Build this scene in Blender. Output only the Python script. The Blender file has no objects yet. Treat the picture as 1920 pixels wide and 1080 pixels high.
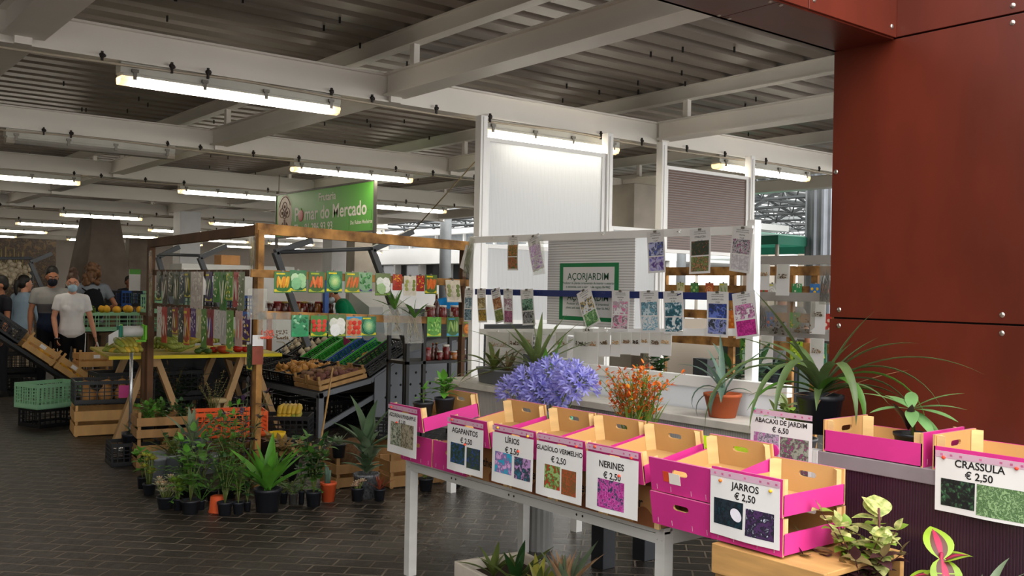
import bpy, math, random
import numpy as np
from mathutils import Vector, Matrix, Euler
SC = bpy.context.scene
COL = SC.collection
PI = math.pi
rnd = random.Random(7)

# ---------------------------------------------------------------- camera, sky, exposure
# x runs along the main roof beams (right and away), y along the cross beams (left and away)
FOC, YAW, PITCH, ROLL, EYE = 1795.0, math.radians(51.6), math.radians(0.046), math.radians(1.064), 1.6
_fw = Vector((math.cos(YAW)*math.cos(PITCH), math.sin(YAW)*math.cos(PITCH), math.sin(PITCH)))
_r0 = Vector((math.sin(YAW), -math.cos(YAW), 0)); _u0 = _r0.cross(_fw)
_R = _r0*math.cos(ROLL) + _u0*math.sin(ROLL); _U = -_r0*math.sin(ROLL) + _u0*math.cos(ROLL)
cam = bpy.data.cameras.new('camera'); camo = bpy.data.objects.new('camera', cam); COL.objects.link(camo)
mw = Matrix.Identity(4)
for i in range(3):
    mw[i][0], mw[i][1], mw[i][2] = _R[i], _U[i], -_fw[i]
mw.translation = (0, 0, EYE)
camo.matrix_world = mw
cam.sensor_width = 36; cam.lens = FOC/1920*36; cam.clip_end = 300; cam.clip_start = 0.05
SC.camera = camo

w = bpy.data.worlds.new('overcast_sky'); SC.world = w; w.use_nodes = True
bg = w.node_tree.nodes['Background']
bg.inputs[0].default_value = (1.0, 0.985, 0.96, 1); bg.inputs[1].default_value = 2.6
sun_d = bpy.data.lights.new('sun', 'SUN'); sun_d.energy = 1.2; sun_d.angle = math.radians(40); sun_d.color = (1, .96, .9)
sun = bpy.data.objects.new('sun', sun_d); COL.objects.link(sun)
sun.rotation_euler = Vector((0.1, 0.75, -0.8)).to_track_quat('-Z', 'Y').to_euler()
SC.view_settings.view_transform = 'Standard'; SC.view_settings.look = 'None'
SC.view_settings.gamma = 1; SC.view_settings.use_curve_mapping = False
SC.view_settings.exposure = 0.58
TUBE = 15.0        # emission of the lit fluorescent diffusers

def at(px, py, x=None, y=None, z=None):
    """A point of the place: the sight line of a photograph pixel met with a real plane of the place."""
    v = _R*(px-960) - _U*(py-540) + _fw*FOC
    t = x/v.x if x is not None else y/v.y if y is not None else (z-EYE)/v.z
    return Vector((0, 0, EYE)) + v*t

# ---------------------------------------------------------------- materials
def lin(h):
    h = h.lstrip('#'); o = []
    for i in (0, 2, 4):
        c = int(h[i:i+2], 16)/255
        o.append(c/12.92 if c <= .04045 else ((c+.055)/1.055)**2.4)
    return (o[0], o[1], o[2], 1)
MATS = {}
def mat(name, col='#888888', rough=.6, var=.18, scale=6, spec=.4, metal=0, trans=0, bump=0, col2=None, stretch=None, emit=0, alpha=1, coat=0):
    """A Principled material whose colour wanders between darker and lighter by noise; trans adds light coming through thin sheets."""
    if name in MATS: return MATS[name]
    m = bpy.data.materials.new(name); m.use_nodes = True; MATS[name] = m
    nt = m.node_tree; N = nt.nodes; L = nt.links; b = N['Principled BSDF']
    c = lin(col)
    b.inputs['Roughness'].default_value = rough; b.inputs['Metallic'].default_value = metal
    b.inputs['Specular IOR Level'].default_value = spec
    if coat: b.inputs['Coat Weight'].default_value = coat; b.inputs['Coat Roughness'].default_value = .15
    b.inputs['Base Color'].default_value = c
    if var or col2 or bump:
        tc = N.new('ShaderNodeTexCoord'); nz = N.new('ShaderNodeTexNoise'); nz.inputs['Scale'].default_value = scale
        nz.inputs['Detail'].default_value = 5
        src = tc.outputs['Object']
        if stretch:
            mp = N.new('ShaderNodeMapping'); mp.inputs['Scale'].default_value = stretch
            L.new(src, mp.inputs['Vector']); src = mp.outputs['Vector']
        L.new(src, nz.inputs['Vector'])
        rp = N.new('ShaderNodeValToRGB'); rp.color_ramp.elements[0].position = .3; rp.color_ramp.elements[1].position = .7
        a = tuple(max(0, x*(1-var)) for x in c[:3]) + (1,)
        d = lin(col2) if col2 else tuple(min(1, x*(1+var)) for x in c[:3]) + (1,)
        rp.color_ramp.elements[0].color = a; rp.color_ramp.elements[1].color = d
        L.new(nz.outputs['Fac'], rp.inputs['Fac']); L.new(rp.outputs['Color'], b.inputs['Base Color'])
        if bump:
            bp = N.new('ShaderNodeBump'); bp.inputs['Strength'].default_value = bump; bp.inputs['Distance'].default_value = .01
            L.new(nz.outputs['Fac'], bp.inputs['Height']); L.new(bp.outputs['Normal'], b.inputs['Normal'])
        colsock = rp.outputs['Color']
    else: colsock = None
    if emit:
        b.inputs['Emission Color'].default_value = c; b.inputs['Emission Strength'].default_value = emit
    if alpha < 1: b.inputs['Alpha'].default_value = alpha
    if trans:
        t = N.new('ShaderNodeBsdfTranslucent'); t.inputs['Color'].default_value = c
        if colsock: L.new(colsock, t.inputs['Color'])
        mx = N.new('ShaderNodeMixShader'); mx.inputs[0].default_value = trans
        L.new(b.outputs[0], mx.inputs[1]); L.new(t.outputs[0], mx.inputs[2]); L.new(mx.outputs[0], N['Material Output'].inputs[0])
    return m
def film(name, tint='#ffffff', clear=.9, rough=.12):
    """Clear plastic: mostly see-through with a sheen."""
    if name in MATS: return MATS[name]
    m = bpy.data.materials.new(name); m.use_nodes = True; MATS[name] = m
    nt = m.node_tree; N = nt.nodes; L = nt.links; b = N['Principled BSDF']
    b.inputs['Base Color'].default_value = lin(tint); b.inputs['Roughness'].default_value = rough
    t = N.new('ShaderNodeBsdfTransparent'); t.inputs[0].default_value = lin(tint)
    mx = N.new('ShaderNodeMixShader'); mx.inputs[0].default_value = clear
    L.new(b.outputs[0], mx.inputs[1]); L.new(t.outputs[0], mx.inputs[2]); L.new(mx.outputs[0], N['Material Output'].inputs[0])
    return m
def photo(name, cols, scale=5, seed=0, kind='voronoi'):
    """A printed picture: blotches of the given colours."""
    if name in MATS: return MATS[name]
    m = bpy.data.materials.new(name); m.use_nodes = True; MATS[name] = m
    nt = m.node_tree; N = nt.nodes; L = nt.links; b = N['Principled BSDF']; b.inputs['Roughness'].default_value = .45
    tc = N.new('ShaderNodeTexCoord'); mp = N.new('ShaderNodeMapping'); mp.inputs['Location'].default_value = (seed*1.7, seed*.9, seed*2.3)
    L.new(tc.outputs['Object'], mp.inputs['Vector'])
    nz = N.new('ShaderNodeTexNoise'); nz.inputs['Scale'].default_value = scale*8; nz.inputs['Detail'].default_value = 6
    L.new(mp.outputs['Vector'], nz.inputs['Vector'])
    vo = N.new('ShaderNodeTexVoronoi'); vo.inputs['Scale'].default_value = scale*10
    ad = N.new('ShaderNodeMixRGB'); ad.inputs[0].default_value = .12
    L.new(mp.outputs['Vector'], ad.inputs[1]); L.new(nz.outputs['Color'], ad.inputs[2]); L.new(ad.outputs[0], vo.inputs['Vector'])
    rp = N.new('ShaderNodeValToRGB'); cr = rp.color_ramp
    n = len(cols)
    while len(cr.elements) < n: cr.elements.new(.5)
    for i, c in enumerate(cols):
        cr.elements[i].position = .3 + .4*i/(n-1) if kind == 'noise' else .08 + .62*i/(n-1)
        cr.elements[i].color = lin(c)
    L.new(nz.outputs['Fac'] if kind == 'noise' else vo.outputs['Distance'], rp.inputs['Fac']); L.new(rp.outputs['Color'], b.inputs['Base Color'])
    return m

# ---------------------------------------------------------------- mesh building
def rotm(az=0, el=0, roll=0): return Euler((roll, el, az)).to_matrix()
class MB:
    def __init__(s): s.v = []; s.f = []; s.m = []; s.s = []
    def add(s, vs, fs, m=0, smooth=False):
        o = len(s.v); s.v += [tuple(v) for v in vs]
        for f in fs: s.f.append(tuple(i+o for i in f)); s.m.append(m); s.s.append(smooth)
        return s
    def box(s, c, d, m=0, R=None):
        c = Vector(c); vs = []
        for k in range(8):
            p = Vector(((k & 1)-.5, ((k >> 1) & 1)-.5, ((k >> 2) & 1)-.5)); p = Vector((p.x*d[0], p.y*d[1], p.z*d[2]))
            vs.append(c + (R @ p if R is not None else p))
        return s.add(vs, [(0, 2, 3, 1), (4, 5, 7, 6), (0, 1, 5, 4), (2, 6, 7, 3), (0, 4, 6, 2), (1, 3, 7, 5)], m)
    def lo(s, a, b, m=0): return s.box([(a[i]+b[i])/2 for i in range(3)], [abs(b[i]-a[i]) for i in range(3)], m)
    def bar(s, p, q, w_, h_, m=0, up=(0, 0, 1)):
        p = Vector(p); q = Vector(q); d = (q-p); ln = d.length; d.normalize(); up = Vector(up)
        if abs(d.dot(up)) > .98: up = Vector((0, 1, 0))
        y = up.cross(d).normalized(); z = d.cross(y)
        return s.box((p+q)/2, (ln, w_, h_), m, Matrix((d, y, z)).transposed())
    def tube(s, pts, r, n=8, m=0, caps=True, sq=1.0):
        pts = [Vector(p) for p in pts]; k = len(pts)
        if not isinstance(r, (list, tuple)): r = [r]*k
        vs = []; a = None
        for i, p in enumerate(pts):
            t = (pts[min(i+1, k-1)] - pts[max(i-1, 0)])
            if t.length < 1e-9: t = Vector((0, 0, 1))
            t.normalize()
            if a is None: a = t.orthogonal().normalized()
            a = (a - t*a.dot(t)); a = a.normalized() if a.length > 1e-6 else t.orthogonal().normalized()
            b = t.cross(a)
            for j in range(n):
                g = 2*PI*j/n; vs.append(p + (a*math.cos(g) + b*math.sin(g)*sq)*r[i])
        fs = [(i*n+j, i*n+(j+1) % n, (i+1)*n+(j+1) % n, (i+1)*n+j) for i in range(k-1) for j in range(n)]
        if caps: fs += [tuple(range(n-1, -1, -1)), tuple((k-1)*n+j for j in range(n))]
        return s.add(vs, fs, m, True)
    def lathe(s, prof, n=20, m=0, c=(0, 0, 0), R=None, sx=1, sy=1, wob=0, lobes=0):
        c = Vector(c); vs = []
        for (r, z) in prof:
            for j in range(n):
                g = 2*PI*j/n; rr = r*(1+wob*abs(math.cos(g*lobes/2))) if lobes else r
                p = Vector((rr*math.cos(g)*sx, rr*math.sin(g)*sy, z)); vs.append(c + (R @ p if R is not None else p))
        k = len(prof)
        fs = [(i*n+j, i*n+(j+1) % n, (i+1)*n+(j+1) % n, (i+1)*n+j) for i in range(k-1) for j in range(n)]
        if prof[0][0] > 1e-5: fs.append(tuple(range(n-1, -1, -1)))
        if prof[-1][0] > 1e-5: fs.append(tuple((k-1)*n+j for j in range(n)))
        return s.add(vs, fs, m, True)
    def ell(s, c, r, m=0, R=None, n=12, k=8, noise=0, seed=0):
        rr = random.Random(seed); c = Vector(c); vs = []; ph = [rr.uniform(0, 6.3) for _ in range(4)]
        for i in range(k+1):
            t = PI*i/k
            for j in range(n):
                g = 2*PI*j/n
                q = 1 + noise*(math.sin(2*g+ph[0]+t)*.5 + math.sin(3*t+ph[1]+g)*.5 + .4*math.sin(4*g+ph[2]))
                p = Vector((r[0]*math.sin(t)*math.cos(g)*q, r[1]*math.sin(t)*math.sin(g)*q, r[2]*math.cos(t)*q))
                vs.append(c + (R @ p if R is not None else p))
        return s.add(vs, [((i+1)*n+j, (i+1)*n+(j+1) % n, i*n+(j+1) % n, i*n+j) for i in range(k) for j in range(n)], m, True)
    def sheet(s, fn, nu, nv, m=0, smooth=True):
        vs = [fn(i/nu, j/nv) for j in range(nv+1) for i in range(nu+1)]
        return s.add(vs, [(j*(nu+1)+i, j*(nu+1)+i+1, (j+1)*(nu+1)+i+1, (j+1)*(nu+1)+i) for j in range(nv) for i in range(nu)], m, smooth)
    def slab(s, fn, nu, nv, th, m=0, mb=None, ax=(1, 0, 0)):
        """A sheet with a thickness: fn gives the front; the back lies th further along ax."""
        a = Vector(ax)*th; o = len(s.v); s.sheet(fn, nu, nv, m); k = (nu+1)*(nv+1)
        s.v += [tuple(Vector(p)+a) for p in s.v[o:o+k]]
        mb = m if mb is None else mb
        for j in range(nv):
            for i in range(nu):
                q = (j*(nu+1)+i, j*(nu+1)+i+1, (j+1)*(nu+1)+i+1, (j+1)*(nu+1)+i)
                s.f.append(tuple(o+k+t for t in q[::-1])); s.m.append(mb); s.s.append(True)
        ring = [i for i in range(nu+1)] + [j*(nu+1)+nu for j in range(1, nv+1)] + [nv*(nu+1)+i for i in range(nu-1, -1, -1)] + [j*(nu+1) for j in range(nv-1, 0, -1)]
        n = len(ring); vs = [s.v[o+i] for i in ring]+[s.v[o+k+i] for i in ring]
        s.add(vs, [(i, n+i, n+(i+1) % n, (i+1) % n) for i in range(n)], mb)
        return s
    def leaf(s, base, az, el, L, W, droop=0, kind='strap', m=0, fold=.25, n=7, roll=0, m2=None, wave=0):
        """One leaf from base, heading az/el, bending down by droop radians over its length."""
        p = Vector(base); side0 = Vector((-math.sin(az), math.cos(az), 0)); vs = []; e = el
        for i in range(n+1):
            t = i/n
            d = Vector((math.cos(az)*math.cos(e), math.sin(az)*math.cos(e), math.sin(e)))
            nrm = d.cross(side0).normalized(); side = (side0*math.cos(roll) + nrm*math.sin(roll)).normalized(); nr = d.cross(side)
            if kind == 'strap': wd = (.55+.45*min(1, t*5))*(1-max(0, (t-.45)/.55)**1.6)
            elif kind == 'ovate': wd = math.sin(PI*min(1, t*.97+.02)**.72)
            elif kind == 'lance': wd = math.sin(PI*min(1, t*.97+.02)**.9)**.9
            elif kind == 'obov': wd = math.sin(PI*(t*.97+.01)**1.4)
            else: wd = 1-t*.98
            h = max(wd, .02)*W/2; wv = math.sin(t*14)*wave*W
            vs += [p + side*h - nr*(-abs(h)*fold) + nr*wv, p, p - side*h - nr*(-abs(h)*fold) - nr*wv]
            p = p + d*(L/n); e -= droop/n
        fs = []
        for i in range(n):
            a = i*3; fs += [(a, a+1, a+4, a+3), (a+1, a+2, a+5, a+4)]
        return s.add(vs, fs, m, True)
    def build(s, name, mats, parent=None, loc=None, rot=None, bevel=0, flat=False):
        me = bpy.data.meshes.new(name); me.from_pydata(s.v, [], s.f)
        mats = mats if isinstance(mats, (list, tuple)) else [mats]
        for x in mats: me.materials.append(x)
        me.polygons.foreach_set('material_index', s.m); me.polygons.foreach_set('use_smooth', [False]*len(s.f) if flat else s.s)
        me.update()
        o = bpy.data.objects.new(name, me); COL.objects.link(o)
        if parent is not None: o.parent = parent
        if loc is not None: o.location = loc
        if rot is not None: o.rotation_euler = rot
        if bevel:
            b = o.modifiers.new('edge', 'BEVEL'); b.width = bevel; b.segments = 2; b.limit_method = 'ANGLE'
        return o
def tag(o, label, cat, group=None, kind=None):
    o['label'] = label; o['category'] = cat
    if group: o['group'] = group
    if kind: o['kind'] = kind
    return o
def thing(name, label, cat, loc=(0, 0, 0), rot=0, group=None, scale=1):
    o = bpy.data.objects.new(name, None); COL.objects.link(o); o.empty_display_size = .05
    o.location = loc; o.rotation_euler = rot if isinstance(rot, (tuple, list, Euler)) else (0, 0, rot); o.scale = (scale,)*3
    return tag(o, label, cat, group)
def struct(o, label=None):
    o['kind'] = 'structure'
    if label: o['label'] = label
    return o
KIDS = {}
def dup(root, loc, rot=None, label=None, group=None, scale=None):
    """A copy of a thing with copies of its parts and sub-parts."""
    c = root.copy(); COL.objects.link(c); c.location = loc
    if rot is not None: c.rotation_euler = rot if isinstance(rot, (tuple, list, Euler)) else (0, 0, rot)
    if label: c['label'] = label
    if group: c['group'] = group
    if scale: c.scale = (scale,)*3 if not isinstance(scale, (tuple, list)) else scale
    def rec(a, b):
        for ch in [o for o in a.children]:
            d = ch.copy(); COL.objects.link(d); d.parent = b; rec(ch, d)
    rec(root, c); return c
TXT = {}
def text_mesh(body, size, bold=0, align='CENTER', sx=1.0):
    """Lettering as a flat mesh lying in its own x/y plane."""
    k = (body, size, bold, align, sx)
    if k not in TXT:
        cu = bpy.data.curves.new('lettering', 'FONT'); cu.body = body; cu.size = size; cu.offset = bold*size; cu.align_x = align; cu.align_y = 'CENTER'
        cu.resolution_u = 3; cu.space_line = .95
        o = bpy.data.objects.new('lettering', cu); COL.objects.link(o)
        bpy.context.view_layer.update()
        me = bpy.data.meshes.new_from_object(o.evaluated_get(bpy.context.evaluated_depsgraph_get()))
        bpy.data.objects.remove(o)
        TXT[k] = [(v.co.x*sx, v.co.y) for v in me.vertices], [tuple(p.vertices) for p in me.polygons]
    return TXT[k]
def write(mb, body, size, u, v, place, bold=.015, align='CENTER', m=0, sx=1.0):
    """Adds lettering to mb: place(u, v) gives the surface point."""
    vs, fs = text_mesh(body, size, bold, align, sx)
    mb.add([place(u+a, v+b) for a, b in vs], fs, m)
# ================================================================ SETTING
def paving():
    m = bpy.data.materials.new('stone_paving'); m.use_nodes = True; nt = m.node_tree; N = nt.nodes; L = nt.links; b = N['Principled BSDF']
    tc = N.new('ShaderNodeTexCoord'); mp = N.new('ShaderNodeMapping'); mp.inputs['Rotation'].default_value = (0, 0, math.radians(45))
    L.new(tc.outputs['Object'], mp.inputs['Vector'])
    n0 = N.new('ShaderNodeTexNoise'); n0.inputs['Scale'].default_value = 4; n0.inputs['Detail'].default_value = 3; L.new(mp.outputs[0], n0.inputs['Vector'])
    ds = N.new('ShaderNodeMixRGB'); ds.blend_type = 'ADD'; ds.inputs[0].default_value = .012; L.new(mp.outputs[0], ds.inputs[1]); L.new(n0.outputs['Color'], ds.inputs[2])
    br = N.new('ShaderNodeTexBrick'); br.inputs['Scale'].default_value = 1; br.inputs['Brick Width'].default_value = .215; br.inputs['Row Height'].default_value = .14
    br.inputs['Mortar Size'].default_value = .007; br.inputs['Mortar Smooth'].default_value = .3
    br.inputs['Color1'].default_value = lin('#3a342f'); br.inputs['Color2'].default_value = lin('#221f1c'); br.inputs['Mortar'].default_value = lin('#7a6e60')
    L.new(ds.outputs[0], br.inputs['Vector'])
    n1 = N.new('ShaderNodeTexNoise'); n1.inputs['Scale'].default_value = 9; n1.inputs['Detail'].default_value = 8; n1.inputs['Roughness'].default_value = .7
    L.new(mp.outputs[0], n1.inputs['Vector'])
    n2 = N.new('ShaderNodeTexNoise'); n2.inputs['Scale'].default_value = .7; n2.inputs['Detail'].default_value = 4; L.new(mp.outputs[0], n2.inputs['Vector'])
    r2 = N.new('ShaderNodeValToRGB'); r2.color_ramp.elements[0].position = .42; r2.color_ramp.elements[1].position = .62; L.new(n2.outputs['Fac'], r2.inputs['Fac'])
    mx = N.new('ShaderNodeMixRGB'); mx.inputs[2].default_value = lin('#2c2621'); ml = N.new('ShaderNodeMath'); ml.operation = 'MULTIPLY'; ml.inputs[1].default_value = .6
    L.new(r2.outputs['Color'], ml.inputs[0]); L.new(ml.outputs[0], mx.inputs[0]); L.new(br.outputs['Color'], mx.inputs[1])
    sp = N.new('ShaderNodeValToRGB'); sp.color_ramp.elements[0].position = .60; sp.color_ramp.elements[1].position = .72; L.new(n1.outputs['Fac'], sp.inputs['Fac'])
    sm = N.new('ShaderNodeMath'); sm.operation = 'MULTIPLY'; sm.inputs[1].default_value = .35; L.new(sp.outputs['Color'], sm.inputs[0])
    m3 = N.new('ShaderNodeMixRGB'); m3.inputs[2].default_value = lin('#736757'); L.new(sm.outputs[0], m3.inputs[0]); L.new(mx.outputs[0], m3.inputs[1])
    L.new(m3.outputs[0], b.inputs['Base Color'])
    rr = N.new('ShaderNodeMapRange'); rr.inputs['To Min'].default_value = .2; rr.inputs['To Max'].default_value = .6; b.inputs['Specular IOR Level'].default_value = .3; L.new(n1.outputs['Fac'], rr.inputs['Value'])
    # glossier patch in front of the kiosk, put in for a bright reflection
    vd = N.new('ShaderNodeVectorMath'); vd.operation = 'DISTANCE'; vd.inputs[1].default_value = (4.9, 4.7, 0); L.new(tc.outputs['Object'], vd.inputs[0])
    wr = N.new('ShaderNodeMapRange'); wr.inputs['From Min'].default_value = 1.1; wr.inputs['From Max'].default_value = 2.2; wr.inputs['To Min'].default_value = 1; wr.inputs['To Max'].default_value = 0; L.new(vd.outputs['Value'], wr.inputs['Value'])
    rm = N.new('ShaderNodeMath'); rm.operation = 'MULTIPLY_ADD'; rm.inputs[1].default_value = -.24; L.new(wr.outputs[0], rm.inputs[0]); L.new(rr.outputs[0], rm.inputs[2])
    rc = N.new('ShaderNodeMath'); rc.operation = 'MAXIMUM'; rc.inputs[1].default_value = .19; L.new(rm.outputs[0], rc.inputs[0]); L.new(rc.outputs[0], b.inputs['Roughness'])
    sl = N.new('ShaderNodeMath'); sl.operation = 'MULTIPLY_ADD'; sl.inputs[1].default_value = .7; sl.inputs[2].default_value = .3; L.new(wr.outputs[0], sl.inputs[0]); L.new(sl.outputs[0], b.inputs['Specular IOR Level'])
    ad = N.new('ShaderNodeMath'); ad.operation = 'MULTIPLY_ADD'; ad.inputs[1].default_value = -.8; L.new(br.outputs['Fac'], ad.inputs[0]); L.new(n1.outputs['Fac'], ad.inputs[2])
    bp = N.new('ShaderNodeBump'); bp.inputs['Strength'].default_value = .9; bp.inputs['Distance'].default_value = .012; L.new(ad.outputs[0], bp.inputs['Height']); L.new(bp.outputs['Normal'], b.inputs['Normal'])
    return m
f = MB(); f.lo((-14, -9, -.2), (45, 48, 0)); struct(f.build('floor', paving()))

BEAMW = mat('beam_white_paint', '#e9e4db', .5, .06, 1.2)
DECK = mat('deck_metal', '#83796f', .42, .1, 1.5, spec=.6, stretch=(.3, 4, 1))
# corrugated metal roof deck, ribs along x
RX0, RX1, RY0, RY1, DZ = -9, 11.9, 2.64, 41, 3.585
c = MB(); y = RY0; pts = []
while y < RY1:
    pts += [(y, DZ), (y+.16, DZ), (y+.195, DZ+.055), (y+.245, DZ+.055), (y+.28, DZ)]; y += .28
vs = []
for yy, z in pts: vs += [(RX0, yy, z), (RX1, yy, z)]
for yy, z in pts: vs += [(RX0, yy, z+.1), (RX1, yy, z+.1)]
n = len(pts)
fs = [(2*i, 2*i+2, 2*i+3, 2*i+1) for i in range(n-1)] + [(2*n+2*i, 2*n+2*i+1, 2*n+2*i+3, 2*n+2*i+2) for i in range(n-1)]
c.add(vs, fs); struct(c.build('ceiling', DECK))
c = MB(); q = random.Random(21)
for i in range(260):
    x, y = q.uniform(-3, 11), q.uniform(2.9, 18); y = RY0+round((y-RY0)/.28)*.28+.08; c.lo((x-.006, y-.006, DZ-.045), (x+.006, y+.006, DZ))
struct(c.build('ceiling_hook_trim', mat('black_hook', '#1a1614', .7, 0)))
def ibeam(mb, p, q, w_, h_, t=.014, rec=.035):
    """A steel beam: web with top and bottom flanges; p, q run along the middle of its underside."""
    p = Vector(p); q = Vector(q); up = Vector((0, 0, 1))
    mb.bar(p+up*t/2, q+up*t/2, w_, t); mb.bar(p+up*(h_-t/2), q+up*(h_-t/2), w_, t)
    mb.bar(p+up*h_/2, q+up*h_/2, w_-2*rec, h_-2*t)
BY = [6.6, 10.25, 14.0, 17.5, 20.9, 25.1, 29.3, 33.3, 37]
BX = [-4.8, -1.75, 1.28, 3.95, 7.05, 10.2, 11.78]
BZ = 3.05
for y in BY:
    b = MB(); ibeam(b, (RX0, y, BZ), (RX1, y, BZ), .15, .22); struct(b.build('ceiling_beam', BEAMW))
for x in BX:
    ys = [2.66]+[v for v in BY]
    for i in range(len(ys)-1):
        y0 = ys[i]+(.076 if i else 0); y1 = ys[i+1]-.076
        b = MB(); ibeam(b, (x, y0, BZ+.045), (x, y1, BZ+.045), .2 if x > 2 else .25, .175)
        b.lo((x-.05, y1-.03, BZ), (x+.05, y1+.004, BZ+.06))
        struct(b.build('ceiling_beam', BEAMW))
    b = MB(); ibeam(b, (x-.02, 2.66, 3.45), (x-.02, RY1, 3.45), .1, .134, .01, .02); 
    struct(b.build('ceiling_purlin_beam', BEAMW))
    k = MB()
    for i in range(len(ys)-1):
        for t in (.27, .9):
            yy = ys[i]+t*(ys[i+1]-ys[i]); k.lo((x-.045, yy-.03, 3.286), (x+.005, yy+.03, 3.45))
    struct(k.build('ceiling_beam_spacer_trim', BEAMW))

# the roof widens deeper in the hall
EXT = ((20.9, 12.5), (25.1, 14.9), (29.3, 17.4), (33.3, 20.0))
for i, (y, x1) in enumerate(EXT):
    b = MB(); ibeam(b, (RX1+.01, y, BZ), (x1, y, BZ), .15, .22); struct(b.build('ceiling_beam', BEAMW))
    c = MB(); c.lo((RX1, y-.3, DZ), (x1, (EXT[i+1][0]-.3 if i < 3 else RY1), DZ+.1)); struct(c.build('ceiling_deck_slab', DECK))
# phenolic plywood portal: header beam, side wall
def plywood():
    m = mat('red_plywood', '#5c2112', .36, .28, 2.2, spec=.5, stretch=(1.2, 1.2, .5))
    return m
PLY = plywood(); GAP = mat('black_gap', '#120d0b', .9, 0); SCREW = mat('steel_screw', '#b8b2aa', .3, .1, metal=.9)
WX, WY0, WY1 = 4.0, -1.2, 2.62
wl = MB(); wl.lo((WX+.02, WY0, 0), (WX+.14, WY1-.01, 3.75), 1)
HY = 2.305
def ply(lo_, hi_): wl.lo(lo_, hi_, 0)
for z0, z1 in ((.0, .236), (.242, 1.487), (1.495, 2.752)):
    ply((WX, .62, z0), (WX+.03, WY1, z1)); ply((WX, WY0, z0), (WX+.03, .614, z1))
ply((WX, .62, 2.76), (WX+.03, WY1-.0, 3.75)); ply((WX, WY0, 2.76), (WX+.03, .614, 3.75))
for (yy, z) in ((2.57, 1.455), (2.57, 1.53), (2.6, 2.18), (1.82, 1.455), (1.82, 1.53), (1.8, 2.79), (1.8, 2.72), (1.05, 1.46), (1.05, 1.53)):
    wl.ell((WX, yy, z), (.006, .012, .012), 2, n=8, k=6)
struct(wl.build('wall_right', [PLY, GAP, SCREW], bevel=.0015))
hd = MB()
for x0, x1 in ((-4, .2), (.206, 3.33), (3.336, 3.998)):
    hd.lo((x0, HY, 2.757), (x1, HY+.02, 3.6))
for x0, x1 in ((-4, .7), (.703, 3.15), (3.153, 3.998)):
    hd.lo((x0, HY+.012, 2.75), (x1, 2.62, 2.77)); hd.lo((x0, 2.6, 2.75), (x1, 2.62, 3.45))
hd.lo((-4, HY+.02, 2.771), (3.99, 2.6, 2.79), 1)
for x in (3.29, 3.37, 3.96): hd.ell((x, HY, 2.80), (.012, .006, .012), 2, n=8, k=6)
for x in (3.12, 3.19): hd.ell((x, HY+.03, 2.75), (.01, .01, .005), 2, n=8, k=6); hd.ell((x, 2.59, 2.75), (.01, .01, .005), 2, n=8, k=6)
struct(hd.build('trim_1', [PLY, GAP, SCREW], bevel=.0015))
# posts carrying the far end of the header (out of frame, left)
b = MB(); b.lo((-4.3, HY, 0), (-4, 2.62, 3.6)); struct(b.build('wall_portal', PLY))

# unseen wall added left of the camera to hold back sky light
b = MB(); b.lo((-6.3, -9, 0), (-6, 2.62, 3.6)); struct(b.build('wall_sky_block', mat('sky_block_plaster', '#6a655e', .8, .1, 1)))
# back of the hall, far pillars
BACKW = mat('plaster_beige', '#9a928a', .8, .06, 1)
b = MB(); b.lo((-9, 37.2, 0), (20, 37.5, 4)); struct(b.build('wall_back', BACKW))
b = MB(); b.lo((-9.3, 2.7, 0), (-9, 37.2, 4)); struct(b.build('wall_left', BACKW))
CONC = mat('dark_concrete', '#5b5147', .8, .2, 3, bump=.2)
def tapered(x, y, w0, w1, h, name='concrete_pillar', m=CONC):
    k = MB(); vs = []
    for z, w_ in ((0, w0), (h, w1)):
        for a, c_ in ((-1, -1), (1, -1), (1, 1), (-1, 1)): vs.append((a*w_/2, c_*w_/2, z))
    k.add(vs, [(0, 1, 5, 4), (1, 2, 6, 5), (2, 3, 7, 6), (3, 0, 4, 7), (4, 5, 6, 7)])
    return struct(k.build(name, m, None, (x, y, 0), (0, 0, .15), bevel=.02))
p = at(184, 600, y=23.5); tapered(p.x, 23.5, 1.5, .66, 3.05)
LCON = mat('pale_concrete', '#a39b90', .8, .14, 3, bump=.15); WCOL = mat('white_column_paint', '#dcdcdc', .6, .05)
def column(px, y, w_, d_, m, z1=3.05, name='column'):
    q = at(px, 560, y=y); k = MB(); k.lo((q.x-w_/2, y-d_/2, 0), (q.x+w_/2, y+d_/2, z1)); return struct(k.build(name, m, bevel=.01))
column(348, 19.5, .42, .42, WCOL); column(258, 32, .7, .4, CONC); column(628, 15.8, .36, .36, WCOL); column(676, 14.9, .44, .3, LCON)
column(1186, 9.3, .52, .5, LCON); column(1215, 11.8, .42, .4, LCON)

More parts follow.
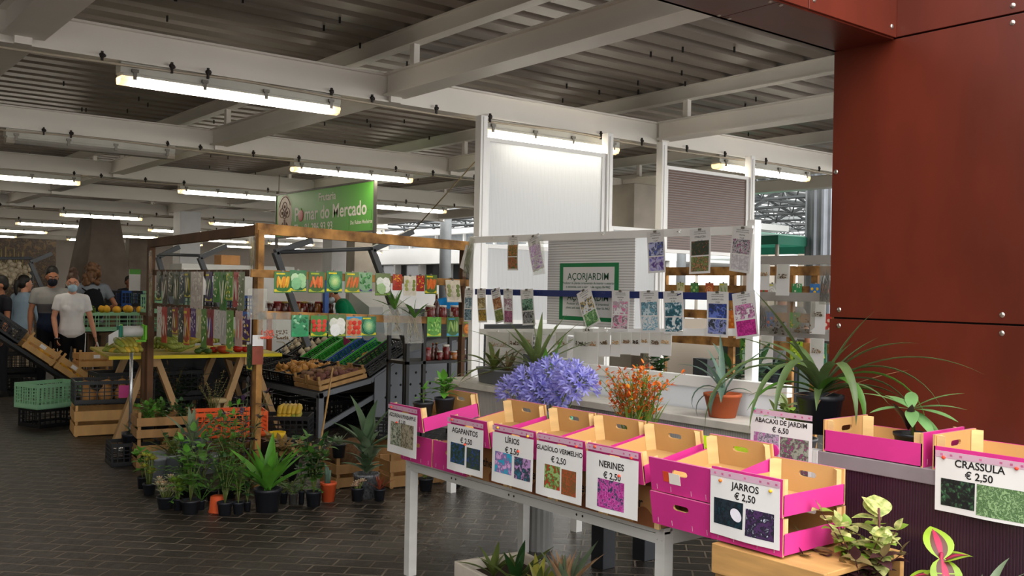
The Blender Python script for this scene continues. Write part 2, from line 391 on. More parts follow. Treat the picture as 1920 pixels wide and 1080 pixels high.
# fluorescent battens under the main beams
HOUS = mat('batten_grey', '#c2c0b6', .5, .08); CLIPM = mat('clip_steel', '#77736c', .4, .1, metal=.6)
LIT = mat('lit_tube', '#fff4e0', .3, 0, emit=TUBE); OFF = mat('unlit_diffuser', '#a9a49c', .2, .05, trans=.3); ENDC = mat('diffuser_end', '#d8cfc0', .25, .05, trans=.4)
def batten(lit=True):
    t = thing('ceiling_light', '', 'ceiling light')
    h = MB(); h.lo((-.81, -.055, .03), (.81, .055, .104)); h.lo((-.8, -.066, .012), (.8, .066, .034)); h.build('housing', HOUS, t, bevel=.006)
    d = MB(); prof = [(-.06, .012), (-.06, -.008), (-.045, -.034), (0, -.043), (.045, -.034), (.06, -.008), (.06, .012)]
    vs = [(x, y, z) for x in (-.73, .73) for y, z in prof]; d.add(vs, [(i, i+1, i+8, i+7) for i in range(6)] + [tuple(range(7))[::-1], tuple(range(7, 14))])
    d.build('diffuser', LIT if lit else OFF, t)
    for s in (-1, 1):
        e = MB(); vs = [(s*x, y*1.01, z) for x in (.73, .805) for y, z in prof]; e.add(vs, [(i, i+1, i+8, i+7) for i in range(6)] + [tuple(range(7))[::-1], tuple(range(7, 14))])
        e.build('end_cap', ENDC, t)
    for x in (-.72, -.25, .2, .72):
        for s in (-1, 1):
            k = MB(); k.lo((x-.012, s*.062, -.01), (x+.012, s*.075, .05)); k.lo((x-.022, s*.06, .04), (x+.022, s*.08, .06)); k.build('clip', CLIPM, t)
    return t
lit0 = batten(True); off0 = batten(False); first = {True: True, False: True}
rows = [(6.6, 'first'), (10.25, 'second'), (14.0, 'third'), (20.9, 'fourth'), (25.1, 'fifth'), (29.3, 'sixth'), (33.3, 'seventh')]
LX = [-3.4, -.4, 2.68, 5.66, 8.75]
for yi, (y, rn) in enumerate(rows):
    for xi, x in enumerate(LX+[v for v in (11.6, 13.9, 16.4, 18.9) if yi > 2 and v < EXT[min(yi-3, 3)][1]]):
        if yi == 0 and xi < 2: continue
        lit = not (yi == 1 and xi == 2)
        o = lit0 if lit else off0; loc = (x, y, 2.945); lb = None; gp = 'ceiling lights of the hall'
        if yi == 0: lb = ['lit ceiling light at upper left, largest in the hall', 'lit ceiling light above the translucent white panel', 'lit ceiling light beside the brown panel and the red wall'][xi-2]
        elif not lit: lb = 'unlit grey ceiling light under the second beam'
        elif yi == 1 and xi == 3: lb = 'lit ceiling light above the green shop sign'
        elif yi == 2 and xi == 3: lb = 'lit ceiling light left of the green shop sign, under the third beam'
        elif yi == 2 and xi == 4: lb = 'lit ceiling light right of the green shop sign, under the third beam'
        elif yi == 2 and xi == 2: lb = 'lit ceiling light cut by left picture edge, under the third beam'
        else: lb = 'lit ceiling light in the far rows deep in the hall'
        if first[lit]: o.location = loc; first[lit] = False; o['label'] = lb; o['group'] = gp
        else: dup(o, loc, None, lb, gp)
# supply cables with clamps along each beam
CAB = mat('grey_cable', '#b8ab98', .6, .1); BLK = mat('black_clamp', '#241d1b', .6, .1)
for yi, (y, rn) in enumerate(rows[:5]):
    t = thing('cable', f'pale supply cable with black clamps running under the {rn} roof beam', 'cable', (0, 0, 0))
    pts = []; x = -4.
    while x < 10.6: pts.append((x, y-.072+.01*math.sin(x*3), BZ-.006-.03*abs(math.sin(x*1.02+.4)))); x += .2
    k = MB(); k.tube(pts, .009, 6); k.build('cord', CAB, t)
    for x in (-2.6, -1.2, .9, 1.75, 2.2, 2.45, 3.4, 3.75, 4.35, 4.9, 6.2, 6.75, 7.4, 8.0, 8.7, 9.7):
        k = MB(); q = random.Random(x*yi); k.ell((x, y-.078, BZ+.012), (.022, .014, .017), 0, n=7, k=5, noise=.2, seed=x); k.lo((x-.008, y-.083, BZ-.035), (x+.006, y-.067, BZ+.04)); k.build('clamp', BLK, t)
# ================================================================ CRATE TABLE, PRICE SIGNS, KIOSK FRAME
ALU = mat('brushed_aluminium', '#d0cfcb', .36, .06, 3, metal=.12, spec=.5, stretch=(1, 1, 6)); WFRAME = mat('white_lacquer_frame', '#f3f2ef', .4, .03, 2)
PINK = mat('magenta_print', '#c93384', .42, .12, 4, spec=.5); RAWEDGE = mat('raw_wood_edge', '#d9b277', .7, .12, 10); MDF = mat('brown_fibreboard', '#c49a62', .75, .12, 3)
PINKTOP = mat('faded_pink_edge', '#c2668f', .6, .25, 14); PALEW = mat('pale_deal', '#dcb980', .65, .14, 5, stretch=(1, 1, 6))
STICK = mat('sticker_white', '#e8e2d8', .5, .04); STICKR = mat('sticker_red', '#d24a2c', .5, .04); INK = mat('black_ink', '#1c1b1c', .5, 0)
PAPER = mat('white_paper', '#eceae8', .55, .02, 5, trans=.12); PINM = {c: mat('pin_'+c, h, .3, 0) for c, h in (('red', '#e2432a'), ('yellow', '#e8b424'), ('orange', '#e07a1e'), ('green', '#1f9a5a'))}

def slot_panel(mb, w_, h_, cx, cz, sw, sh, th, place, mo=0, mi=1, mt=2):
    """A board with a round-ended grip hole: place(u, v, depth), u across, v up."""
    ang = set()
    for i in range(28): ang.add(round(2*PI*i/28, 4))
    for a, b in ((0, 0), (w_, 0), (w_, h_), (0, h_)): ang.add(round(math.atan2(b-cz, a-cx) % (2*PI), 4))
    ang = sorted(ang); out = []; inn = []
    for g in ang:
        c_, s_ = math.cos(g), math.sin(g)
        t = min([x for x in (((w_-cx)/c_ if c_ > 1e-6 else 9), (-cx/c_ if c_ < -1e-6 else 9), ((h_-cz)/s_ if s_ > 1e-6 else 9), (-cz/s_ if s_ < -1e-6 else 9)) if x > 0])
        out.append((cx+c_*t, cz+s_*t))
        # stadium hole
        r = sh/2; k = sw/2-r; hx = max(-k, min(k, c_*sw)); lo_, hi_ = 0, sw
        for _ in range(24):
            m_ = (lo_+hi_)/2; x, y = c_*m_, s_*m_; q = max(abs(x)-k, 0)
            if math.hypot(q, y) < r: lo_ = m_
            else: hi_ = m_
        inn.append((cx+c_*lo_, cz+s_*lo_))
    n = len(ang)
    for d, m_, fl in ((0, mo, 1), (th, mi, 0)):
        vs = [place(u, v, d) for u, v in out+inn]
        mb.add(vs, [((i, (i+1) % n, n+(i+1) % n, n+i) if fl else (n+i, n+(i+1) % n, (i+1) % n, i)) for i in range(n)], m_)
    mb.add([place(u, v, d) for d in (0, th) for u, v in inn], [(i, (i+1) % n, n+(i+1) % n, n+i) for i in range(n)], mi)
    for i in range(n):
        j = (i+1) % n; top = out[i][1] > h_-1e-4 and out[j][1] > h_-1e-4
        mb.add([place(*out[i], 0), place(*out[j], 0), place(*out[j], th), place(*out[i], th)], [(3, 2, 1, 0)], mt if top else mi)

def fruit_crate(label, loc, rot=(0, 0, 0), D=.37, Wd=.305, he=.125, hs=.075, sticker=False, cat='crate', group=None):
    """Pressed-board fruit crate, printed magenta outside: tall end boards with grip holes, low side boards, corner posts."""
    t = thing('fruit_crate', label, cat, loc, rot, group)
    for s in (0, 1):
        p = MB()
        if s == 0: pl = lambda u, v, d: (d, Wd/2-u, v)
        else: pl = lambda u, v, d: (D-d, -Wd/2+u, v)
        slot_panel(p, Wd, he, Wd/2, he*.66, .075, .022, .009, pl, 0, 1, 2)
        for u in (.03, .1, .2, .27): p.lo(*[(pl(u, .008, -.0006)), pl(u+.0015, .028, 0)], 3)
        p.build('end_panel', [PINK, MDF, PINKTOP, ALU], t)
    for s in (-1, 1):
        p = MB(); y0 = s*Wd/2; y1 = s*(Wd/2-.007); p.lo((.004, min(y0, y1), .004), (D-.004, max(y0, y1), hs), 0)
        yy = s*(Wd/2-.0078); p.lo((.009, min(yy, y1), .006), (D-.009, max(yy, y1), hs-.001), 1)
        q = p.build('side_panel', [PINK, MDF], t)
        for x in (.011, D-.011-.03):
            c = MB(); a = s*(Wd/2-.0085); b = s*(Wd/2-.04)
            v = [(x, a, .006), (x+.03, a, .006), (x if x < .1 else x+.03, b, .006)]; v += [(q_[0], q_[1], he-.004) for q_ in v]
            c.add(v, [(0, 1, 2), (3, 5, 4), (0, 3, 4, 1), (1, 4, 5, 2), (2, 5, 3, 0)]); c.build('corner_post', PALEW, t)
    b = MB(); b.lo((.009, -Wd/2+.008, .004), (D-.009, Wd/2-.008, .012)); b.build('base', MDF, t)
    if sticker:
        k = MB(); k.lo((-.0008, .085, .045), (0, .055, .085), 1); k.lo((-.001, .055, .04), (0, -.0, .082), 0); k.build('sticker', [STICK, STICKR], t)['label'] = 'torn white and red paper sticker'
    return t

# aluminium table
def legs_table(name, label, x0, x1, y0, y1, h, lw=.05, rail=.068):
    t = thing(name, label, 'table', ((x0+x1)/2, (y0+y1)/2, 0)); ox, oy = (x0+x1)/2, (y0+y1)/2
    for x in (x0, x1):
        for y in (y0, y1):
            p = MB(); sx = lw if x == x0 else -lw; sy = lw if y == y0 else -lw
            p.lo((x-ox, y-oy, 0), (x+sx-ox, y+sy-oy, h-.015))
            for i in (-1, 1):
                for j in (.02, .05): p.ell((x-ox-(.001 if x == x0 else 0), y-oy+sy/2+i*.013, h-j), (.003, .004, .004), n=6, k=4)
            p.build('leg', ALU, t, bevel=.003)
    for x in (x0, x1):
        p = MB(); s = 1 if x == x0 else -1
        p.lo((x-ox, y0+lw-oy, h-rail), (x+s*.03-ox, y1-lw-oy, h-.028)); p.lo((x-.004*s-ox, y0-oy, h-.024), (x+s*.034-ox, y1-oy, h))
        for q in (.25, .27, .5, .52, .75, .77):
            yy = y0+(y1-y0)*q; p.ell((x-ox, yy-oy, h-.045), (.002, .006, .006), 1, n=8, k=4)
        p.build('rail', [ALU, BLK], t, bevel=.002)
    for y in (y0, y1):
        p = MB(); s = 1 if y == y0 else -1; p.lo((x0+lw-ox, y-oy, h-rail), (x1-lw-ox, y+s*.03-oy, h)); p.build('rail', ALU, t, bevel=.002)
    p = MB(); p.lo((x0+.036-ox, y0+.034-oy, h-.012), (x1-.036-ox, y1-.034-oy, h-.002)); p.build('deck', ALU, t)
    return t
legs_table('display_table', 'aluminium display table under the row of magenta fruit crates', 2.86, 3.72, 2.6, 4.53, .655)
TILT = -math.radians(9.5)
# lower crates and cardboard boxes on the table
fruit_crate('lower magenta crate under the crate with the Azorean pineapple sign', (2.80, 4.335, .657), he=.145)
fruit_crate('empty lower magenta crate with a gap above it, beside the Agapantos sign', (2.80, 4.02, .657), he=.145)
CARD = mat('brown_cardboard', '#a97b4c', .75, .12, 4); CARDP = mat('cardboard_print', '#7b4a2a', .75, .2, 6)
def carton(label, loc, w_, h_, D=.38, txt='esther'):
    t = thing('cardboard_box', label, 'box', loc)
    p = MB(); p.lo((0, -w_/2, 0), (D, w_/2, h_)); p.build('carton', CARD, t, bevel=.004)
    p = MB(); p.sheet(lambda a, b: (-.001, -w_*.05-w_*.4*a+ .0, h_*.02+h_*.45*b*math.sin(PI*(.15+.7*a))), 8, 3)
    p.build('printed_band', CARDP, t)
    p = MB(); write(p, txt, .06, 0, 0, lambda u, v: (-.0022, .01-u, h_*.55+v), .012); p.build('lettering', INK, t)
    p = MB(); p.sheet(lambda a, b: (-.0015, w_*.48-.07*a, h_*.35+.1*b), 2, 2); p.build('sticker', STICK, t)
    for s in (-1, 1):
        p = MB(); p.lo((-.006, s*(w_/2)-.012, 0), (.012, s*(w_/2)+.012 if s < 0 else s*(w_/2)+.004, h_)); p.build('corner_post', PALEW, t, bevel=.004)
    return t
for i, (y, lb) in enumerate(((3.725, 'brown cardboard box under the crate with the Agapantos sign'), (3.40, 'brown printed cardboard box under the crate with the Lirios sign'), (3.07, 'brown printed cardboard box under the crate with the Gladiolo sign'), (2.75, 'brown printed cardboard box under the crate with the Nerines sign'))):
    carton(lb, (2.82, y, .657), .29, .165)
topc = {}
for nm, y, z, lb in (('C1', 4.335, .84, 'tilted magenta crate holding two potted seedlings, behind the Azorean pineapple sign'), ('C2', 3.76, .84, 'tilted empty magenta crate with the Agapantos sign'), ('C3', 3.40, .84, 'tilted empty magenta crate with the Lirios sign'),
                     ('C4', 3.08, .84, 'tilted empty magenta crate with the Gladiolo sign'), ('C5', 2.76, .84, 'tilted empty magenta crate with the Nerines sign')):
    topc[nm] = fruit_crate(lb, (2.745, y, z), (0, TILT, 0), he=.13)
fruit_crate('upper magenta crate with sticker and no sign, topmost of its stack', (2.735, 2.405, .835), (0, TILT, 0), he=.13, sticker=True)
fruit_crate('lower magenta crate with no sign, beneath the crate with the sticker', (2.745, 2.405, .705), (0, TILT, 0), he=.128)
fruit_crate('upper magenta crate carrying the Jarros sign', (2.72, 2.1, .845), he=.13)
fruit_crate('lower magenta crate beneath the one with the Jarros sign', (2.725, 2.1, .713), he=.128)
for (x, y, lb) in ((3.3, 1.975, 'magenta crate with a natural wood end, on the dark fluted plinth'), (3.3, 1.53, 'magenta crate carrying the Crassula sign on the dark plinth')):
    t = fruit_crate(lb, (x+.15, y+.205, .985), (0, 0, -PI/2), D=.41, Wd=.30, he=.125, hs=.085)
# wooden support and low table
WOODB = mat('plank_wood', '#b98d55', .65, .2, 4, stretch=(4, 1, 8))
t = thing('wooden_stand', 'wooden plank stand under the crates with the Jarros sign', 'stand', (2.9, 1.8, 0))
p = MB(); p.lo((-.2, -.03, .60), (-.18, .43, .705)); p.build('front_board', WOODB, t, bevel=.003)
p = MB(); p.lo((-.18, -.03, .685), (.28, .43, .705)); p.build('top_board', WOODB, t, bevel=.003)
p = MB(); p.lo((.08, .43, .685), (.28, .75, .705)); p.build('support_board', WOODB, t, bevel=.003)
for y in (.40, -.02):
    for x in (-.178, .25):
        p = MB(); p.lo((x, y-.015, .425), (x+.025, y+.03, .685)); p.build('leg', WOODB, t, bevel=.002)
legs_table('low_table', 'low aluminium table under the wooden stand at bottom right', 2.9, 3.28, 1.0, 2.3, .42)
# dark fluted plinth along the wall
def fluted(name, c1, c2, scale, axis, rough=.22, trans=.0, spec=.6):
    if name in MATS: return MATS[name]
    m = mat(name, c1, rough, 0, trans=trans, spec=spec); nt = m.node_tree; N = nt.nodes; L = nt.links; b = N['Principled BSDF']
    tc = N.new('ShaderNodeTexCoord'); sp = N.new('ShaderNodeSeparateXYZ'); L.new(tc.outputs['Object'], sp.inputs[0])
    mu = N.new('ShaderNodeMath'); mu.operation = 'MULTIPLY'; mu.inputs[1].default_value = scale; L.new(sp.outputs[axis], mu.inputs[0])
    fr = N.new('ShaderNodeMath'); fr.operation = 'FRACT'; L.new(mu.outputs[0], fr.inputs[0])
    rp = N.new('ShaderNodeValToRGB'); rp.color_ramp.elements[0].position = .12; rp.color_ramp.elements[1].position = .3; rp.color_ramp.elements[0].color = lin(c2); rp.color_ramp.elements[1].color = lin(c1)
    L.new(fr.outputs[0], rp.inputs['Fac']); L.new(rp.outputs['Color'], b.inputs['Base Color'])
    si = N.new('ShaderNodeMath'); si.operation = 'PINGPONG'; si.inputs[1].default_value = .5; L.new(mu.outputs[0], si.inputs[0])
    bp = N.new('ShaderNodeBump'); bp.inputs['Strength'].default_value = .5; bp.inputs['Distance'].default_value = .004; L.new(si.outputs[0], bp.inputs['Height']); L.new(bp.outputs['Normal'], b.inputs['Normal'])
    for n_ in list(N):
        if n_.type == 'BSDF_TRANSLUCENT': L.new(rp.outputs['Color'], n_.inputs['Color'])
    return m
DKFL = fluted('dark_fluted_sheet', '#3a2430', '#20141a', 90, 'Y')
t = thing('plinth', 'dark purple fluted plinth along the red wall under the magenta crates', 'plinth', (3.62, 1.2, 0))
p = MB(); p.lo((-.315, -1.2, .02), (.3, .99, .93)); p.build('panel', DKFL, t)
p = MB(); p.lo((-.325, -1.2, .93), (.31, 1.0, .985)); p.build('top_rail', mat('greyed_rail', '#857b7f', .5, .15, 5), t, bevel=.003)
p = MB(); p.lo((-.33, 1.0, 0), (-.28, 1.05, .985)); p.build('post', ALU, t)

# price signs pinned to the crates
def price_sign(label, lines, pics, loc, w_=.297, h_=.25, strip=.035, tilt=0, pins=(), size=.036, curl=.004, rot=0, sleeve=True, picbox=None):
    """Printed sheet in a punched clear sleeve: local x runs out of the sheet's back, y to the left, z up; the origin is the top middle."""
    t = thing('price_sign', label, 'sign', loc, (0, tilt, rot))
    def pl(u, v, o=0): return (-.004-o-curl*math.sin(PI*max(0, min(1, u/w_)))*(v/h_)-curl*.8*(max(0, v)/h_)**2*math.sin(u*22+len(label)), w_/2-u, -v)
    p = MB(); p.slab(lambda a, b: pl(w_*a, strip+(h_-strip)*b), 14, 10, .0006); p.build('card', PAPER, t)
    if sleeve:
        p = MB(); p.slab(lambda a, b: pl(w_*a, .004+.022*b, .0018), 10, 1, .0004, 0)
        for i in range(9):
            if i in (3, 5): continue
            u = w_*(.06+.11*i); p.lo(pl(u, .012, .0025), pl(u+.009, .019, .0018), 1)
        p.build('punched_strip', [film('strip_film', '#e8c6d8', .35), PINKTOP], t)
    p = MB()
    for (txt, sz, v, u0) in lines: write(p, txt, sz, 0, 0, lambda a, b: pl(w_*u0+a, v-b, .001), .02)
    p.build('lettering', INK, t)
    for (u0, v0, u1, v1), pm in pics:
        p = MB(); p.sheet(lambda a, b: pl(w_*(u0+(u1-u0)*a), h_*(v1+(v0-v1)*b), .0008), 6, 6); p.build('picture', pm, t)
    for (u, v, c) in pins:
        p = MB(); q = Vector(pl(w_*u, h_*v, .004)); p.ell(q, (.006, .007, .006), n=8, k=6); p.tube([q, q+Vector((.01, 0, 0))], .003, 6); p.build('pin', PINM[c], t)
    return t
ph = photo
X0 = 2.714
price_sign('Azorean pineapple price sign, leftmost sign on the magenta crates', [('AZOREAN PINEAPPLE', .028, .058, .5), ('€ 2,50', .026, .088, .5)],
           [((.1, .36, .47, .84), ph('p_pine1', ['#5d6a52', '#3c4436', '#8d9480', '#b8b7a4'], 4, 1)), ((.47, .36, .9, .84), ph('p_pine2', ['#6d5d48', '#4a4436', '#87806a', '#a59a84'], 4, 2))],
           (X0, 4.335, .968), h_=.26, size=.03, pins=((.33, .36, 'red'), (.12, .07, 'red')), rot=-.02)
price_sign('Agapantos price sign with two blue flower pictures', [('AGAPANTOS', .036, .062, .5), ('€ 2,50', .036, .105, .55)],
           [((.11, .47, .52, .85), ph('p_aga1', ['#2f55b4', '#27467e', '#2c4a3c', '#23372c'], 4, 3)), ((.57, .5, .93, .88), ph('p_aga2', ['#3a56a0', '#2b3f68', '#2b3b30', '#3a4a3c'], 4, 4))],
           (X0, 3.765, .963), h_=.26, pins=((.53, .46, 'red'), (.14, .05, 'red')))
price_sign('Lirios price sign with pale pink lily picture', [('LÍRIOS', .036, .062, .5), ('€ 2,50', .038, .108, .5)],
           [((.08, .46, .5, .82), ph('p_lir1', ['#c08acb', '#e0b6de', '#8a5a9c', '#2aa0c0'], 3, 5)), ((.56, .48, .95, .85), ph('p_lir2', ['#3a7a9c', '#28505e', '#36343f', '#b58cc0'], 3, 6))],
           (X0, 3.395, .97), h_=.265, pins=((.14, .05, 'yellow'), (.88, .09, 'yellow'), (.66, .38, 'red')))
price_sign('Gladiolo vermelho price sign with two red flower pictures', [('GLADÍOLO VERMELHO', .029, .062, .5), ('€ 2,50', .036, .104, .5)],
           [((.2, .48, .54, .86), ph('p_gla1', ['#d8412a', '#a82c1f', '#4c6b32', '#8fae6a'], 4, 7)), ((.57, .5, .88, .9), ph('p_gla2', ['#c5482c', '#8b4a2c', '#6a5530', '#a4502e'], 4, 8))],
           (X0, 3.075, .972), h_=.268, pins=((.88, .1, 'red'),))
price_sign('Nerines price sign with one magenta flower picture', [('NERINES', .037, .075, .5), ('€ 2,50', .037, .118, .52)],
           [((.25, .5, .75, .93), ph('p_ner1', ['#c02a92', '#8a1d6a', '#d25bb0', '#2e3a55'], 4, 9))],
           (X0, 2.755, .972), h_=.268, pins=((.18, .04, 'red'), (.88, .1, 'red'), (.66, .4, 'red')))
price_sign('Jarros price sign with a white arum lily picture', [('JARROS', .034, .05, .52), ('€ 2,50', .034, .085, .52)],
           [((.06, .44, .5, .83), ph('p_jar1', ['#16222c', '#1d3a44', '#121a20', '#24303a'], 3, 10)), ((.54, .5, .93, .9), ph('p_jar2', ['#c9cfe0', '#353244', '#1d1c28', '#4a2f5a'], 4, 11))],
           (2.714, 2.1, .972), h_=.235, strip=.004, sleeve=True, pins=((.16, .17, 'orange'), (.88, .17, 'yellow')))
k = MB(); bpx = lambda u, v: (2.714-.0062-.0044*math.sin(PI*u/.297)*(v/.235), 2.1+.297/2-u, .972-v)
k.add([bpx(.12+.026*math.cos(a)*(1 if math.cos(a) < 0 else .9), .15+.022*math.sin(a)+.006*math.cos(a)) for a in [2*PI*i/20 for i in range(20)]], [tuple(range(20))])
q = k.build('flower_print', mat('print_white', '#e6e2ec', .5, .04, 30)); 
q.parent = bpy.data.objects['price_sign.005']; q.matrix_parent_inverse = Matrix.Translation(-Vector((2.714, 2.1, .972)))
price_sign('Crassula price sign hung on the plinth crate by the red wall', [('CRASSULA', .036, .042, .5), ('€ 2,50', .036, .078, .5)],
           [((.07, .46, .46, .9), ph('p_cra1', ['#4c7a52', '#2e5038', '#1a2420', '#10141a'], 4, 12)), ((.48, .46, 1, .95), ph('p_cra2', ['#7a9a62', '#55774a', '#3a5636', '#8fae7c'], 6, 13))],
           (3.292, 1.563, 1.062), h_=.215, w_=.31, strip=.004, pins=((.1, .12, 'red'), (.9, .12, 'red')))
price_sign('Abacaxi de jardim price sign partly hidden by long leaves', [('ABACAXI DE JARDIM', .027, .05, .5), ('€ 6,50', .03, .082, .5)],
           [((.06, .4, .48, 1), ph('p_aba1', ['#8a8490', '#5a5262', '#b8b4be', '#a8649a'], 4, 14)), ((.5, .42, .95, 1), ph('p_aba2', ['#b0588c', '#84406a', '#4e5a4a', '#9aa090'], 4, 15))],
           (3.285, 2.365, 1.125), h_=.25, pins=((.06, .02, 'green'),))
k = MB(); k.ell((-.009, .03, -.165), (.0018, .03, .025), n=14, k=8); k.build('sticker', PINK, bpy.data.objects['price_sign.007'])

# fluted translucent kiosk panels under the first beam
KX = [at(px, 400, y=6.4).x for px in (900, 1137, 1239, 1405)]
WPAN = fluted('white_fluted_sheet', '#f4f6f8', '#e6e9ec', 70, 'X', .2, .55); BPAN = fluted('brown_fluted_sheet', '#7a6054', '#3c2a25', 42, 'Z', .3, .25); CPAN = fluted('clear_fluted_sheet', '#e2e0de', '#b4b0ae', 55, 'Z', .2, .5)
for i, x in enumerate(KX):
    p = MB(); p.lo((x-.035, 6.36, 0), (x+.035, 6.44, BZ if i else BZ-.02)); p.lo((x-.012, 6.352, 0), (x+.012, 6.36, BZ-.03), 0)
    tag(p.build('kiosk_post', [WFRAME], bevel=.003), ['white kiosk post left of the white panel', 'white kiosk post right of the white panel', 'white kiosk post left of the brown panel', 'white kiosk post right of the brown panel'][i], 'post')
def panel(name, label, x0, x1, z0, z1, m, fr=WFRAME, y=6.4, mids=()):
    t = thing(name, label, 'panel', ((x0+x1)/2, y, z0)); hw = (x1-x0)/2-.058
    p = MB(); p.lo((-hw+.02, -.006, .02), (hw-.02, .006, z1-z0-.02)); p.build('sheet', m, t)
    p = MB()
    for s in (-1, 1): p.lo((s*hw-.02, -.018, 0), (s*hw+.02, .018, z1-z0))
    for z in (.0, z1-z0-.035)+tuple(mids): p.lo((-hw+.02, -.018, z), (hw-.02, .018, z+.035))
    p.build('frame', fr, t, bevel=.002); return t
panel('polycarbonate_panel', 'tall bright white translucent panel under the first beam', KX[0], KX[1], 2.0, 2.86, WPAN)
panel('polycarbonate_panel', 'brown fluted panel between two white posts', KX[2], KX[3], 1.98, 2.83, BPAN)
panel('polycarbonate_panel', 'white translucent panel below the tall bright one, behind the seed rack', KX[0], KX[0]+1.0, 1.3, 1.97, WPAN)
panel('polycarbonate_panel', 'narrow white translucent panel left of the beige counter wall', KX[1]+.0, KX[2], 1.1, 2.2, WPAN)

# seed rack in front of the kiosk
BLUE = mat('navy_rail', '#1f2f6b', .4, .1); RX = 4.6
yl, yr = at(888, 560, x=RX).y, at(1411, 600, x=RX).y
t = thing('seed_rack', 'white rack with a navy rail, hung with plant tags', 'rack', (RX, (yl+yr)/2, 0)); oy = (yl+yr)/2
for px, top, y_ in ((888, 2.02, yl), (1411, 2.03, yr)):
    p = MB(); p.lo((-.03, y_-oy-.028, 0), (.03, y_-oy+.028, top)); p.build('post', WFRAME, t, bevel=.003)
def rail(pl_, pr_, h_, m, nm):
    a = at(pl_[0], pl_[1], x=RX-.035); b = at(pr_[0], pr_[1], x=RX-.035); p = MB(); o = Vector((RX, oy, 0)); p.bar(a-o, b-o, .016, h_)
    for q in (.1, .3, .55, .8): c = a-o+(b-a)*q; p.tube([c+Vector((-.012, 0, 0)), c+Vector((-.03, .01, .005))], .004, 5); p.tube([c+Vector((-.03, .01, .005)), c+Vector((-.03, -.02, .012))], .004, 5)
    return p.build(nm, m, t)
rail((890, 450), (1412, 431), .05, WFRAME, 'rail'); rail((892, 547), (1412, 557), .045, BLUE, 'navy_rail'); rail((900, 622), (1412, 623), .045, WFRAME, 'rail')
# the cultivator's notice on a clear fluted sheet
a = at(1029, 440, x=RX+.02); b = at(1192, 440, x=RX+.02); zt, zb = at(1029, 441, x=RX+.02).z, at(1100, 612, x=RX+.02).z
t = thing('notice_board', 'green framed notice on a clear fluted sheet hung on the seed rack', 'sign', (RX+.02, (a.y+b.y)/2, zt)); W2 = (a.y-b.y)/2
p = MB(); p.lo((-.003, -W2, zb-zt), (.003, W2, 0)); p.build('sheet', CPAN, t)
a = at(1050, 493, x=RX+.012); b = at(1160, 494, x=RX+.012); z1, z0 = at(1100, 493, x=RX+.012).z-zt, at(1105, 602, x=RX+.012).z-zt; yc = (a.y+b.y)/2-t.location.y; w2 = (a.y-b.y)/2
p = MB(); p.lo((-.008, yc-w2, z0), (-.004, yc+w2, z1)); p.build('border', mat('green_card', '#0f7a45', .5, .05), t)
p = MB(); p.lo((-.0095, yc-w2*.87, z0+.07*(z1-z0)), (-.008, yc+w2*.87, z1-.07*(z1-z0))); p.build('paper', PAPER, t)
H_ = z1-z0; p = MB(); wl_ = lambda txt, sz, v, bo=.012: write(p, txt, sz, 0, 0, lambda u, w_: (-.0105, yc-u, z0+H_*v+w_), bo)
GREENINK = mat('green_ink', '#1d5a3c', .5, 0)
wl_('AÇORJARDIM', .07, .76, .006); wl_('Produtor de plantas ornamentais de interior e exterior', .024, .65); wl_('e sementes, com o número de registo 06-9462', .024, .585)
wl_('AÇORJARDIM', .07, .4, .006); wl_('Producer of indoor and outdoor ornamental', .024, .29); wl_('plants and seeds, registration number 06-9462', .024, .22)
p.build('lettering', GREENINK, t)

# planter trough below the rack
t = thing('planter_trough', 'long white trough with fluted grey front behind the magenta crates', 'planter', (4.42, 4.7, 0))
p = MB(); p.lo((-.16, -1.45, .5), (-.15, 1.55, .84)); p.lo((-.15, -1.45, .5), (.12, -1.44, .84)); p.lo((-.15, 1.54, .5), (.12, 1.55, .84)); p.lo((-.15, -1.44, .5), (.12, 1.54, .51)); p.build('panel', fluted('grey_fluted_sheet', '#c8c4c0', '#a8a4a0', 60, 'Y', .35, .2), t)
p = MB(); p.lo((-.19, -1.5, .84), (.14, 1.6, .885)); p.build('ledge', mat('stained_ledge', '#cfc9bf', .5, .14, 6), t, bevel=.004)
p = MB(); p.lo((.11, -1.45, .885), (.13, .7, 1.02)); p.build('back_panel', WPAN, t)
p = MB(); p.lo((.10, -1.48, 1.02), (.15, .75, 1.09)); p.build('back_rail', WFRAME, t, bevel=.004)
for y in (-1.4, 0, 1.45):
    p = MB(); p.lo((-.14, y-.03, 0), (-.09, y+.03, .84)); p.build('leg', WFRAME, t)
# supports seen under the table
FL = MB(); prof = []
n = 28; vs = []
for z in (0, .62):
    for j in range(n): g = 2*PI*j/n; r = .075+(.006 if j % 2 else 0); vs.append((r*math.cos(g), r*math.sin(g), z))
FL.add(vs, [(j, (j+1) % n, n+(j+1) % n, n+j) for j in range(n)]+[tuple(range(n, 2*n))])
tag(FL.build('fluted_stand', mat('grey_plastic', '#8f8f8e', .5, .08), loc=(3.82, 4.5, 0)), 'grey fluted round stand under the display table', 'stand')
for x, y, w_, lb in ((3.88, 4.0, .1, 'dark square post under the display table, beside its white leg'), (4.2, 3.98, .1, 'short dark post under the far right end of the display table')):
    p = MB(); p.lo((-w_/2, -w_/2, 0), (w_/2, w_/2, .62)); p.lo((-w_/2-.01, -w_/2-.01, .6), (w_/2+.01, w_/2+.01, .63)); tag(p.build('support_post', mat('dark_paint', '#23262c', .4, .1), loc=(x, y, 0), bevel=.004), lb, 'post')
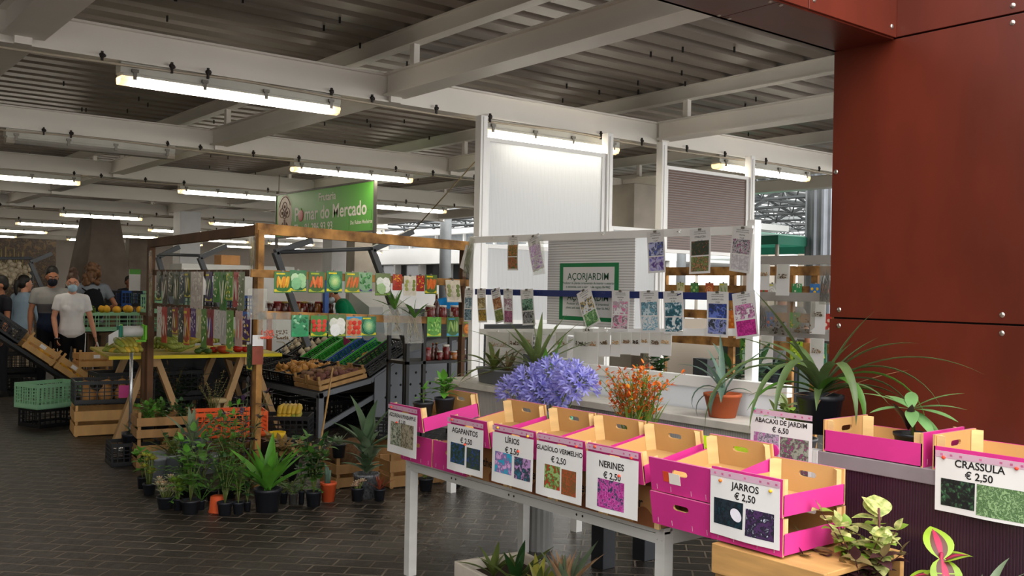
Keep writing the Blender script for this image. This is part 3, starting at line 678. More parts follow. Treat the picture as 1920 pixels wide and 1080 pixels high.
# ================================================================ PLANT TAGS, SEED CARDS, POTTED PLANTS ON THE RIGHT
FILM = film('clear_bag', '#fafaf8', .92, .1); FILMD = film('clear_bag_dim', '#f0efec', .92, .15)
def plant_tag(label, px, lines, pics, X, w_=.105, h_=.297, tilt=0, group=None, name='plant_tag', white_back=True):
    """A long printed tag hung from a rail; px = photo pixel of its top middle; pics = list of (v0, v1, material)."""
    o = at(px[0], px[1], x=X); t = thing(name, label, 'plant tag', o, (tilt, 0, 0), group)
    def pl(u, v, d=0): return (-.003-d-.012*math.sin(v/h_*1.6+len(label))*v/h_, w_/2-u, -v)
    p = MB(); p.slab(lambda a, b: pl(w_*a, h_*b), 3, 8, .0008); p.build('card', PAPER, t)
    p = MB()
    for txt, sz, v in lines: write(p, txt, sz, 0, 0, lambda a, b: pl(w_*.5+a, v-b, .0006), .012)
    if lines: p.build('lettering', INK, t)
    for (v0, v1, m) in pics:
        p = MB(); p.sheet(lambda a, b: pl(w_*(.08+.84*a), h_*(v1+(v0-v1)*b), .0007), 3, 4); p.build('picture', m, t)
    p = MB(); p.bar((-.004, -.012, -.004), (-.004, .012, -.004), .008, .014); p.build('clip', CLIPM, t)
    return t
HEAD = [('PLANTAS DOS AÇORES', .0085, .018), ('PLANTS FROM THE AZORES', .0075, .03)]
def std(nm, price=True): return HEAD+[(nm, .011, .047), ('€ 2,50', .012, .064)]
XT, XB, XL = RX-.055, RX-.055, RX-.055
P2 = lambda n, c1, c2, s1=4, s2=4: [(.27, .59, photo(n+'a', c1, s1, len(n)*3+1)), (.62, .95, photo(n+'b', c2, s2, len(n)*5+2))]
plant_tag('plant tag with red and orange tulips on the top rail', (963, 442), std('TULIPA'), P2('t_tul', ['#d0442e', '#7a7a30', '#4c5a2c', '#c77a3a'], ['#b03a30', '#6b8a4a', '#cc4444', '#4c6a30']), XT, w_=.13, h_=.265)
plant_tag('tilted plant tag with pale purple blossoms on the top rail', (1000, 442), std('GLADIOLO'), P2('t_pur', ['#b26ac8', '#e3d4ea', '#c58ad6', '#efeaf2'], ['#a05aba', '#ece4f0', '#f0eef2', '#b98acb']), XT, w_=.135, h_=.265, tilt=-.28)
plant_tag('plant tag with a blue agapanthus on the top rail', (1229, 433), std('AGAPANTO'), P2('t_agp', ['#3f5ab8', '#6a78d0', '#28344a', '#c0c4e8'], ['#5a5ac0', '#9a90d8', '#c8c4e4', '#5a3a90'], 3, 2), XT, w_=.15, h_=.27, tilt=-.05)
plant_tag('strelitzia tag with an orange red flower on the top rail', (1313, 429), HEAD+[('STRELITZIA', .017, .05), ('€ 2,50', .015, .075)], P2('t_str', ['#e0432a', '#3a4a2c', '#2a3426', '#26301f'], ['#4a5a30', '#c98a5a', '#36432a', '#7a8a4a']), XT, w_=.165, h_=.275, tilt=-.04)
plant_tag('curled plant tag with a dark pink bloom at the right end of the top rail', (1394, 426), std('PROTEA'), P2('t_prt', ['#b02a7a', '#7a2a60', '#d9d4d8', '#5a5a60'], ['#e8e4e8', '#e8e4e8', '#d4d0d4', '#c8c4c8']), XT, w_=.15, h_=.265, tilt=.12)
mid = [('plant tag with a blue grey tree at the left end of the navy rail', 880, 'DRACAENA', ['#4a7a90', '#88a8b8', '#2f5060', '#c8d4da'], ['#6a98ac', '#3a6478', '#a8c0cc', '#2c4a58'], 0),
       ('plant tag with a palm in ochre tones on the navy rail', 903, 'PALMEIRA', ['#9a7a4a', '#c0a468', '#5a4a30', '#d8c898'], ['#b0904a', '#8a6a3a', '#d8b040', '#6a5a3a'], -.05),
       ('tilted plant tag with a rusty brown picture on the navy rail', 929, 'METROSIDERO', ['#a05a38', '#c88050', '#6a4028', '#d0a078'], ['#6a7a3a', '#8a9a50', '#4a5a2c', '#a0a868'], -.22),
       ('narrow plant tag with dusky pink pods on the navy rail', 953, 'ROMÃ', ['#a84a78', '#d8d0d4', '#8a3a60', '#e8e4e6'], ['#9a4a70', '#c88aa8', '#6a3050', '#b86a90'], 0),
       ('plant tag with a green forest over a grey picture on the navy rail', 988, 'ARAUCÁRIA', ['#5a9a7a', '#386a50', '#9ac4ac', '#28483a'], ['#8a8a8c', '#4a4a4c', '#c0c0c2', '#2c2c2e'], -.08),
       ('strongly tilted plant tag with a tree against blue sky on the navy rail', 1094, 'DRAGOEIRO', ['#5a8ac8', '#4a4a30', '#c8b070', '#e4e8f0'], ['#4a8a4a', '#7ab070', '#2f5a34', '#a8d098'], -.42),
       ('plant tag with round pink fruits on the navy rail', 1164, 'BELADONA', ['#d83a88', '#eca0c4', '#a8a4a8', '#f0ecee'], ['#c83a7a', '#e88ab4', '#dcd8da', '#8a6a78'], 0),
       ('plant tag with teal leaves and a teal curl on the navy rail', 1217, 'ECHEVERIA', ['#3a8aa8', '#8ac0d0', '#2a5a70', '#d0e4ea'], ['#e8eaec', '#e8eaec', '#58a8c0', '#e4e8ea'], -.05),
       ('plant tag with white hydrangea heads on teal on the navy rail', 1262, 'HORTÊNSIA', ['#f0f2f4', '#c8dce4', '#3a7a8c', '#285a68'], ['#e8eef0', '#f4f4f4', '#3a8296', '#1f4a58'], -.04),
       ('plant tag with a deep blue flower ball on the navy rail', 1346, 'AGAPANTO AZUL', ['#3a58c0', '#28409a', '#2a3438', '#6a80d8'], ['#3a4a90', '#6a78c0', '#a0a8d8', '#28303c'], 0),
       ('tilted plant tag with magenta blooms at the right end of the navy rail', 1394, 'NERINE', ['#d02a98', '#e8b0d8', '#8a2068', '#f0ecf0'], ['#c81f8c', '#e03aa8', '#98186a', '#d83aa0'], -.16)]
for i, (lb, px, nm, c1, c2, tl) in enumerate(mid):
    y_ = 541+(px-880)*.0125; wide = .115 if px < 960 else .165 if px > 1140 else .15
    plant_tag(lb, (px, y_), std(nm), P2('m%d' % i, c1, c2, 3, 3), RX-.06 if i != 4 else RX-.062, w_=wide, h_=.268, tilt=tl)
# white cards with a small bag of seed on the lower rail
SEED = [mat('seed_%d' % i, c, .7, .3, 60) for i, c in enumerate(('#b08a60', '#6a5238', '#c9a77c', '#8a6a4a', '#3f332a'))]
def seed_card(label, o, w_, h_, k=0, tilt=0, group=None, bag=.45, back=PAPER):
    t = thing('seed_card', label, 'seed card', o, (tilt, 0, 0), group)
    pl = lambda u, v, d=0: (-.003-d-.008*(v/h_)**2, w_/2-u, -v)
    p = MB(); p.slab(lambda a, b: pl(w_*a, h_*b), 3, 5, .0008); p.build('card', back, t)
    p = MB(); p.slab(lambda a, b: (pl(w_*(.08+.84*a), h_*bag*b*1.0+.004)[0]-.003-.008*math.sin(PI*a)*math.sin(PI*min(1, b*1.1)), w_/2-w_*(.08+.84*a), -h_*bag*b-.004), 5, 5, .0008); p.build('bag', FILM, t)
    p = MB(); r = random.Random(k*7+int(o[1]*90))
    for _ in range(26): p.ell((-.007-r.random()*.004, (r.random()-.5)*w_*.6, -h_*bag*(.98-.28*r.random()**1.5)), (.004, .006, .0035), n=6, k=4, R=rotm(r.random()*6, r.random()*6))
    p.build('seeds', SEED[k % 5], t); return t
low = [(936, 52, 66), (967, 30, 58), (990, 22, 40), (1053, 24, 46), (1091, 28, 62), (1112, 20, 62), (1134, 20, 44), (1156, 17, 44), (1175, 20, 40), (1194, 16, 42), (1210, 16, 38), (1229, 20, 44), (1249, 20, 42)]
for i, (px, wp, hp) in enumerate(low):
    o = at(px, 622+(px-900)*.001, x=RX-.052); sc = (o.x*.621+o.y*.784)/1795
    seed_card('white card with a small bag of seeds hanging from the lowest white rail', o, wp*sc*1.55, hp*sc*1.05, i, rnd.uniform(-.05, .05), 'seed cards on the lowest rail', bag=.5 if hp < 56 else .4)
# clear bags with dried plants
def clear_bag(label, o, w_, h_, fill, n=14, tilt=0, name='plastic_bag', cat='bag', strands=False, group=None, fr=.45, film_=None, back=None):
    t = thing(name, label, cat, o, (tilt, 0, 0), group); r = random.Random(int(w_*999)+len(label)+int(h_*500))
    bulge = lambda a, b: .012*math.sin(PI*a)*math.sin(PI*min(1, .15+b*.85))
    p = MB(); p.slab(lambda a, b: (-.006-bulge(a, b)-.003*math.sin(a*9+b*7), w_/2-w_*a, -h_*b), 6, 8, .0006)
    p.slab(lambda a, b: (.004+bulge(a, b), w_/2-w_*a, -h_*b), 6, 8, .0006); p.build('film', film_ or FILM, t)
    if back is not None:
        p = MB(); p.slab(lambda a, b: (.002, w_*.46-w_*.92*a, -h_*(.03+.6*b)), 2, 2, .0008); p.build('card', back, t)
    p = MB()
    for _ in range(n):
        if strands:
            x = (r.random()-.5)*w_*.6; z = -h_*(.12+.3*r.random()); p.tube([(-.002, x, z), (-.006, x+(r.random()-.5)*w_*.3, z-h_*.25), (-.003, x+(r.random()-.5)*w_*.5, z-h_*.5)], .0025, 5)
        else: p.ell((-.003-r.random()*.006, (r.random()-.5)*w_*.7, -h_*(.97-fr*r.random()**1.3)), (.006, w_*.06, w_*.05), n=6, k=5, R=rotm(r.random()*6, r.random()*6))
    p.build('contents', fill, t); return t
DRY = mat('dried_stalks', '#9a8a60', .8, .3, 20); DRYG = mat('dried_green', '#8c9070', .8, .3, 20)
clear_bag('clear bag of grey green dried plants beside the purple tag', at(1008, 452, x=RX-.05), .13, .25, DRYG, 22, -.1, strands=True)
clear_bag('long clear bag of dried sprigs tied to the left rack post', at(886, 446, x=RX-.045), .1, .33, DRYG, 24, .25, strands=True)
p = MB(); p.slab(lambda a, b: (-.01*b, .05-.1*a, -.2*b), 2, 3, .0008); tag(p.build('paper_sheet', PAPER, None, at(880, 462, x=RX-.04), (.35, 0, 0)), 'loose white paper sheet hanging left of the rack post', 'paper')
clear_bag('crumpled clear bag behind the tilted tree tag', at(1102, 552, x=RX-.045), .1, .26, SEED[4], 14, -.05)

# ---- pots and plants
SOIL = mat('potting_soil', '#3a2a1e', .95, .3, 40); BPOT = mat('black_plastic_pot', '#22242a', .42, .1, 4); GPOT = mat('grey_plastic_pot', '#7d8085', .5, .08, 4); TERRA = mat('terracotta', '#b0572f', .75, .15, 5); OPOT = mat('orange_plastic_pot', '#c9532a', .5, .08)
def green(n, c, c2=None, tr=.25, sc=9): return mat('leaf_'+n, c, .42, .22, sc, trans=tr, spec=.45, col2=c2)
G = dict(mid=green('mid', '#4f7d2e'), dark=green('dark', '#2f5528'), lime=green('lime', '#86a83a'), grey=green('grey', '#76876a'), blue=green('blue', '#5f7a6a'), olive=green('olive', '#6b7a3c'), yel=green('yel', '#b5b04a'), purple=green('purple', '#4a3452'),
         bronze=green('bronze', '#7a6a44'), dry=green('dry', '#a88a58'), tan=green('tan', '#c8a07a'), succ=green('succ', '#a9b596', '#d6c7a0'), black=green('black', '#2f2d33'), fresh=green('fresh', '#5d9a34'), red=green('red', '#9a4a35'))
STEM = mat('plant_stem', '#5f6a34', .6, .2); WSTEM = mat('woody_stem', '#6b5238', .8, .2)
def pot(t, r, h, m, taper=.78, sx=1, sy=1, sq=False):
    p = MB(); n = 24
    p.lathe([(0, 0), (r*taper, 0), (r*.985, h*.86), (r*1.04, h*.87), (r*1.05, h), (r*.93, h), (r*.9, h*.86)], n, 0, sx=sx, sy=sy); p.build('pot', m, t)
    p = MB(); p.lathe([(r*.91, h*.84), (r*.5, h*.87), (0, h*.88)], n, sx=sx, sy=sy); p.build('soil', SOIL, t)
def rosette(mb, c, n, L, W, el0=.25, el1=1.35, droop=.9, kind='strap', m=0, seed=0, fold=.3, jit=.2, ms=1, az0=0, az1=2*PI):
    r = random.Random(seed)
    for i in range(n):
        f_ = i/max(1, n-1); az = az0+((i*2.39996)+r.uniform(-.3, .3)) % (az1-az0); e = el0+(el1-el0)*f_+r.uniform(-jit, jit)
        l = L*r.uniform(.75, 1.1)*(1-.3*f_); mb.leaf(c, az, e, l, W*r.uniform(.8, 1.1), droop*r.uniform(.5, 1.3)*(1-.5*f_), kind, m if ms == 1 else r.choice(ms), fold, 8)
def stems(mb, mbs, n, H, spread, leafL, leafW, kind='ovate', m=0, seed=0, pairs=5, c=(0, 0, 0), droop=.7, ms=None, top=True, rs=.004):
    """Leafy stems: mb gets leaves, mbs the stems."""
    r = random.Random(seed); c = Vector(c)
    for i in range(n):
        az = 2*PI*i/n+r.uniform(-.5, .5); h = H*r.uniform(.65, 1.05); s = spread*r.uniform(.3, 1)
        tip = c+Vector((math.cos(az)*s, math.sin(az)*s, h)); midp = c+Vector((math.cos(az)*s*.35, math.sin(az)*s*.35, h*.55))
        pts = [c.lerp(midp, t) if t < 1 else midp.lerp(tip, t-1) for t in (0, .5, 1, 1.5, 2)]; mbs.tube(pts, [rs, rs*.9, rs*.8, rs*.6, rs*.4], 5)
        for k in range(pairs):
            f_ = .3+.7*k/max(1, pairs-1); q = c.lerp(midp, f_*2) if f_ < .5 else midp.lerp(tip, f_*2-1)
            for s2 in (0, PI):
                a2 = az+1.57*(k % 2)+s2+r.uniform(-.4, .4); mb.leaf(q, a2, r.uniform(.0, .7), leafL*r.uniform(.7, 1.1)*(1.1-.4*f_), leafW*r.uniform(.8, 1.1), droop*r.uniform(.5, 1.2), kind, m if ms is None else r.choice(ms), .2, 6)
        if top: mb.leaf(tip, az, 1.2, leafL*.7, leafW*.7, .4, kind, m if ms is None else r.choice(ms), .2, 6)
def fern(mb, n, L, m=0, seed=0, c=(0, 0, 0), nl=11, lw=.012, ll=.05, el=(.5, 1.2)):
    r = random.Random(seed)
    for i in range(n):
        az = 2*PI*i/n+r.uniform(-.4, .4); e = r.uniform(*el); l = L*r.uniform(.7, 1.1); p = Vector(c)
        for k in range(nl):
            d = Vector((math.cos(az)*math.cos(e), math.sin(az)*math.cos(e), math.sin(e))); q = p+d*(l/nl); mb.tube([p, q], .0022, 4, m, False); p = q; e -= 1.1/nl*r.uniform(.6, 1.3)
            if k > 1:
                for s in (-1, 1): mb.leaf(p, az+s*1.2, e*.5+.1, ll*(1.1-k/nl*.8), lw, .5, 'lance', m, .1, 4)
def potted(label, cat, loc, r, h, pm, fn, name='potted_plant', taper=.78, rot=0, sx=1, sy=1, mats=None, smat=None, group=None, zf=.87):
    """A pot with soil and foliage: fn(leaves, stems) fills the two meshes in coordinates above the soil."""
    t = thing(name, label, cat, loc, rot, group); pot(t, r, h, pm, taper, sx, sy)
    a, b = MB(), MB(); fn(a, b)
    if a.v: a.build('foliage', mats, t, (0, 0, h*zf))
    if b.v: b.build('stem', smat or STEM, t, (0, 0, h*zf))
    return t
# seedlings in the first crate
cr = topc['C1']; M_ = Matrix.Rotation(TILT, 4, 'Y')
for i, (x, y, s, lb) in enumerate(((.12, .03, 1, 'small potted seedling with two pairs of leaves, nearer the Azorean pineapple sign'), (.24, -.0, 1.35, 'bushier potted seedling at the back of the first magenta crate'))):
    q = Vector(cr.location)+M_ @ Vector((x, y, .014)); q.z += .005
    def fn(a, b, i=i, s=s):
        stems(a, b, 1+i*2, .1*s, .03*(i+.3), .085*s, .042*s, 'ovate', 0, 30+i, 3+i)
    potted(lb, 'plant', q, .055, .10, BPOT, fn, mats=G['fresh'], name='potted_seedling')
# long grey pots with pineapple plants on the trough
q = at(945, 718, x=4.47); pz = .887
def fn(a, b):
    rosette(a, (0, .05, .0), 16, .46, .035, .2, 1.0, 1.4, m=0, seed=3); rosette(a, (0, -.12, 0), 12, .3, .03, .2, 1.3, .8, m=1, seed=5)
potted('long grey oval pot with drooping grey leaves at the left end of the trough', 'plant', (4.41, q.y, pz), .105, .11, GPOT, fn, sx=1, sy=2.15, taper=.9, mats=[G['olive'], G['bronze']])
q = at(1018, 690, x=4.46)
def fn(a, b):
    rosette(a, (0, 0, 0), 24, .62, .042, .15, 1.35, .75, m=0, seed=12, jit=.3)
    a.leaf((.0, -.14, -.02), -1.2, 1.25, .3, .045, .2, 'lance', 1); a.leaf((-.05, -.15, -.02), -2.2, 1.3, .2, .04, .3, 'lance', 1)
potted('grey pot with a spiky pineapple plant, in the middle of the trough', 'plant', (4.40, q.y, pz), .15, .165, GPOT, fn, taper=.92, sy=1.25, sx=.85, mats=[green('pine', '#7d9058'), G['fresh']], name='potted_pineapple')
# terracotta pot with an agave
q = at(1350, 783, x=4.36)
def fn(a, b):
    for az, e, l, w_, dr in ((2.2, 1.2, .34, .04, 1.4), (-2.5, .9, .26, .05, 2.2), (.8, 1.3, .40, .035, .5), (-.6, 1.1, .42, .035, .7), (2.6, 1.0, .3, .03, 3.2), (3.4, .7, .26, .035, 2.9), (1.7, 1.4, .3, .04, .5), (-1.2, .8, .2, .03, 1.5), (2.9, 1.25, .3, .05, .9), (2.4, .4, .27, .025, 2.8)):
        a.leaf((0, 0, 0), az, e, l, w_, dr, 'strap', 0, .35, 9)
potted('terracotta pot with a grey blue agave on the ledge of the trough', 'plant', (4.38, q.y, .887), .105, .135, TERRA, fn, mats=G['blue'], name='potted_agave', taper=.72)
# big leafy pot behind the right rack post
q = at(1400, 690, x=4.78)
def fn(a, b): stems(a, b, 7, .33, .2, .2, .075, 'lance', 0, 41, 4, ms=[0, 1])
SHELF = mat('grey_shelf_paint', '#b9b3aa', .5, .1)
def counter(label, lo_, hi_, m, name='counter', cat='counter', over=.02):
    t = thing(name, label, cat, ((lo_[0]+hi_[0])/2, (lo_[1]+hi_[1])/2, lo_[2])); dx, dy, dz = [(hi_[i]-lo_[i]) for i in range(3)]
    p = MB(); p.lo((-dx/2+over, -dy/2+over, 0), (dx/2-over, dy/2-over, dz-.04)); p.build('body', m, t)
    p = MB(); p.lo((-dx/2, -dy/2, dz-.04), (dx/2, dy/2, dz)); p.build('top', m, t, bevel=.003); return t
counter('grey counter behind the seed rack carrying a leafy shrub', (5.0, 3.75, 0), (5.5, 4.6, .72), SHELF)
counter('low grey counter between the trough and the red wall', (4.2, 2.7, 0), (4.55, 3.1, .72), SHELF)
counter('beige counter inside the kiosk carrying a bushy plant', (5.75, 5.0, 0), (6.3, 6.2, .78), mat('beige_board', '#b7aa98', .6, .08))
potted('dark leafy potted shrub behind the right post of the seed rack', 'plant', (5.2, at(1405, 690, x=5.2).y, .72), .12, .16, BPOT, fn, mats=[G['dark'], G['blue']])
# small plants behind the montbretia
def fn(a, b): stems(a, b, 6, .16, .12, .09, .07, 'ovate', 0, 43, 4)
potted('bushy dark green potted plant standing on the beige counter', 'plant', (6.0, at(1235, 690, x=6.0).y, .78), .09, .12, TERRA, fn, mats=G['dark'])

# agapanthus and montbretia in buckets
AGA = mat('agapanthus_petal', '#8f8ae6', .5, .1, 30, trans=.35, col2='#c3c4fa'); AGAB = mat('agapanthus_bud', '#6f68c4', .5, .15, trans=.2)
t = thing('flower_bucket', 'green bucket of violet blue agapanthus heads behind the magenta crates', 'flowers', (3.5, 0, .657))
t.location.y = at(1035, 740, x=3.5).y
p = MB(); p.lathe([(0, 0), (.09, 0), (.115, .22), (.12, .22), (.12, .235), (.108, .235), (.085, .01)], 24); p.build('bucket', mat('mint_bucket', '#6cc39a', .4, .06), t)
r = random.Random(5); heads = [(990, 718), (1035, 700), (1072, 712), (1012, 738), (965, 735), (1055, 738), (1085, 722), (1030, 752)]
for hi, (hx, hy) in enumerate(heads):
    h = at(hx, hy, x=3.5+r.uniform(-.09, .08))-t.location
    p = MB(); b0 = Vector((r.uniform(-.05, .05), r.uniform(-.05, .05), .03)); p.tube([b0, b0.lerp(h, .5)+Vector((0, 0, .05)), h], .004, 6); p.build('flower_stem', STEM, t)
    p = MB()
    for k in range(34):
        z = 1-1.6*(k+.5)/34; g = k*2.39996; s = math.sqrt(max(0, 1-z*z)); d = Vector((s*math.cos(g), s*math.sin(g), z*.85+.1)).normalized()
        R1 = .066*r.uniform(.8, 1.15); q = h+d*R1; p.tube([h, q], .0013, 4, 1, False)
        az = math.atan2(d.y, d.x); el = math.asin(max(-1, min(1, d.z)))
        qt = d.to_track_quat('Z', 'Y').to_matrix()
        for j in range(6):
            a2 = 2*PI*j/6; o = qt @ Vector((math.cos(a2), math.sin(a2), 0)); s2 = d.cross(o)
            A, B, C_ = q, q+d*.027+o*.008, q+d*.046+o*.026
            p.add([A, B+s2*.0058, B-s2*.0058, C_+s2*.0042, C_-s2*.0042, C_+o*.006+d*.001], [(0, 2, 1), (1, 2, 4, 3), (3, 4, 5)], 0, True)
    p.build('flower_head', [AGA, STEM], t)
p = MB(); rosette(p, (0, 0, .1), 9, .3, .025, .9, 1.4, .5, seed=8); p.build('foliage', G['mid'], t)
MON = mat('montbretia_orange', '#e0571f', .5, .2, 20, trans=.2, col2='#ef8a2a'); MONY = mat('montbretia_yellow', '#f2a326', .5, .1, trans=.2)
t = thing('flower_bucket', 'dark purple bucket of orange montbretia sprays behind the magenta crates', 'flowers', (3.45, at(1195, 760, x=3.45).y, .657))
p = MB(); p.lathe([(0, 0), (.1, 0), (.12, .22), (.125, .22), (.125, .235), (.112, .235), (.09, .01)], 24); p.build('bucket', mat('purple_bucket', '#3b2550', .4, .06), t)
st, fl = MB(), MB(); r = random.Random(11)
for k in range(52):
    tx, ty = r.gauss(1200, 42), r.gauss(712, 20) if k % 4 else r.uniform(690, 760)
    h = at(max(1128, min(1300, tx)), max(676, ty), x=3.45+r.uniform(-.15, .12))-t.location
    b0 = Vector((r.uniform(-.06, .06), r.uniform(-.06, .06), .12)); d = (h-b0); c1 = b0+Vector((d.x*.25, d.y*.25, d.z*.75))
    pts = [b0*(1-u)**2+c1*2*u*(1-u)+h*u*u for u in [i/7 for i in range(8)]]; st.tube(pts, [.0022]*6+[.0015, .001], 4)
    for i in range(9):
        u = .5+.5*i/8; q = b0*(1-u)**2+c1*2*u*(1-u)+h*u*u; tg = (h-c1).normalized(); sd = tg.cross(Vector((0, 0, 1))).normalized()*(1 if i % 2 else -1)
        if r.random() < .55:
            a2 = math.atan2(sd.y, sd.x); mm = 1 if r.random() < .12 else 0
            for j in range(5): fl.leaf(q+sd*.006, a2+r.uniform(-.9, .9), r.uniform(-.2, 1.1),   .032*r.uniform(.8, 1.2), .012, .5, 'lance', mm, .1, 3)
        else: st.ell(q+sd*.005, (.003, .003, .005), n=5, k=4)
    if k % 2: st.leaf(b0, r.uniform(0, 6.3), 1.3, .32, .014, .5, 'strap', 0)
st.build('stem', mat('leaf_montbretia', '#6d8a35', .5, .2, trans=.15), t); fl.build('blossom', [MON, MONY], t)
# lime box behind the crates
t = thing('lime_box', 'lime green box behind the crate with the sticker', 'box', (3.62, 2.98, .657), .1)
for a, b in (((-.15, -.17, 0), (.15, -.16, .225)), ((-.15, .16, 0), (.15, .17, .225)), ((-.15, -.16, 0), (-.14, .16, .225)), ((.14, -.16, 0), (.15, .16, .225))):
    p = MB(); p.lo(a, b); p.build('side_panel', mat('lime_plastic', '#c3dc22', .45, .06), t)
p = MB(); p.lo((-.14, -.16, 0), (.14, .16, .01)); p.build('base', MATS['lime_plastic'], t)
# long-leaved pineapple plant above the garden pineapple sign
def fn(a, b):
    L_ = [(2.75, 1.0, .8, .034, 2.7), (3.2, .95, .72, .036, 2.5), (2.5, .9, .62, .034, 2.2), (-2.95, 1.15, .66, .045, 2.9), (-2.2, 1.2, .62, .05, 3.0), (-1.85, 1.0, .42, .055, 2.9), (2.47, 1.15, .56, .042, .35), (2.2, 1.0, .46, .04, .9), (-.6, 1.25, .44, .045, .45), (-.8, 1.1, .36, .04, .6),
          (-.67, .95, .62, .034, 2.2), (-.9, .9, .6, .04, 2.5), (-.45, .8, .72, .03, 1.3), (-1.1, .8, .5, .034, 2.2), (.2, 1.1, .5, .04, 1.4), (.9, 1.1, .5, .04, 1.2), (1.6, 1.1, .45, .04, 1.2), (2.9, .6, .45, .036, 1.6), (-.2, .5, .4, .036, 1.2), (-1.4, .7, .34, .034, 1.6), (-2.6, .5, .3, .034, 1.4), (3.0, 1.2, .35, .03, .8), (-1.6, 1.3, .3, .03, .7), (-.67, .4, .32, .04, .9), (2.6, .35, .34, .034, .8)]
    for i, (az, e, l, w_, dr) in enumerate(L_):
        if math.cos(az)*l > .24: az = math.copysign(math.acos(.24/l), az if az < .3 else -1) if l > .26 else az
        a.leaf((0, 0, .02), az, e, l, w_, dr, 'strap', 1 if i % 6 == 5 else 0, .4, 14)
    for az, e, l in ((3.0, .25, .3), (-2.6, .1, .26), (-.9, .5, .4)): a.leaf((0, 0, 0), az, e, l, .02, .3, 'strap', 2)
q = at(1536, 792, x=3.72)
potted('long-leaved pineapple plant drooping over the garden pineapple sign', 'plant', (3.72, q.y, .987), .10, .17, BPOT, fn, mats=[green('longleaf', '#566a40'), G['mid'], G['tan']], name='potted_pineapple')
def fn(a, b): stems(a, b, 8, .2, .16, .13, .055, 'lance', 0, 47, 4, ms=[0, 0, 1])
potted('bushy yellow green plant behind the long-leaved pineapple plant', 'plant', (4.36, at(1497, 740, x=4.36).y, .72), .1, .12, BPOT, fn, mats=[G['olive'], G['lime']])
# plants inside the magenta crate along the wall
def fn(a, b):
    b.tube([(0, 0, 0), (.005, .005, .05), (0, .01, .1)], .008, 6)
    for az, e, l in ((-1.2, .6, .2), (-.9, .25, .2), (-1.7, .1, .2), (2.2, .5, .19), (2.7, .15, .18), (-2.6, -.1, .16), (-2.1, -.3, .18), (.5, .6, .15), (1.3, .5, .14), (-1.5, -.5, .17)): a.leaf((0, .01, .1), az, e, l, .05, .5, 'lance', 0, .15, 8)
    for az in (2.4, 2.9, -2.5): a.leaf((0, .02, .02), az, 1.1, .14, .035, .5, 'lance', 1)
potted('potted bromeliad with pale green spreading leaves in the magenta crate by the wall', 'plant', (3.47, at(1712, 830, x=3.47).y, .99), .07, .09, BPOT, fn, mats=[green('sage', '#6f9a5f'), green('maroon', '#3a2028')], name='potted_bromeliad')
# plants at the bottom right, standing on the low table
VEIN = green('cream_vein', '#6f8f2c', '#e6e39a', .25, 42)
def fn(a, b):
    stems(a, b, 9, .3, .15, .07, .055, 'ovate', 0, 51, 7, droop=.8, ms=[0, 0, 1], rs=.004); stems(a, b, 8, .18, .2, .09, .05, 'ovate', 2, 52, 6, ms=[2, 3])
t = potted('bloodleaf plant with cream veined green leaves below the magenta crates', 'plant', (2.98, at(1615, 1075, x=2.98).y, .425), .11, .15, BPOT, fn, mats=[VEIN, G['lime'], G['bronze'], green('maroon2', '#4a2a30')], smat=mat('maroon_stem', '#5a2a30', .6, .1))
a = MB()
for dx, dy, dz, az, e, l, w_ in ((0, 0, .30, .7, .8, .11, .095), (0, .0, .29, 2.4, .3, .09, .075), (0, 0, .24, 2.0, .5, .1, .08), (0, 0, .25, -.9, -.3, .095, .075), (0, .01, .2, -.6, .5, .08, .06), (0, .01, .19, 2.4, .4, .08, .06), (0, 0, .31, 1.6, .9, .08, .07), (0, 0, .27, -2.2, -.7, .09, .07), (0, 0, .16, -2.3, -.3, .08, .065), (0, 0, .14, .9, .7, .08, .06)): a.leaf((dx, dy, dz), az, e, l, w_, .6, 'ovate', 0, .15, 8)
a.build('foliage', VEIN, t, (0, -.06, .13)); b = MB(); b.tube([(0, -.03, 0), (0, -.01, .15), (0, 0, .33)], .004, 6); b.build('shoot', MATS['maroon_stem'], t, (0, -.06, .13))
COL_E = green('coleus_edge', '#8fae2c'); COL_R = mat('coleus_red', '#b02c50', .5, .2, 20, trans=.2); COL_D = green('coleus_dark', '#5f3a30')
t = thing('potted_coleus', 'coleus plant with lime edged leaves and crimson midribs, at bottom right', 'plant', (2.98, at(1765, 1075, x=2.98).y, .425)); pot(t, .1, .15, BPOT)
lv, rb, sm_ = MB(), MB(), MB(); sm_.tube([(0, 0, .12), (0, .01, .25), (0, 0, .36)], .006, 6)
for (z, az, e, l, w_) in ((.34, .8, 1.0, .14, .095), (.34, -2.3, -.75, .15, .1), (.33, -.6, .55, .11, .085), (.28, 2.4, .3, .11, .08), (.27, -1.7, -.9, .11, .07), (.24, 1.9, .5, .1, .07), (.2, -.8, .4, .1, .07), (.2, -2.7, -.5, .1, .07), (.3, 2.9, -.2, .09, .07)):
    lv.leaf((0, 0, z), az, e, l, w_, .9, 'ovate', 0, .12, 9); rb.leaf((0, 0, z+.0016), az, e, l*.85, w_*.22, .9*.85, 'lance', 0, .12, 9)
    lv.leaf((0, 0, z+.0008), az, e, l*.85, w_*.55, .9*.85, 'ovate', 1, .12, 9)
lv.build('foliage', [COL_E, COL_D], t); rb.build('leaf_midrib', COL_R, t); sm_.build('stem', COL_R, t)
def fn(a, b):
    for az, e, l, dr in ((-1.3, 1.1, .36, 1.3), (-1.6, 1.3, .3, .8), (2.2, 1.3, .2, .5), (-2.5, 1.4, .2, .2), (-1.0, .8, .26, .9), (1, 1, .25, 1), (-2.9, 1.1, .18, .7), (0, 1.2, .3, 1)): a.leaf((0, 0, 0), az, e, l, .032, dr, 'strap', 0, .3, 10)
potted('grey green strap leaved plant at the bottom right corner', 'plant', (3.05, at(1835, 1075, x=3.05).y, .425), .09, .14, BPOT, fn, mats=G['grey'])
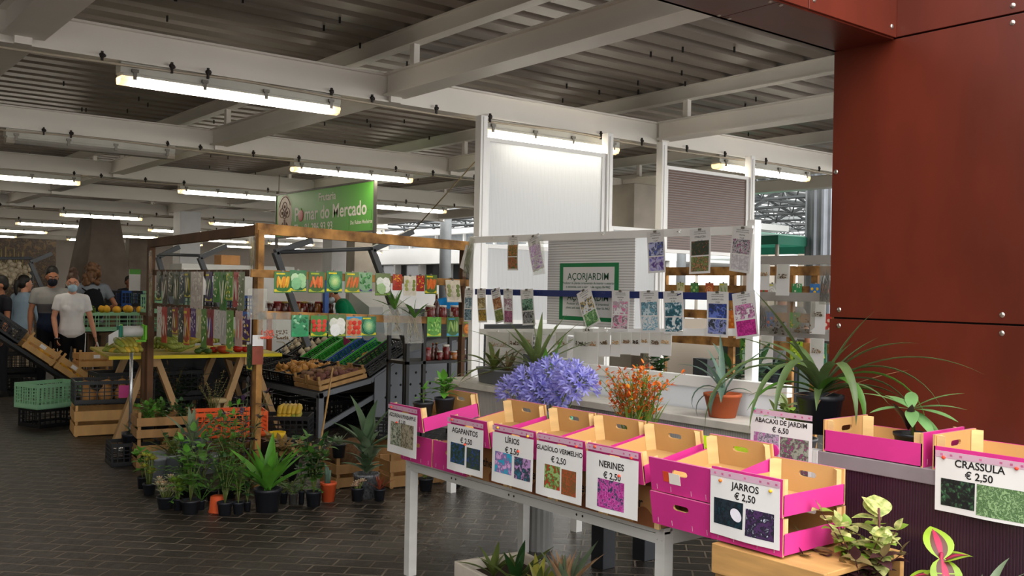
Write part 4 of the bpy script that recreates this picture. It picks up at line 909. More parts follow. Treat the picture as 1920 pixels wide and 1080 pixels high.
fruit_crate('magenta crate edge low among the plants at bottom right', (2.82, 1.72, .423), (0, 0, -.25), D=.34, Wd=.3, he=.13)
# white box of pineapple tops on the floor
t = thing('foam_box', 'dirty white foam box on the floor under the display table', 'box', (3.2, 3.93, 0), -.12)
for a, b in (((-.22, -.32, 0), (-.19, .32, .11)), ((.19, -.32, 0), (.22, .32, .11)), ((-.19, -.32, 0), (.19, -.29, .11)), ((-.19, .29, 0), (.19, .32, .11))):
    p = MB(); p.lo(a, b); p.build('side_panel', mat('dirty_foam', '#d5cabb', .8, .15, 5), t, bevel=.006)
p = MB(); p.lo((-.19, -.29, 0), (.19, .29, .055)); p.build('soil', SOIL, t)
for i, (px, py, L, n, ms, lb) in enumerate(((925, 1078, .2, 9, [0], 'olive green pineapple top at the left of the foam box'), (968, 1070, .27, 12, [0, 2], 'dark green pineapple top in the middle of the foam box'), (1010, 1068, .25, 10, [0, 3], 'yellowing pineapple top right of the middle one in the foam box'), (1060, 1075, .26, 18, [1, 1, 4], 'withered pinkish pineapple top standing right of the foam box'))):
    x_ = 3.14 if i < 3 else 3.0; q = at(px, py, x=x_); q.z = .057 if i < 3 else 0
    t = thing('pineapple_top', lb, 'plant', q)
    a = MB(); rosette(a, (0, 0, .0 if i < 3 else .17), n, L*1.1, .045, .7 if i < 3 else 1.0, 1.5, .5 if i < 3 else .3, 'strap', ms=ms, seed=60+i); a.build('foliage', [G['olive'], G['tan'], G['dark'], G['yel'], G['grey']], t)
    if i == 3:
        b = MB(); b.lathe([(0, 0), (.06, 0), (.055, .1), (.035, .18), (0, .2)], 12); b.build('fruit', mat('dry_fruit', '#8a6a4a', .8, .3, 40), t)
# ================================================================ FRUIT STALL ON THE LEFT
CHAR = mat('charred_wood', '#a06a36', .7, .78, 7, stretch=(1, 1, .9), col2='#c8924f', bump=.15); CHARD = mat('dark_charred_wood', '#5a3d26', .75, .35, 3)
SY, SX = 7.1, 3.1
pA = Vector((SX, SY, 0)); zA = at(478, 428, y=SY).z; B_ = at(284, 456, x=SX+.0); pB = Vector((SX, B_.y, 0)); zB = B_.z
t = thing('stall_frame', 'charred wooden stall frame hung with seed packets', 'frame', pA)
def wood(name, p, q, w_, h_, m=CHAR, up=(0, 0, 1)):
    b = MB(); b.bar(Vector(p)-pA, Vector(q)-pA, w_, h_, 0, up); return b.build(name, m, t, bevel=.003)
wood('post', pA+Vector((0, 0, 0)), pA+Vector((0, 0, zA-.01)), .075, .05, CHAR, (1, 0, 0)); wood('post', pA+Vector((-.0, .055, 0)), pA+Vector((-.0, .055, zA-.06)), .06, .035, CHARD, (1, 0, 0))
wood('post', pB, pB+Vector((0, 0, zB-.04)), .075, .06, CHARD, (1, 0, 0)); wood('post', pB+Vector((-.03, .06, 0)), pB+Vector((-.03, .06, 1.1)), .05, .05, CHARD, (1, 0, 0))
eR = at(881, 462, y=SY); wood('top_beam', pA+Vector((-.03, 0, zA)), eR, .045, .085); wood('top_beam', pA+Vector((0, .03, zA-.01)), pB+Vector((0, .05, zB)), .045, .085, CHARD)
R1a, R1b = at(470, 512, y=SY-.03), at(884, 531, y=SY-.03); R2a, R2b = at(488, 590, y=SY-.03), at(884, 603, y=SY-.03)
wood('rail', R1a, R1b, .022, .062); wood('rail', R2a, R2b, .022, .062)
xs = SX-.035; L1a, L1b = at(466, 512, x=xs), at(288, 511, x=xs); L2a, L2b = at(466, 586, x=xs), at(288, 573, x=xs)
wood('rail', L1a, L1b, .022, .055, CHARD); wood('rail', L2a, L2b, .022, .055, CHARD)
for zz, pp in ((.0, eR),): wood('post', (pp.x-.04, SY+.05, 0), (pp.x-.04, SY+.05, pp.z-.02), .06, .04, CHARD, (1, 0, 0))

# seed packets
PKC = {}
def pc(h): return mat('print_'+h[1:], h, .38, .1, 40)
def packet(label, o, w_, h_, kind, bg, cols, band, rot=PI/2, tilt=0, group=None, seed=0, head=None, hb=.14):
    """A printed seed packet with a small hanging tab; the picture is part of its face."""
    t = thing('seed_packet', label, 'seed packet', o, (tilt, 0, rot) if not rot else Euler((0, tilt, rot)), group); r = random.Random(seed+len(label))
    ms = [pc(bg)]+[pc(c) for c in cols]+[pc(band), pc(head or bg), CLIPM]; nb = len(cols)+1
    p = MB(); p.slab(lambda a, b: (-.004-.006*math.sin(PI*a)*math.sin(PI*b), w_/2-w_*a, -.006-h_*b), 6, 8, .004)
    def spot(y, z, ry, rz, m, ang=0, dx=0): p.ell((-.0048-.006*math.sin(PI*(.5-y/w_))*math.sin(PI*min(1, max(0, -z/h_)))-dx, y, z), (.0012, ry, rz), m, Matrix.Rotation(ang, 3, 'X'), 12, 4)
    zt, zb_ = -h_*(.22 if head or kind != 'leafy' else .1), -h_*(1-hb-.04); hz = zt-zb_
    if kind == 'long':
        for i in range(len(cols)*2): spot((-.3+.6*i/(len(cols)*2-1))*w_, (zt+zb_)/2, w_*.085, hz*.5, 1+i % (len(cols)), r.uniform(-.35, .35), .0004*(i % 3))
    elif kind == 'balls':
        for i in range(9): spot(((i % 3)-1)*w_*.29+r.uniform(-.05, .05)*w_, zt-hz*(.18+.31*(i//3)), w_*.145, w_*.14, 1+i % len(cols), 0, .0004*(i % 2))
    elif kind == 'head':
        for k in range(4): spot(0, (zt+zb_)/2, w_*(.44-.1*k), w_*(.44-.1*k)*1.05, 1+k % len(cols), 0, .0006*k)
    elif kind == 'big':
        for i, (y, z, s) in enumerate(((-.18, .35, .3), (.22, .3, .26), (.12, .72, .33), (-.25, .75, .22))): spot(y*w_, zt-hz*z, s*w_, s*w_*1.1, 1+i % len(cols), r.uniform(-.4, .4), .0005*i)
    else:
        for i in range(22): spot(r.uniform(-.38, .38)*w_, zt-hz*r.random(), w_*.1, w_*.06, 1+i % len(cols), r.uniform(0, 3), .0003*(i % 4))
    p.lo((-.0052, -w_*.49, -h_*(1-.02)), (-.0042, w_*.49, -h_*(1-hb)), nb)
    if head: p.lo((-.0056, -w_*.49, -.008-h_*.02), (-.0045, w_*.49, -h_*.2), nb+1)
    p.lo((-.0115, -w_*.12, -h_*.1), (-.0102, w_*.4, -h_*.17), nb) if kind in ('long', 'head') else None
    p.bar((-.001, -.01, -.004), (-.001, .01, -.004), .008, .016, nb+2)
    p.build('sleeve', ms, t); return t
def front(px, py, ph_, wp, *a, **k):
    o = at(px, py, y=SY-.046); sc = (o.x*.621+o.y*.784)/1795
    return packet(a[0], o, wp*sc/.80, ph_*sc, *a[1:], **k)
YB = '#e6d820'
front(530, 508, 40, 27, 'seed packet picturing yellow peppers, first on the upper front rail', 'long', '#3f7d3a', ['#f2a81f', '#f5bd2c', '#e8951a'], YB, seed=1)
front(559, 505, 41, 27, 'seed packet picturing pale green kohlrabi on the upper front rail', 'big', '#3a7a48', ['#a8d8a0', '#c4e4b8', '#8ac890'], YB, seed=2)
front(594, 508, 40, 26, 'seed packet picturing crossed carrots on the upper front rail', 'long', '#4a7038', ['#e8702a', '#f0863a', '#d8601f'], '#b8c82a', seed=3)
front(627, 507, 40, 26, 'seed packet picturing a green cabbage on the upper front rail', 'head', '#2f7a4a', ['#5aa86a', '#88c47a', '#b4dc8a', '#d0e89a'], YB, seed=4)
front(661, 509, 39, 25, 'seed packet picturing two thick carrots on the upper front rail', 'long', '#6a8a4a', ['#e0641f', '#ea7a30'], YB, seed=5)
front(685, 509, 38, 23, 'seed packet picturing leafy greens with a purple band on the upper front rail', 'leafy', '#8ab088', ['#3f8a48', '#5aa45a', '#2f7038'], '#4a2f88', seed=6)
front(718, 511, 42, 26, 'seed packet picturing white fennel bulbs on the upper front rail', 'big', '#6f8050', ['#f4f4ee', '#e8ede0', '#a8c890'], '#8fbf3a', seed=7, hb=.06)
front(745, 513, 30, 16, 'small red packet of orange flowers on the upper front rail', 'leafy', '#b03a26', ['#e8842a', '#f0b02a', '#c8301f'], '#c03020', seed=8)
front(769, 516, 37, 22, 'white packet picturing green sprouts on the upper front rail', 'balls', '#ded6c6', ['#8a9a4a', '#ded6c6', '#a8ac60'], '#ded6c6', seed=9)
front(788, 515, 30, 15, 'small packet of red and yellow flowers on the upper front rail', 'leafy', '#a83020', ['#f0c82a', '#e85a2a', '#d02020'], '#c03020', seed=10)
front(808, 514, 36, 21, 'seed packet picturing four slim carrots on the upper front rail', 'long', '#5a7a40', ['#e87028', '#f08038', '#da6820', '#e8782c'], YB, seed=11)
front(848, 524, 42, 26, 'tilted cream packet picturing sprouts at the right end of the upper front rail', 'balls', '#d8cfc0', ['#7a8a50', '#d8cfc0', '#98a068'], '#e8e2d8', seed=12, tilt=.18)
front(563, 589, 41, 28, 'green seed packet picturing leafy broccoli on the lower front rail', 'leafy', '#3f9a68', ['#1f6a40', '#9ad0a8', '#2a7a4a'], '#2fae6a', seed=13, hb=.2)
front(598, 590, 40, 27, 'seed packet picturing red radishes on the lower front rail', 'balls', '#4a8a3a', ['#e0402f', '#e85a48', '#d83024'], '#d8d42a', seed=14)
front(632, 588, 42, 29, 'seed packet picturing white onions on the lower front rail', 'big', '#5f7846', ['#f2f2ea', '#e6e8dc', '#ffffff'], '#c8d830', seed=15, hb=.06)
front(664, 591, 42, 27, 'blue edged packet with a bowl of red tomatoes on the lower front rail', 'balls', '#c8a078', ['#e0402a', '#d8301f', '#ea5a38'], '#38a0d0', seed=16, head='#38a0d8', hb=.07)
front(691, 592, 37, 26, 'seed packet picturing a round cabbage on the lower front rail', 'head', '#3a7a58', ['#4f9a70', '#78b886', '#a4d098', '#c0e0a0'], '#e0d82a', seed=17)
front(814, 593, 37, 25, 'seed packet picturing lettuce on the lower front rail', 'leafy', '#6ab04a', ['#8ed060', '#b0e078', '#5aa040'], '#dde030', seed=18)
front(849, 593, 37, 22, 'seed packet picturing courgettes on the lower front rail', 'long', '#4a7a3a', ['#a8c870', '#8ab858'], '#3aa0d0', seed=19)
front(875, 601, 30, 16, 'seed packet picturing an orange pumpkin at the right end of the lower front rail', 'head', '#8a6a3a', ['#e8852a', '#f09a38', '#e07820'], '#7aa83a', seed=20)
RSEED = mat('red_seed', '#e0604a', .6, .2, 40)
for px, py, wp, hp, f_, n, lb in ((501, 586, 28, 50, RSEED, 60, 'clear bag of pink red seeds by the corner post on the lower front rail'), (529, 586, 27, 50, SEED[1], 26, 'clear bag of dark seeds beside the bag of pink seeds')):
    o = at(px, py, y=SY-.05); sc = (o.x*.621+o.y*.784)/1795; q = clear_bag(lb, o, wp*sc/.8, hp*sc, f_, n, 0, fr=.3); q.rotation_euler = (0, 0, PI/2)
o = at(483, 541, y=SY-.06); q = clear_bag('empty clear bag wrapped round the corner post', o, .16, .24, FILMD, 3); q.rotation_euler = (0, 0, PI/2)
for (px, py, az, lb) in ((735, 572, -.3, 'clear bag with a rooted green leaf plant tied to the lower front rail'), (772, 588, -.2, 'clear bag of long leaved bulbs right of the rooted plant')):
    o = at(px, py, y=SY-.07); q = clear_bag(lb, o, .19, .26, DRY, 10, 0, strands=True); q.rotation_euler = (0, .2, PI/2)
    p = MB(); rosette(p, (-.01, -.02, -.04), 8, .26, .035, .3, 1.4, .6, seed=int(px)); p.build('foliage', G['mid'], q)
# packets on the left side rails, seen obliquely
up = [('#3a3f34', '#8f9a80', 'dark herb', 299), ('#4a4438', '#c0b8a0', 'silvery dried herb', 311), ('#3f4a38', '#b8b090', 'grey stalk', 322), ('#45503c', '#d0c8a8', 'pale root', 332), ('#3f4f5a', '#c8c8a0', 'blue topped', 343), ('#4a5a3a', '#d8c83a', 'yellow footed', 353), ('#c8bcb4', '#d8d0c8', 'pinkish white', 370), ('#4a3a6a', '#6a9a4a', 'purple', 393), ('#4a8a3a', '#c8d8a0', 'leek', 407), ('#3f7a34', '#e0e0b0', 'spring onion', 420), ('#6a9a48', '#e0d840', 'yellow green', 431), ('#b04a48', '#d8c8b8', 'red', 445), ('#7a8468', '#a8b090', 'grey green', 453)]
for i, (bg, c, nm, px) in enumerate(up):
    o = at(px, 508, x=xs-.016); packet(f'narrow {nm} packet on the upper left side rail', o, .14 if i != 6 else .3, .28+.05*math.sin(i*2.3), 'long' if i % 2 else 'leafy', bg, [c, bg, '#e4e0d4'], '#d8cc3a' if i in (0, 5, 7, 10) else bg, 0, 0, seed=40+i, hb=.1)
lowp = [('#d8d4cc', '#e08a80', 'clear and pink', 300), ('#b83a30', '#e8c8b0', 'red chilli', 309), ('#3a4034', '#c8c8b8', 'dark bean', 319), ('#8a3a30', '#e0c040', 'brown and yellow', 329), ('#3f3f3a', '#b8b8a8', 'black seeded', 341), ('#b84a38', '#e0d040', 'red with yellow foot', 351), ('#5a2f7a', '#c8b8d8', 'purple kale', 364), ('#c8c090', '#e0d8b0', 'straw coloured', 374), ('#5a8a3a', '#c8d890', 'green bean', 384), ('#8a2f34', '#3a6ac0', 'dark red and blue', 395), ('#d0ccc8', '#b8b4b0', 'white filmy', 408), ('#c0bcb8', '#a8a8a8', 'pale filmy', 420), ('#6a9a4a', '#d8e0a0', 'asparagus green', 432), ('#c8a8a0', '#d86a50', 'pale orange', 449), ('#4a2f6a', '#e8c82a', 'purple with yellow text and blue top', 463)]
for i, (bg, c, nm, px) in enumerate(lowp):
    o = at(px, 582-(466-px)*.05, x=xs-.016); packet(f'narrow {nm} packet on the lower left side rail', o, .14, .29+.05*math.sin(i*1.7), 'long' if i % 2 else 'leafy', bg, [c, bg, '#e0dcd4'], '#e0cc3a' if i in (3, 5, 12, 14) else bg, 0, 0, seed=70+i, hb=.12, head='#2f6ac0' if i == 14 else None)
for px, py, hh, ax, lb in ((474, 442, .2, SX-.06, 'bunch of dried stems in film tied high on the corner post'), (283, 470, .22, SX-.06, 'bunch of pale stems in film tied high on the far left post'), (283, 512, .3, SX-.06, 'bundle of shiny wrapped bags tied to the far left post')):
    clear_bag(lb, at(px, py, x=ax), .1, hh*1.4, DRY if hh != .22 else G['tan'], 14, 0, strands=True)
p = MB(); p.slab(lambda a, b: (.0, .045-.09*a, -.001-.085*b), 2, 2, .001, ax=(1, 0, 0)); p.slab(lambda a, b: (.0, .045-.09*a, -.09-.14*b), 2, 2, .001, 1, 1)
tag(p.build('post_leaflet', [PAPER, photo('leaf_red', ['#d84a3a', '#e8a090', '#b83020', '#f0e0d0'], 3, 4)], None, at(484, 628, y=SY-.046), (0, 0, PI/2)), 'white and red leaflet stapled to the front of the corner post', 'leaflet')
packet('dark green packet pinned to the left face of the corner post', at(469, 645, x=SX-.045), .1, .2, 'leafy', '#2f4a2c', ['#4f7a3a', '#3a5a30'], '#d8c83a', 0, seed=5)

# yellow trestle table
YT = at(205, 668, z=.85); ang = -.14
t = thing('trestle_table', 'yellow topped trestle table piled with bananas', 'table', (YT.x, YT.y, 0), ang)
p = MB(); p.lo((0, 0, .82), (1.75, 1.55, .85)); p.build('table_top', mat('yellow_board', '#b8a324', .55, .3, 3, stretch=(1, 4, 1), col2='#c9b52c'), t, bevel=.003)
p = MB(); p.lo((-.004, -.006, .815), (1.756, 0, .848)); p.build('edge_strip', mat('yellow_edge', '#e5d212', .5, .08), t)
TW = mat('trestle_wood', '#b89468', .7, .2, 3, stretch=(1, 1, .5))
for x in (.42, 1.4):
    for y in (.12, 1.3):
        for s in (-1, 1):
            p = MB(); p.bar((x+s*.05, y, .81), (x+s*.34, y-.1*(y < 1)+.1*(y > 1), .0), .06, .115, 0, (0, 1, 0)); p.build('leg', TW, t, bevel=.002)
    p = MB(); p.lo((x-.04, .03, .73), (x+.04, 1.5, .815)); p.build('ridge_bar', TW, t)
def on_yel(px, py, z=.853): return at(px, py, z=z)
BAN = [mat('banana_green', '#7f8a35', .45, .25, 12), mat('banana_yellow', '#c2a136', .45, .25, 12), mat('banana_olive', '#9a9138', .45, .25, 12)]
def bananas(label, o, n, L, m, rot, group='banana hands on the yellow table', rows=2):
    L *= 1.1; o = Vector(o)-Vector((math.cos(rot), math.sin(rot), 0))*L*.55
    t = thing('banana_hand', label, 'bananas', o, rot, group); r = random.Random(int(o[0]*100))
    c = MB(); c.ell((0, 0, .09), (.025, .04, .03), n=8, k=6); c.build('stalk', BAN[0], t)
    for k in range(n):
        row = k % rows; m_ = n/rows; v = (k//rows-(m_-1)/2); y = v*.046; z0 = .026+row*.045; f_ = 1-.12*row
        pts = [Vector((.0, y*.35, .075+row*.02)), Vector((L*.22*f_, y*.8, z0+.06)), Vector((L*.55*f_, y*1.0, z0+.045+r.uniform(-.008, .008))), Vector((L*.85*f_, y*.95, z0+.012)), Vector((L*.98*f_, y*.9, z0+.004))]
        b = MB(); b.tube(pts, [.012, .027, .031, .027, .01], 8); b.build('banana', m if r.random() < .7 else r.choice(BAN), t)
    return t
for px, py, n, L, m, rt, lb in ((222, 663, 12, .24, BAN[0], -2.9, 'large green banana hand at the left end of the yellow table'), (262, 657, 10, .2, BAN[1], -1.2, 'yellow banana hand behind the bag dispenser'), (312, 656, 12, .24, BAN[0], -2.2, 'green banana hand right of the far stall post'), (338, 662, 12, .22, BAN[0], -3.0, 'green banana hand at the front edge of the yellow table'),
                               (345, 640, 12, .25, BAN[2], -1.0, 'olive banana hand in the middle of the yellow table'), (372, 645, 10, .22, BAN[0], -2.6, 'green banana hand just right of the middle on the yellow table'), (398, 640, 10, .22, BAN[2], -1.1, 'olive banana hand toward the right of the yellow table'), (425, 640, 10, .22, BAN[2], -2.8, 'rearmost olive banana hand at the right end of the yellow table')):
    bananas(lb, on_yel(px, py), n, L, m, rt)
for px, py, n, L, m, rt, lb in ((320, 645, 10, .22, BAN[0], -.9, 'green banana hand lying on top of the heap, right of the far stall post'), (358, 636, 10, .22, BAN[1], -2.8, 'yellowish banana hand on top of the heap in the middle'), (385, 634, 10, .2, BAN[2], -1.2, 'olive banana hand on top of the heap toward the right'), (238, 652, 9, .2, BAN[2], -1.3, 'olive banana hand on top at the left end of the yellow table'), (410, 632, 9, .2, BAN[0], -2.6, 'green banana hand on top of the heap at the right')):
    q = on_yel(px, py+12, .93); bananas(lb, q, n, L, m, rt)
PEP = {'red': mat('red_pepper', '#b2281c', .25, .15, 6), 'green': mat('green_pepper', '#3c5a24', .25, .2, 6), 'orange': mat('mottled_tomato', '#b0472c', .35, .25, 8)}
def pepper(label, o, r, m, group=None, name='pepper', cat='pepper', sq=.85, lob=4):
    t = thing(name, label, cat, o, rnd.uniform(0, 6), group)
    p = MB(); p.lathe([(0, .12*r), (r*.5, .0), (r*.9, r*.35), (r, r*.9*sq), (r*.75, r*1.5*sq), (r*.3, r*1.6*sq), (0, r*1.45*sq)], 16, 0, wob=.12, lobes=lob); p.build('flesh', m, t)
    p = MB(); p.tube([(0, 0, r*1.4*sq), (.004, 0, r*1.75*sq), (.012, 0, r*2.0*sq)], [.006, .004, .005], 6); p.build('stalk', BAN[0], t); return t
for px, py, r_, m, lb, nm in ((372, 663, .04, 'green', 'dark green pepper left of the dark aubergine heap', 'pepper'), (380, 660, .045, 'green', 'dark green pepper behind the frontmost green one', 'pepper'), (390, 663, .04, 'green', 'dark green pepper beside the large ribbed tomato', 'pepper'), (401, 661, .045, 'red', 'dull red pepper left of the large ribbed tomato', 'pepper'),
                          (421, 662, .085, 'orange', 'large ribbed orange red tomato at the front of the yellow table', 'tomato'), (446, 660, .055, 'red', 'bright red pepper at the right end of the yellow table', 'pepper'), (461, 660, .045, 'red', 'red pepper half hidden by the corner post', 'pepper'), (436, 655, .045, 'green', 'green pepper between the ribbed tomato and the red pepper', 'pepper')):
    pepper(lb, on_yel(px, py), r_, PEP[m], name=nm, cat=nm, sq=.6 if nm == 'tomato' else .85, lob=7 if nm == 'tomato' else 4)
# bag dispenser on a steel pole
q = at(246, 700, y=9.45); zt = at(246, 641, y=9.45).z; STEEL = mat('polished_steel', '#b9bcc0', .25, .05, metal=.8)
t = thing('bag_dispenser', 'green and yellow bag roll dispenser on a steel pole', 'dispenser', (q.x, 9.45, 0))
p = MB(); p.lathe([(.16, 0), (.16, .012), (.03, .03)], 20); p.build('base', STEEL, t); p = MB(); p.tube([(0, 0, .02), (0, 0, zt)], .016, 10); p.build('pole', STEEL, t)
GD = mat('dispenser_green', '#12806a', .4, .06); GY = mat('dispenser_lime', '#6fc22a', .4, .06)
p = MB(); p.lo((-.12, -.05, zt), (.12, .05, zt+.018)); p.build('tray', [GY], t)
for s in (-1, 1):
    p = MB(); p.lo((s*.115-.012, -.055, zt+.018), (s*.115+.012, .055, zt+.16)); p.lo((s*.1-.006, -.03, zt+.02), (s*.1+.006, .03, zt+.17), 1); p.build('bracket', [GD if s < 0 else GY, GY], t, bevel=.006)
p = MB(); p.tube([(-.09, 0, zt+.1), (.09, 0, zt+.1)], .055, 18); p.build('bag_roll', mat('bag_roll_film', '#d5d6d6', .25, .08), t)
p = MB(); p.slab(lambda a, b: (-.13-.09*a, -.02, zt+.02+.1*b-.05*a), 2, 2, .001, ax=(0, 1, 0)); p.build('hanging_bag', PAPER, t)

# crates
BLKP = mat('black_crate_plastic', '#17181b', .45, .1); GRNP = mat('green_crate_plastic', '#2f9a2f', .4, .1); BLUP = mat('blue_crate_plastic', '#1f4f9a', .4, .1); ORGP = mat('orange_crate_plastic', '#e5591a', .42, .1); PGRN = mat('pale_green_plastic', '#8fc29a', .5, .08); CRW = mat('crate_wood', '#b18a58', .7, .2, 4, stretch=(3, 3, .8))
def lattice_crate(label, loc, rot, L, W_, h, m, nx=10, nz=3, th=.012, group=None, low=None, name='plastic_crate', tagm=None):
    """Moulded crate with open lattice walls: L along local x, W_ along y."""
    t = thing(name, label, 'crate', loc, rot, group)
    p = MB(); p.lo((-L/2, -W_/2, 0), (L/2, W_/2, .012)); p.build('base', m, t)
    for ax in (0, 1):
        for s in (-1, 1):
            p = MB(); ln, off = (L, W_/2) if ax == 0 else (W_, L/2); hh = h if (low is None or ax != low) else h*.6
            def bx(u0, u1, z0, z1, e=th):
                a, b = (off-e)*s, off*s
                if ax == 0: p.lo((u0, min(a, b), z0), (u1, max(a, b), z1))
                else: p.lo((min(a, b), u0, z0), (max(a, b), u1, z1))
            k = ln/2-(.0 if ax == 0 else th); bx(-k, k, .0, h*.2); bx(-k, k, hh-h*.15, hh, th*1.3)
            n_ = max(4, int(nx*ln/L))
            for i in range(n_+1): u = -k+2*k*i/n_; w2 = .005 if 0 < i < n_ else .014; bx(max(-k, u-w2), min(k, u+w2), h*.2, hh-h*.15, th*.8)
            for j in range(1, nz+1): z = h*.2+(hh-h*.35)*j/(nz+1); bx(-k, k, z-.004, z+.004, th*.6)
            p.build('side_panel', m, t)
    if tagm is not None:
        p = MB(); p.lo((-L/2-.004, -.06, h*.3), (-L/2-.001, .06, h*.6)); p.build('card_label', tagm, t)
    return t
def slat_crate(label, loc, rot, L, W_, h, m=CRW, rows=2, group=None, posth=.03, print_=None):
    """Wooden crate of thin slats on corner posts: L along local x."""
    t = thing('wooden_crate', label, 'crate', loc, rot, group)
    p = MB(); p.lo((-L/2+.01, -W_/2+.01, .008), (L/2-.01, W_/2-.01, .016)); p.build('base', m, t)
    for ax in (0, 1):
        for s in (-1, 1):
            p = MB(); sh = h/rows*.72
            for j in range(rows):
                z0 = .0+j*(h/rows)+(h/rows-sh)*.3
                if ax == 0: p.lo((-L/2, min(s*W_/2, s*(W_/2-.008)), z0), (L/2, max(s*W_/2, s*(W_/2-.008)), z0+sh))
                else: p.lo((min(s*L/2, s*(L/2-.01)), -W_/2+.009, z0), (max(s*L/2, s*(L/2-.01)), W_/2-.009, z0+sh))
            q = p.build('side_panel' if ax == 0 else 'end_panel', m, t, bevel=.0015)
            if ax == 0 and s == -1 and print_:
                k = MB(); k.lo((-.05, -W_/2-.0012, h*.6), (.03, -W_/2-.0004, h*.82)); k.build('label_slip', PAPER, q)
    for sx in (-1, 1):
        for sy in (-1, 1):
            p = MB(); p.lo((sx*(L/2-.012)-.012*0-.014, sy*(W_/2-.012)-.014, 0), (sx*(L/2-.012)+.010, sy*(W_/2-.012)+.010, h+posth)) if False else p.lo((min(sx*(L/2-.0105), sx*(L/2-.036)), min(sy*(W_/2-.0085), sy*(W_/2-.034)), -.0), (max(sx*(L/2-.0105), sx*(L/2-.036)), max(sy*(W_/2-.0085), sy*(W_/2-.034)), h+posth)); p.build('corner_post', m, t)
    return t
def produce(base, n, fn, L, W_, z0, layers=1, group=None, seed=0):
    """Things heaped in a crate: fn(i, location) makes one."""
    r = random.Random(seed); M_ = base.matrix_basis.copy(); k = 0
    nx = max(1, round(math.sqrt(n/layers*L/W_))); ny = max(1, math.ceil(n/layers/nx))
    for l in range(layers):
        for i in range(nx):
            for j in range(ny):
                if k >= n: return
                x = (i+.5)/nx*L-L/2+r.uniform(-.01, .01)+(.5*L/nx*.5 if l else 0); y = (j+.5)/ny*W_-W_/2+r.uniform(-.01, .01)
                fn(k, M_ @ Vector((x, y, z0+l*.045+r.uniform(-.004, .006)))); k += 1
ONI = mat('onion_skin', '#c08a45', .35, .3, 14, stretch=(1, 1, .3)); POT_ = mat('potato_skin', '#8a6a54', .8, .2, 18); POTR = mat('red_potato_skin', '#7a5148', .8, .2, 18); GARL = mat('garlic_skin', '#cdbfa6', .6, .15, 14)
def protos():
    d = {}
    t = thing('onion', '', 'onion'); p = MB(); p.lathe([(0, 0), (.018, .002), (.036, .02), (.039, .034), (.03, .055), (.012, .068), (.005, .08), (.004, .09), (0, .09)], 14); p.build('bulb', ONI, t)
    p = MB(); p.lathe([(.0, -.004), (.006, -.003), (.006, .002)], 8); p.build('root', GARL, t); d['onion'] = t
    for nm, m in (('potato', POT_), ('red_potato', POTR)):
        p = MB(); p.ell((0, 0, .026), (.042, .031, .027), n=14, k=9, noise=.09, seed=3); o = p.build(nm, m); tag(o, '', 'potato'); d[nm] = o
    t = thing('squash', '', 'squash'); p = MB(); p.lathe([(0, 0), (.055, .005), (.08, .05), (.07, .1), (.045, .14), (.04, .18), (.045, .21), (.02, .225), (0, .225)], 16); p.build('flesh', mat('squash_skin', '#c58f52', .5, .15, 6), t)
    p = MB(); p.tube([(0, 0, .22), (.005, 0, .255)], [.012, .009], 6); p.build('stalk', WSTEM, t); d['squash'] = t
    t = thing('lemon', '', 'lemon'); p = MB(); p.lathe([(0, -.0), (.01, .004), (.03, .02), (.035, .042), (.028, .065), (.01, .08), (0, .085)], 12); p.build('flesh', mat('lemon_skin', '#dba426', .4, .12, 10), t); d['lemon'] = t
    return d
PR = protos(); used = {}
def put(kind, loc, label, group, rot=None, s=None):
    rot = rot or (rnd.uniform(-.7, .7), rnd.uniform(-.7, .7), rnd.uniform(0, 6.28))
    if kind not in used:
        o = PR[kind]; used[kind] = 1; o.location = loc; o.rotation_euler = rot; o['label'] = label; o['group'] = group
        if s: o.scale = (s,)*3
    else: o = dup(PR[kind], loc, rot, label, group, s)
    return o

# steel display stand, stepped up towards the back
STG = mat('grey_steel_paint', '#6a6f76', .45, .1, 3); DX0, DY0, DY1 = 4.66, 9.1, 11.8
t = thing('display_stand', 'grey steel stepped display stand holding crates of onions and potatoes', 'stand', (DX0, DY0, 0))
prof = [(0, .47), (.62, .60), (1.1, .88), (1.75, 1.0)]
for y in (0, DY1-DY0-.05):
    for x, z in ((0, .47), (1.7, .99)):
        p = MB(); p.lo((x, y, 0), (x+.06, y+.06, z-.02)); p.build('leg', STG, t, bevel=.003)
    for (x0, z0), (x1, z1) in zip(prof, prof[1:]):
        p = MB(); p.bar((x0, y+.025, z0-.03), (x1, y+.025, z1-.03), .05, .055); p.build('rail', STG, t, bevel=.002)
    p = MB(); p.bar((.06, y+.03, .1), (1.0, y+.03, .55), .03, .05); p.build('brace', STG, t)
p = MB(); p.bar((.025, 0, .44), (.025, DY1-DY0, .44), .05, .06); p.build('rail', STG, t, bevel=.002)
p = MB(); vs = []
for x, z in prof: vs += [(x, 0, z-.004), (x, DY1-DY0, z-.004)]
for x, z in prof: vs += [(x, 0, z-.012), (x, DY1-DY0, z-.012)]
p.add(vs, [(2*i, 2*i+2, 2*i+3, 2*i+1) for i in range(3)]+[(8+2*i, 8+2*i+1, 8+2*i+3, 8+2*i+2) for i in range(3)]); p.build('shelf', STG, t)
p = MB(); vs = [(.66, -.012, .0), (1.9, -.012, .0), (1.9, -.012, 1.0), (1.1, -.012, .86), (.66, -.012, .6)]; vs += [(x, .0, z) for x, _, z in vs]
p.add(vs, [(0, 1, 2, 3, 4), (9, 8, 7, 6, 5)]+[(i, 5+i, 5+(i+1) % 5, (i+1) % 5) for i in range(5)])
for i in range(5):
    for j in range(5):
        x, z = .8+.13*i+.06*(j % 2), .12+.13*j
        if z < .55+(x-.66)*.5: p.tube([(x, -.0135, z), (x, -.0125, z)], .014, 10, 1)
p.build('perforated_panel', [STG, mat('hole_dark', '#0c0d0f', .9, 0)], t)
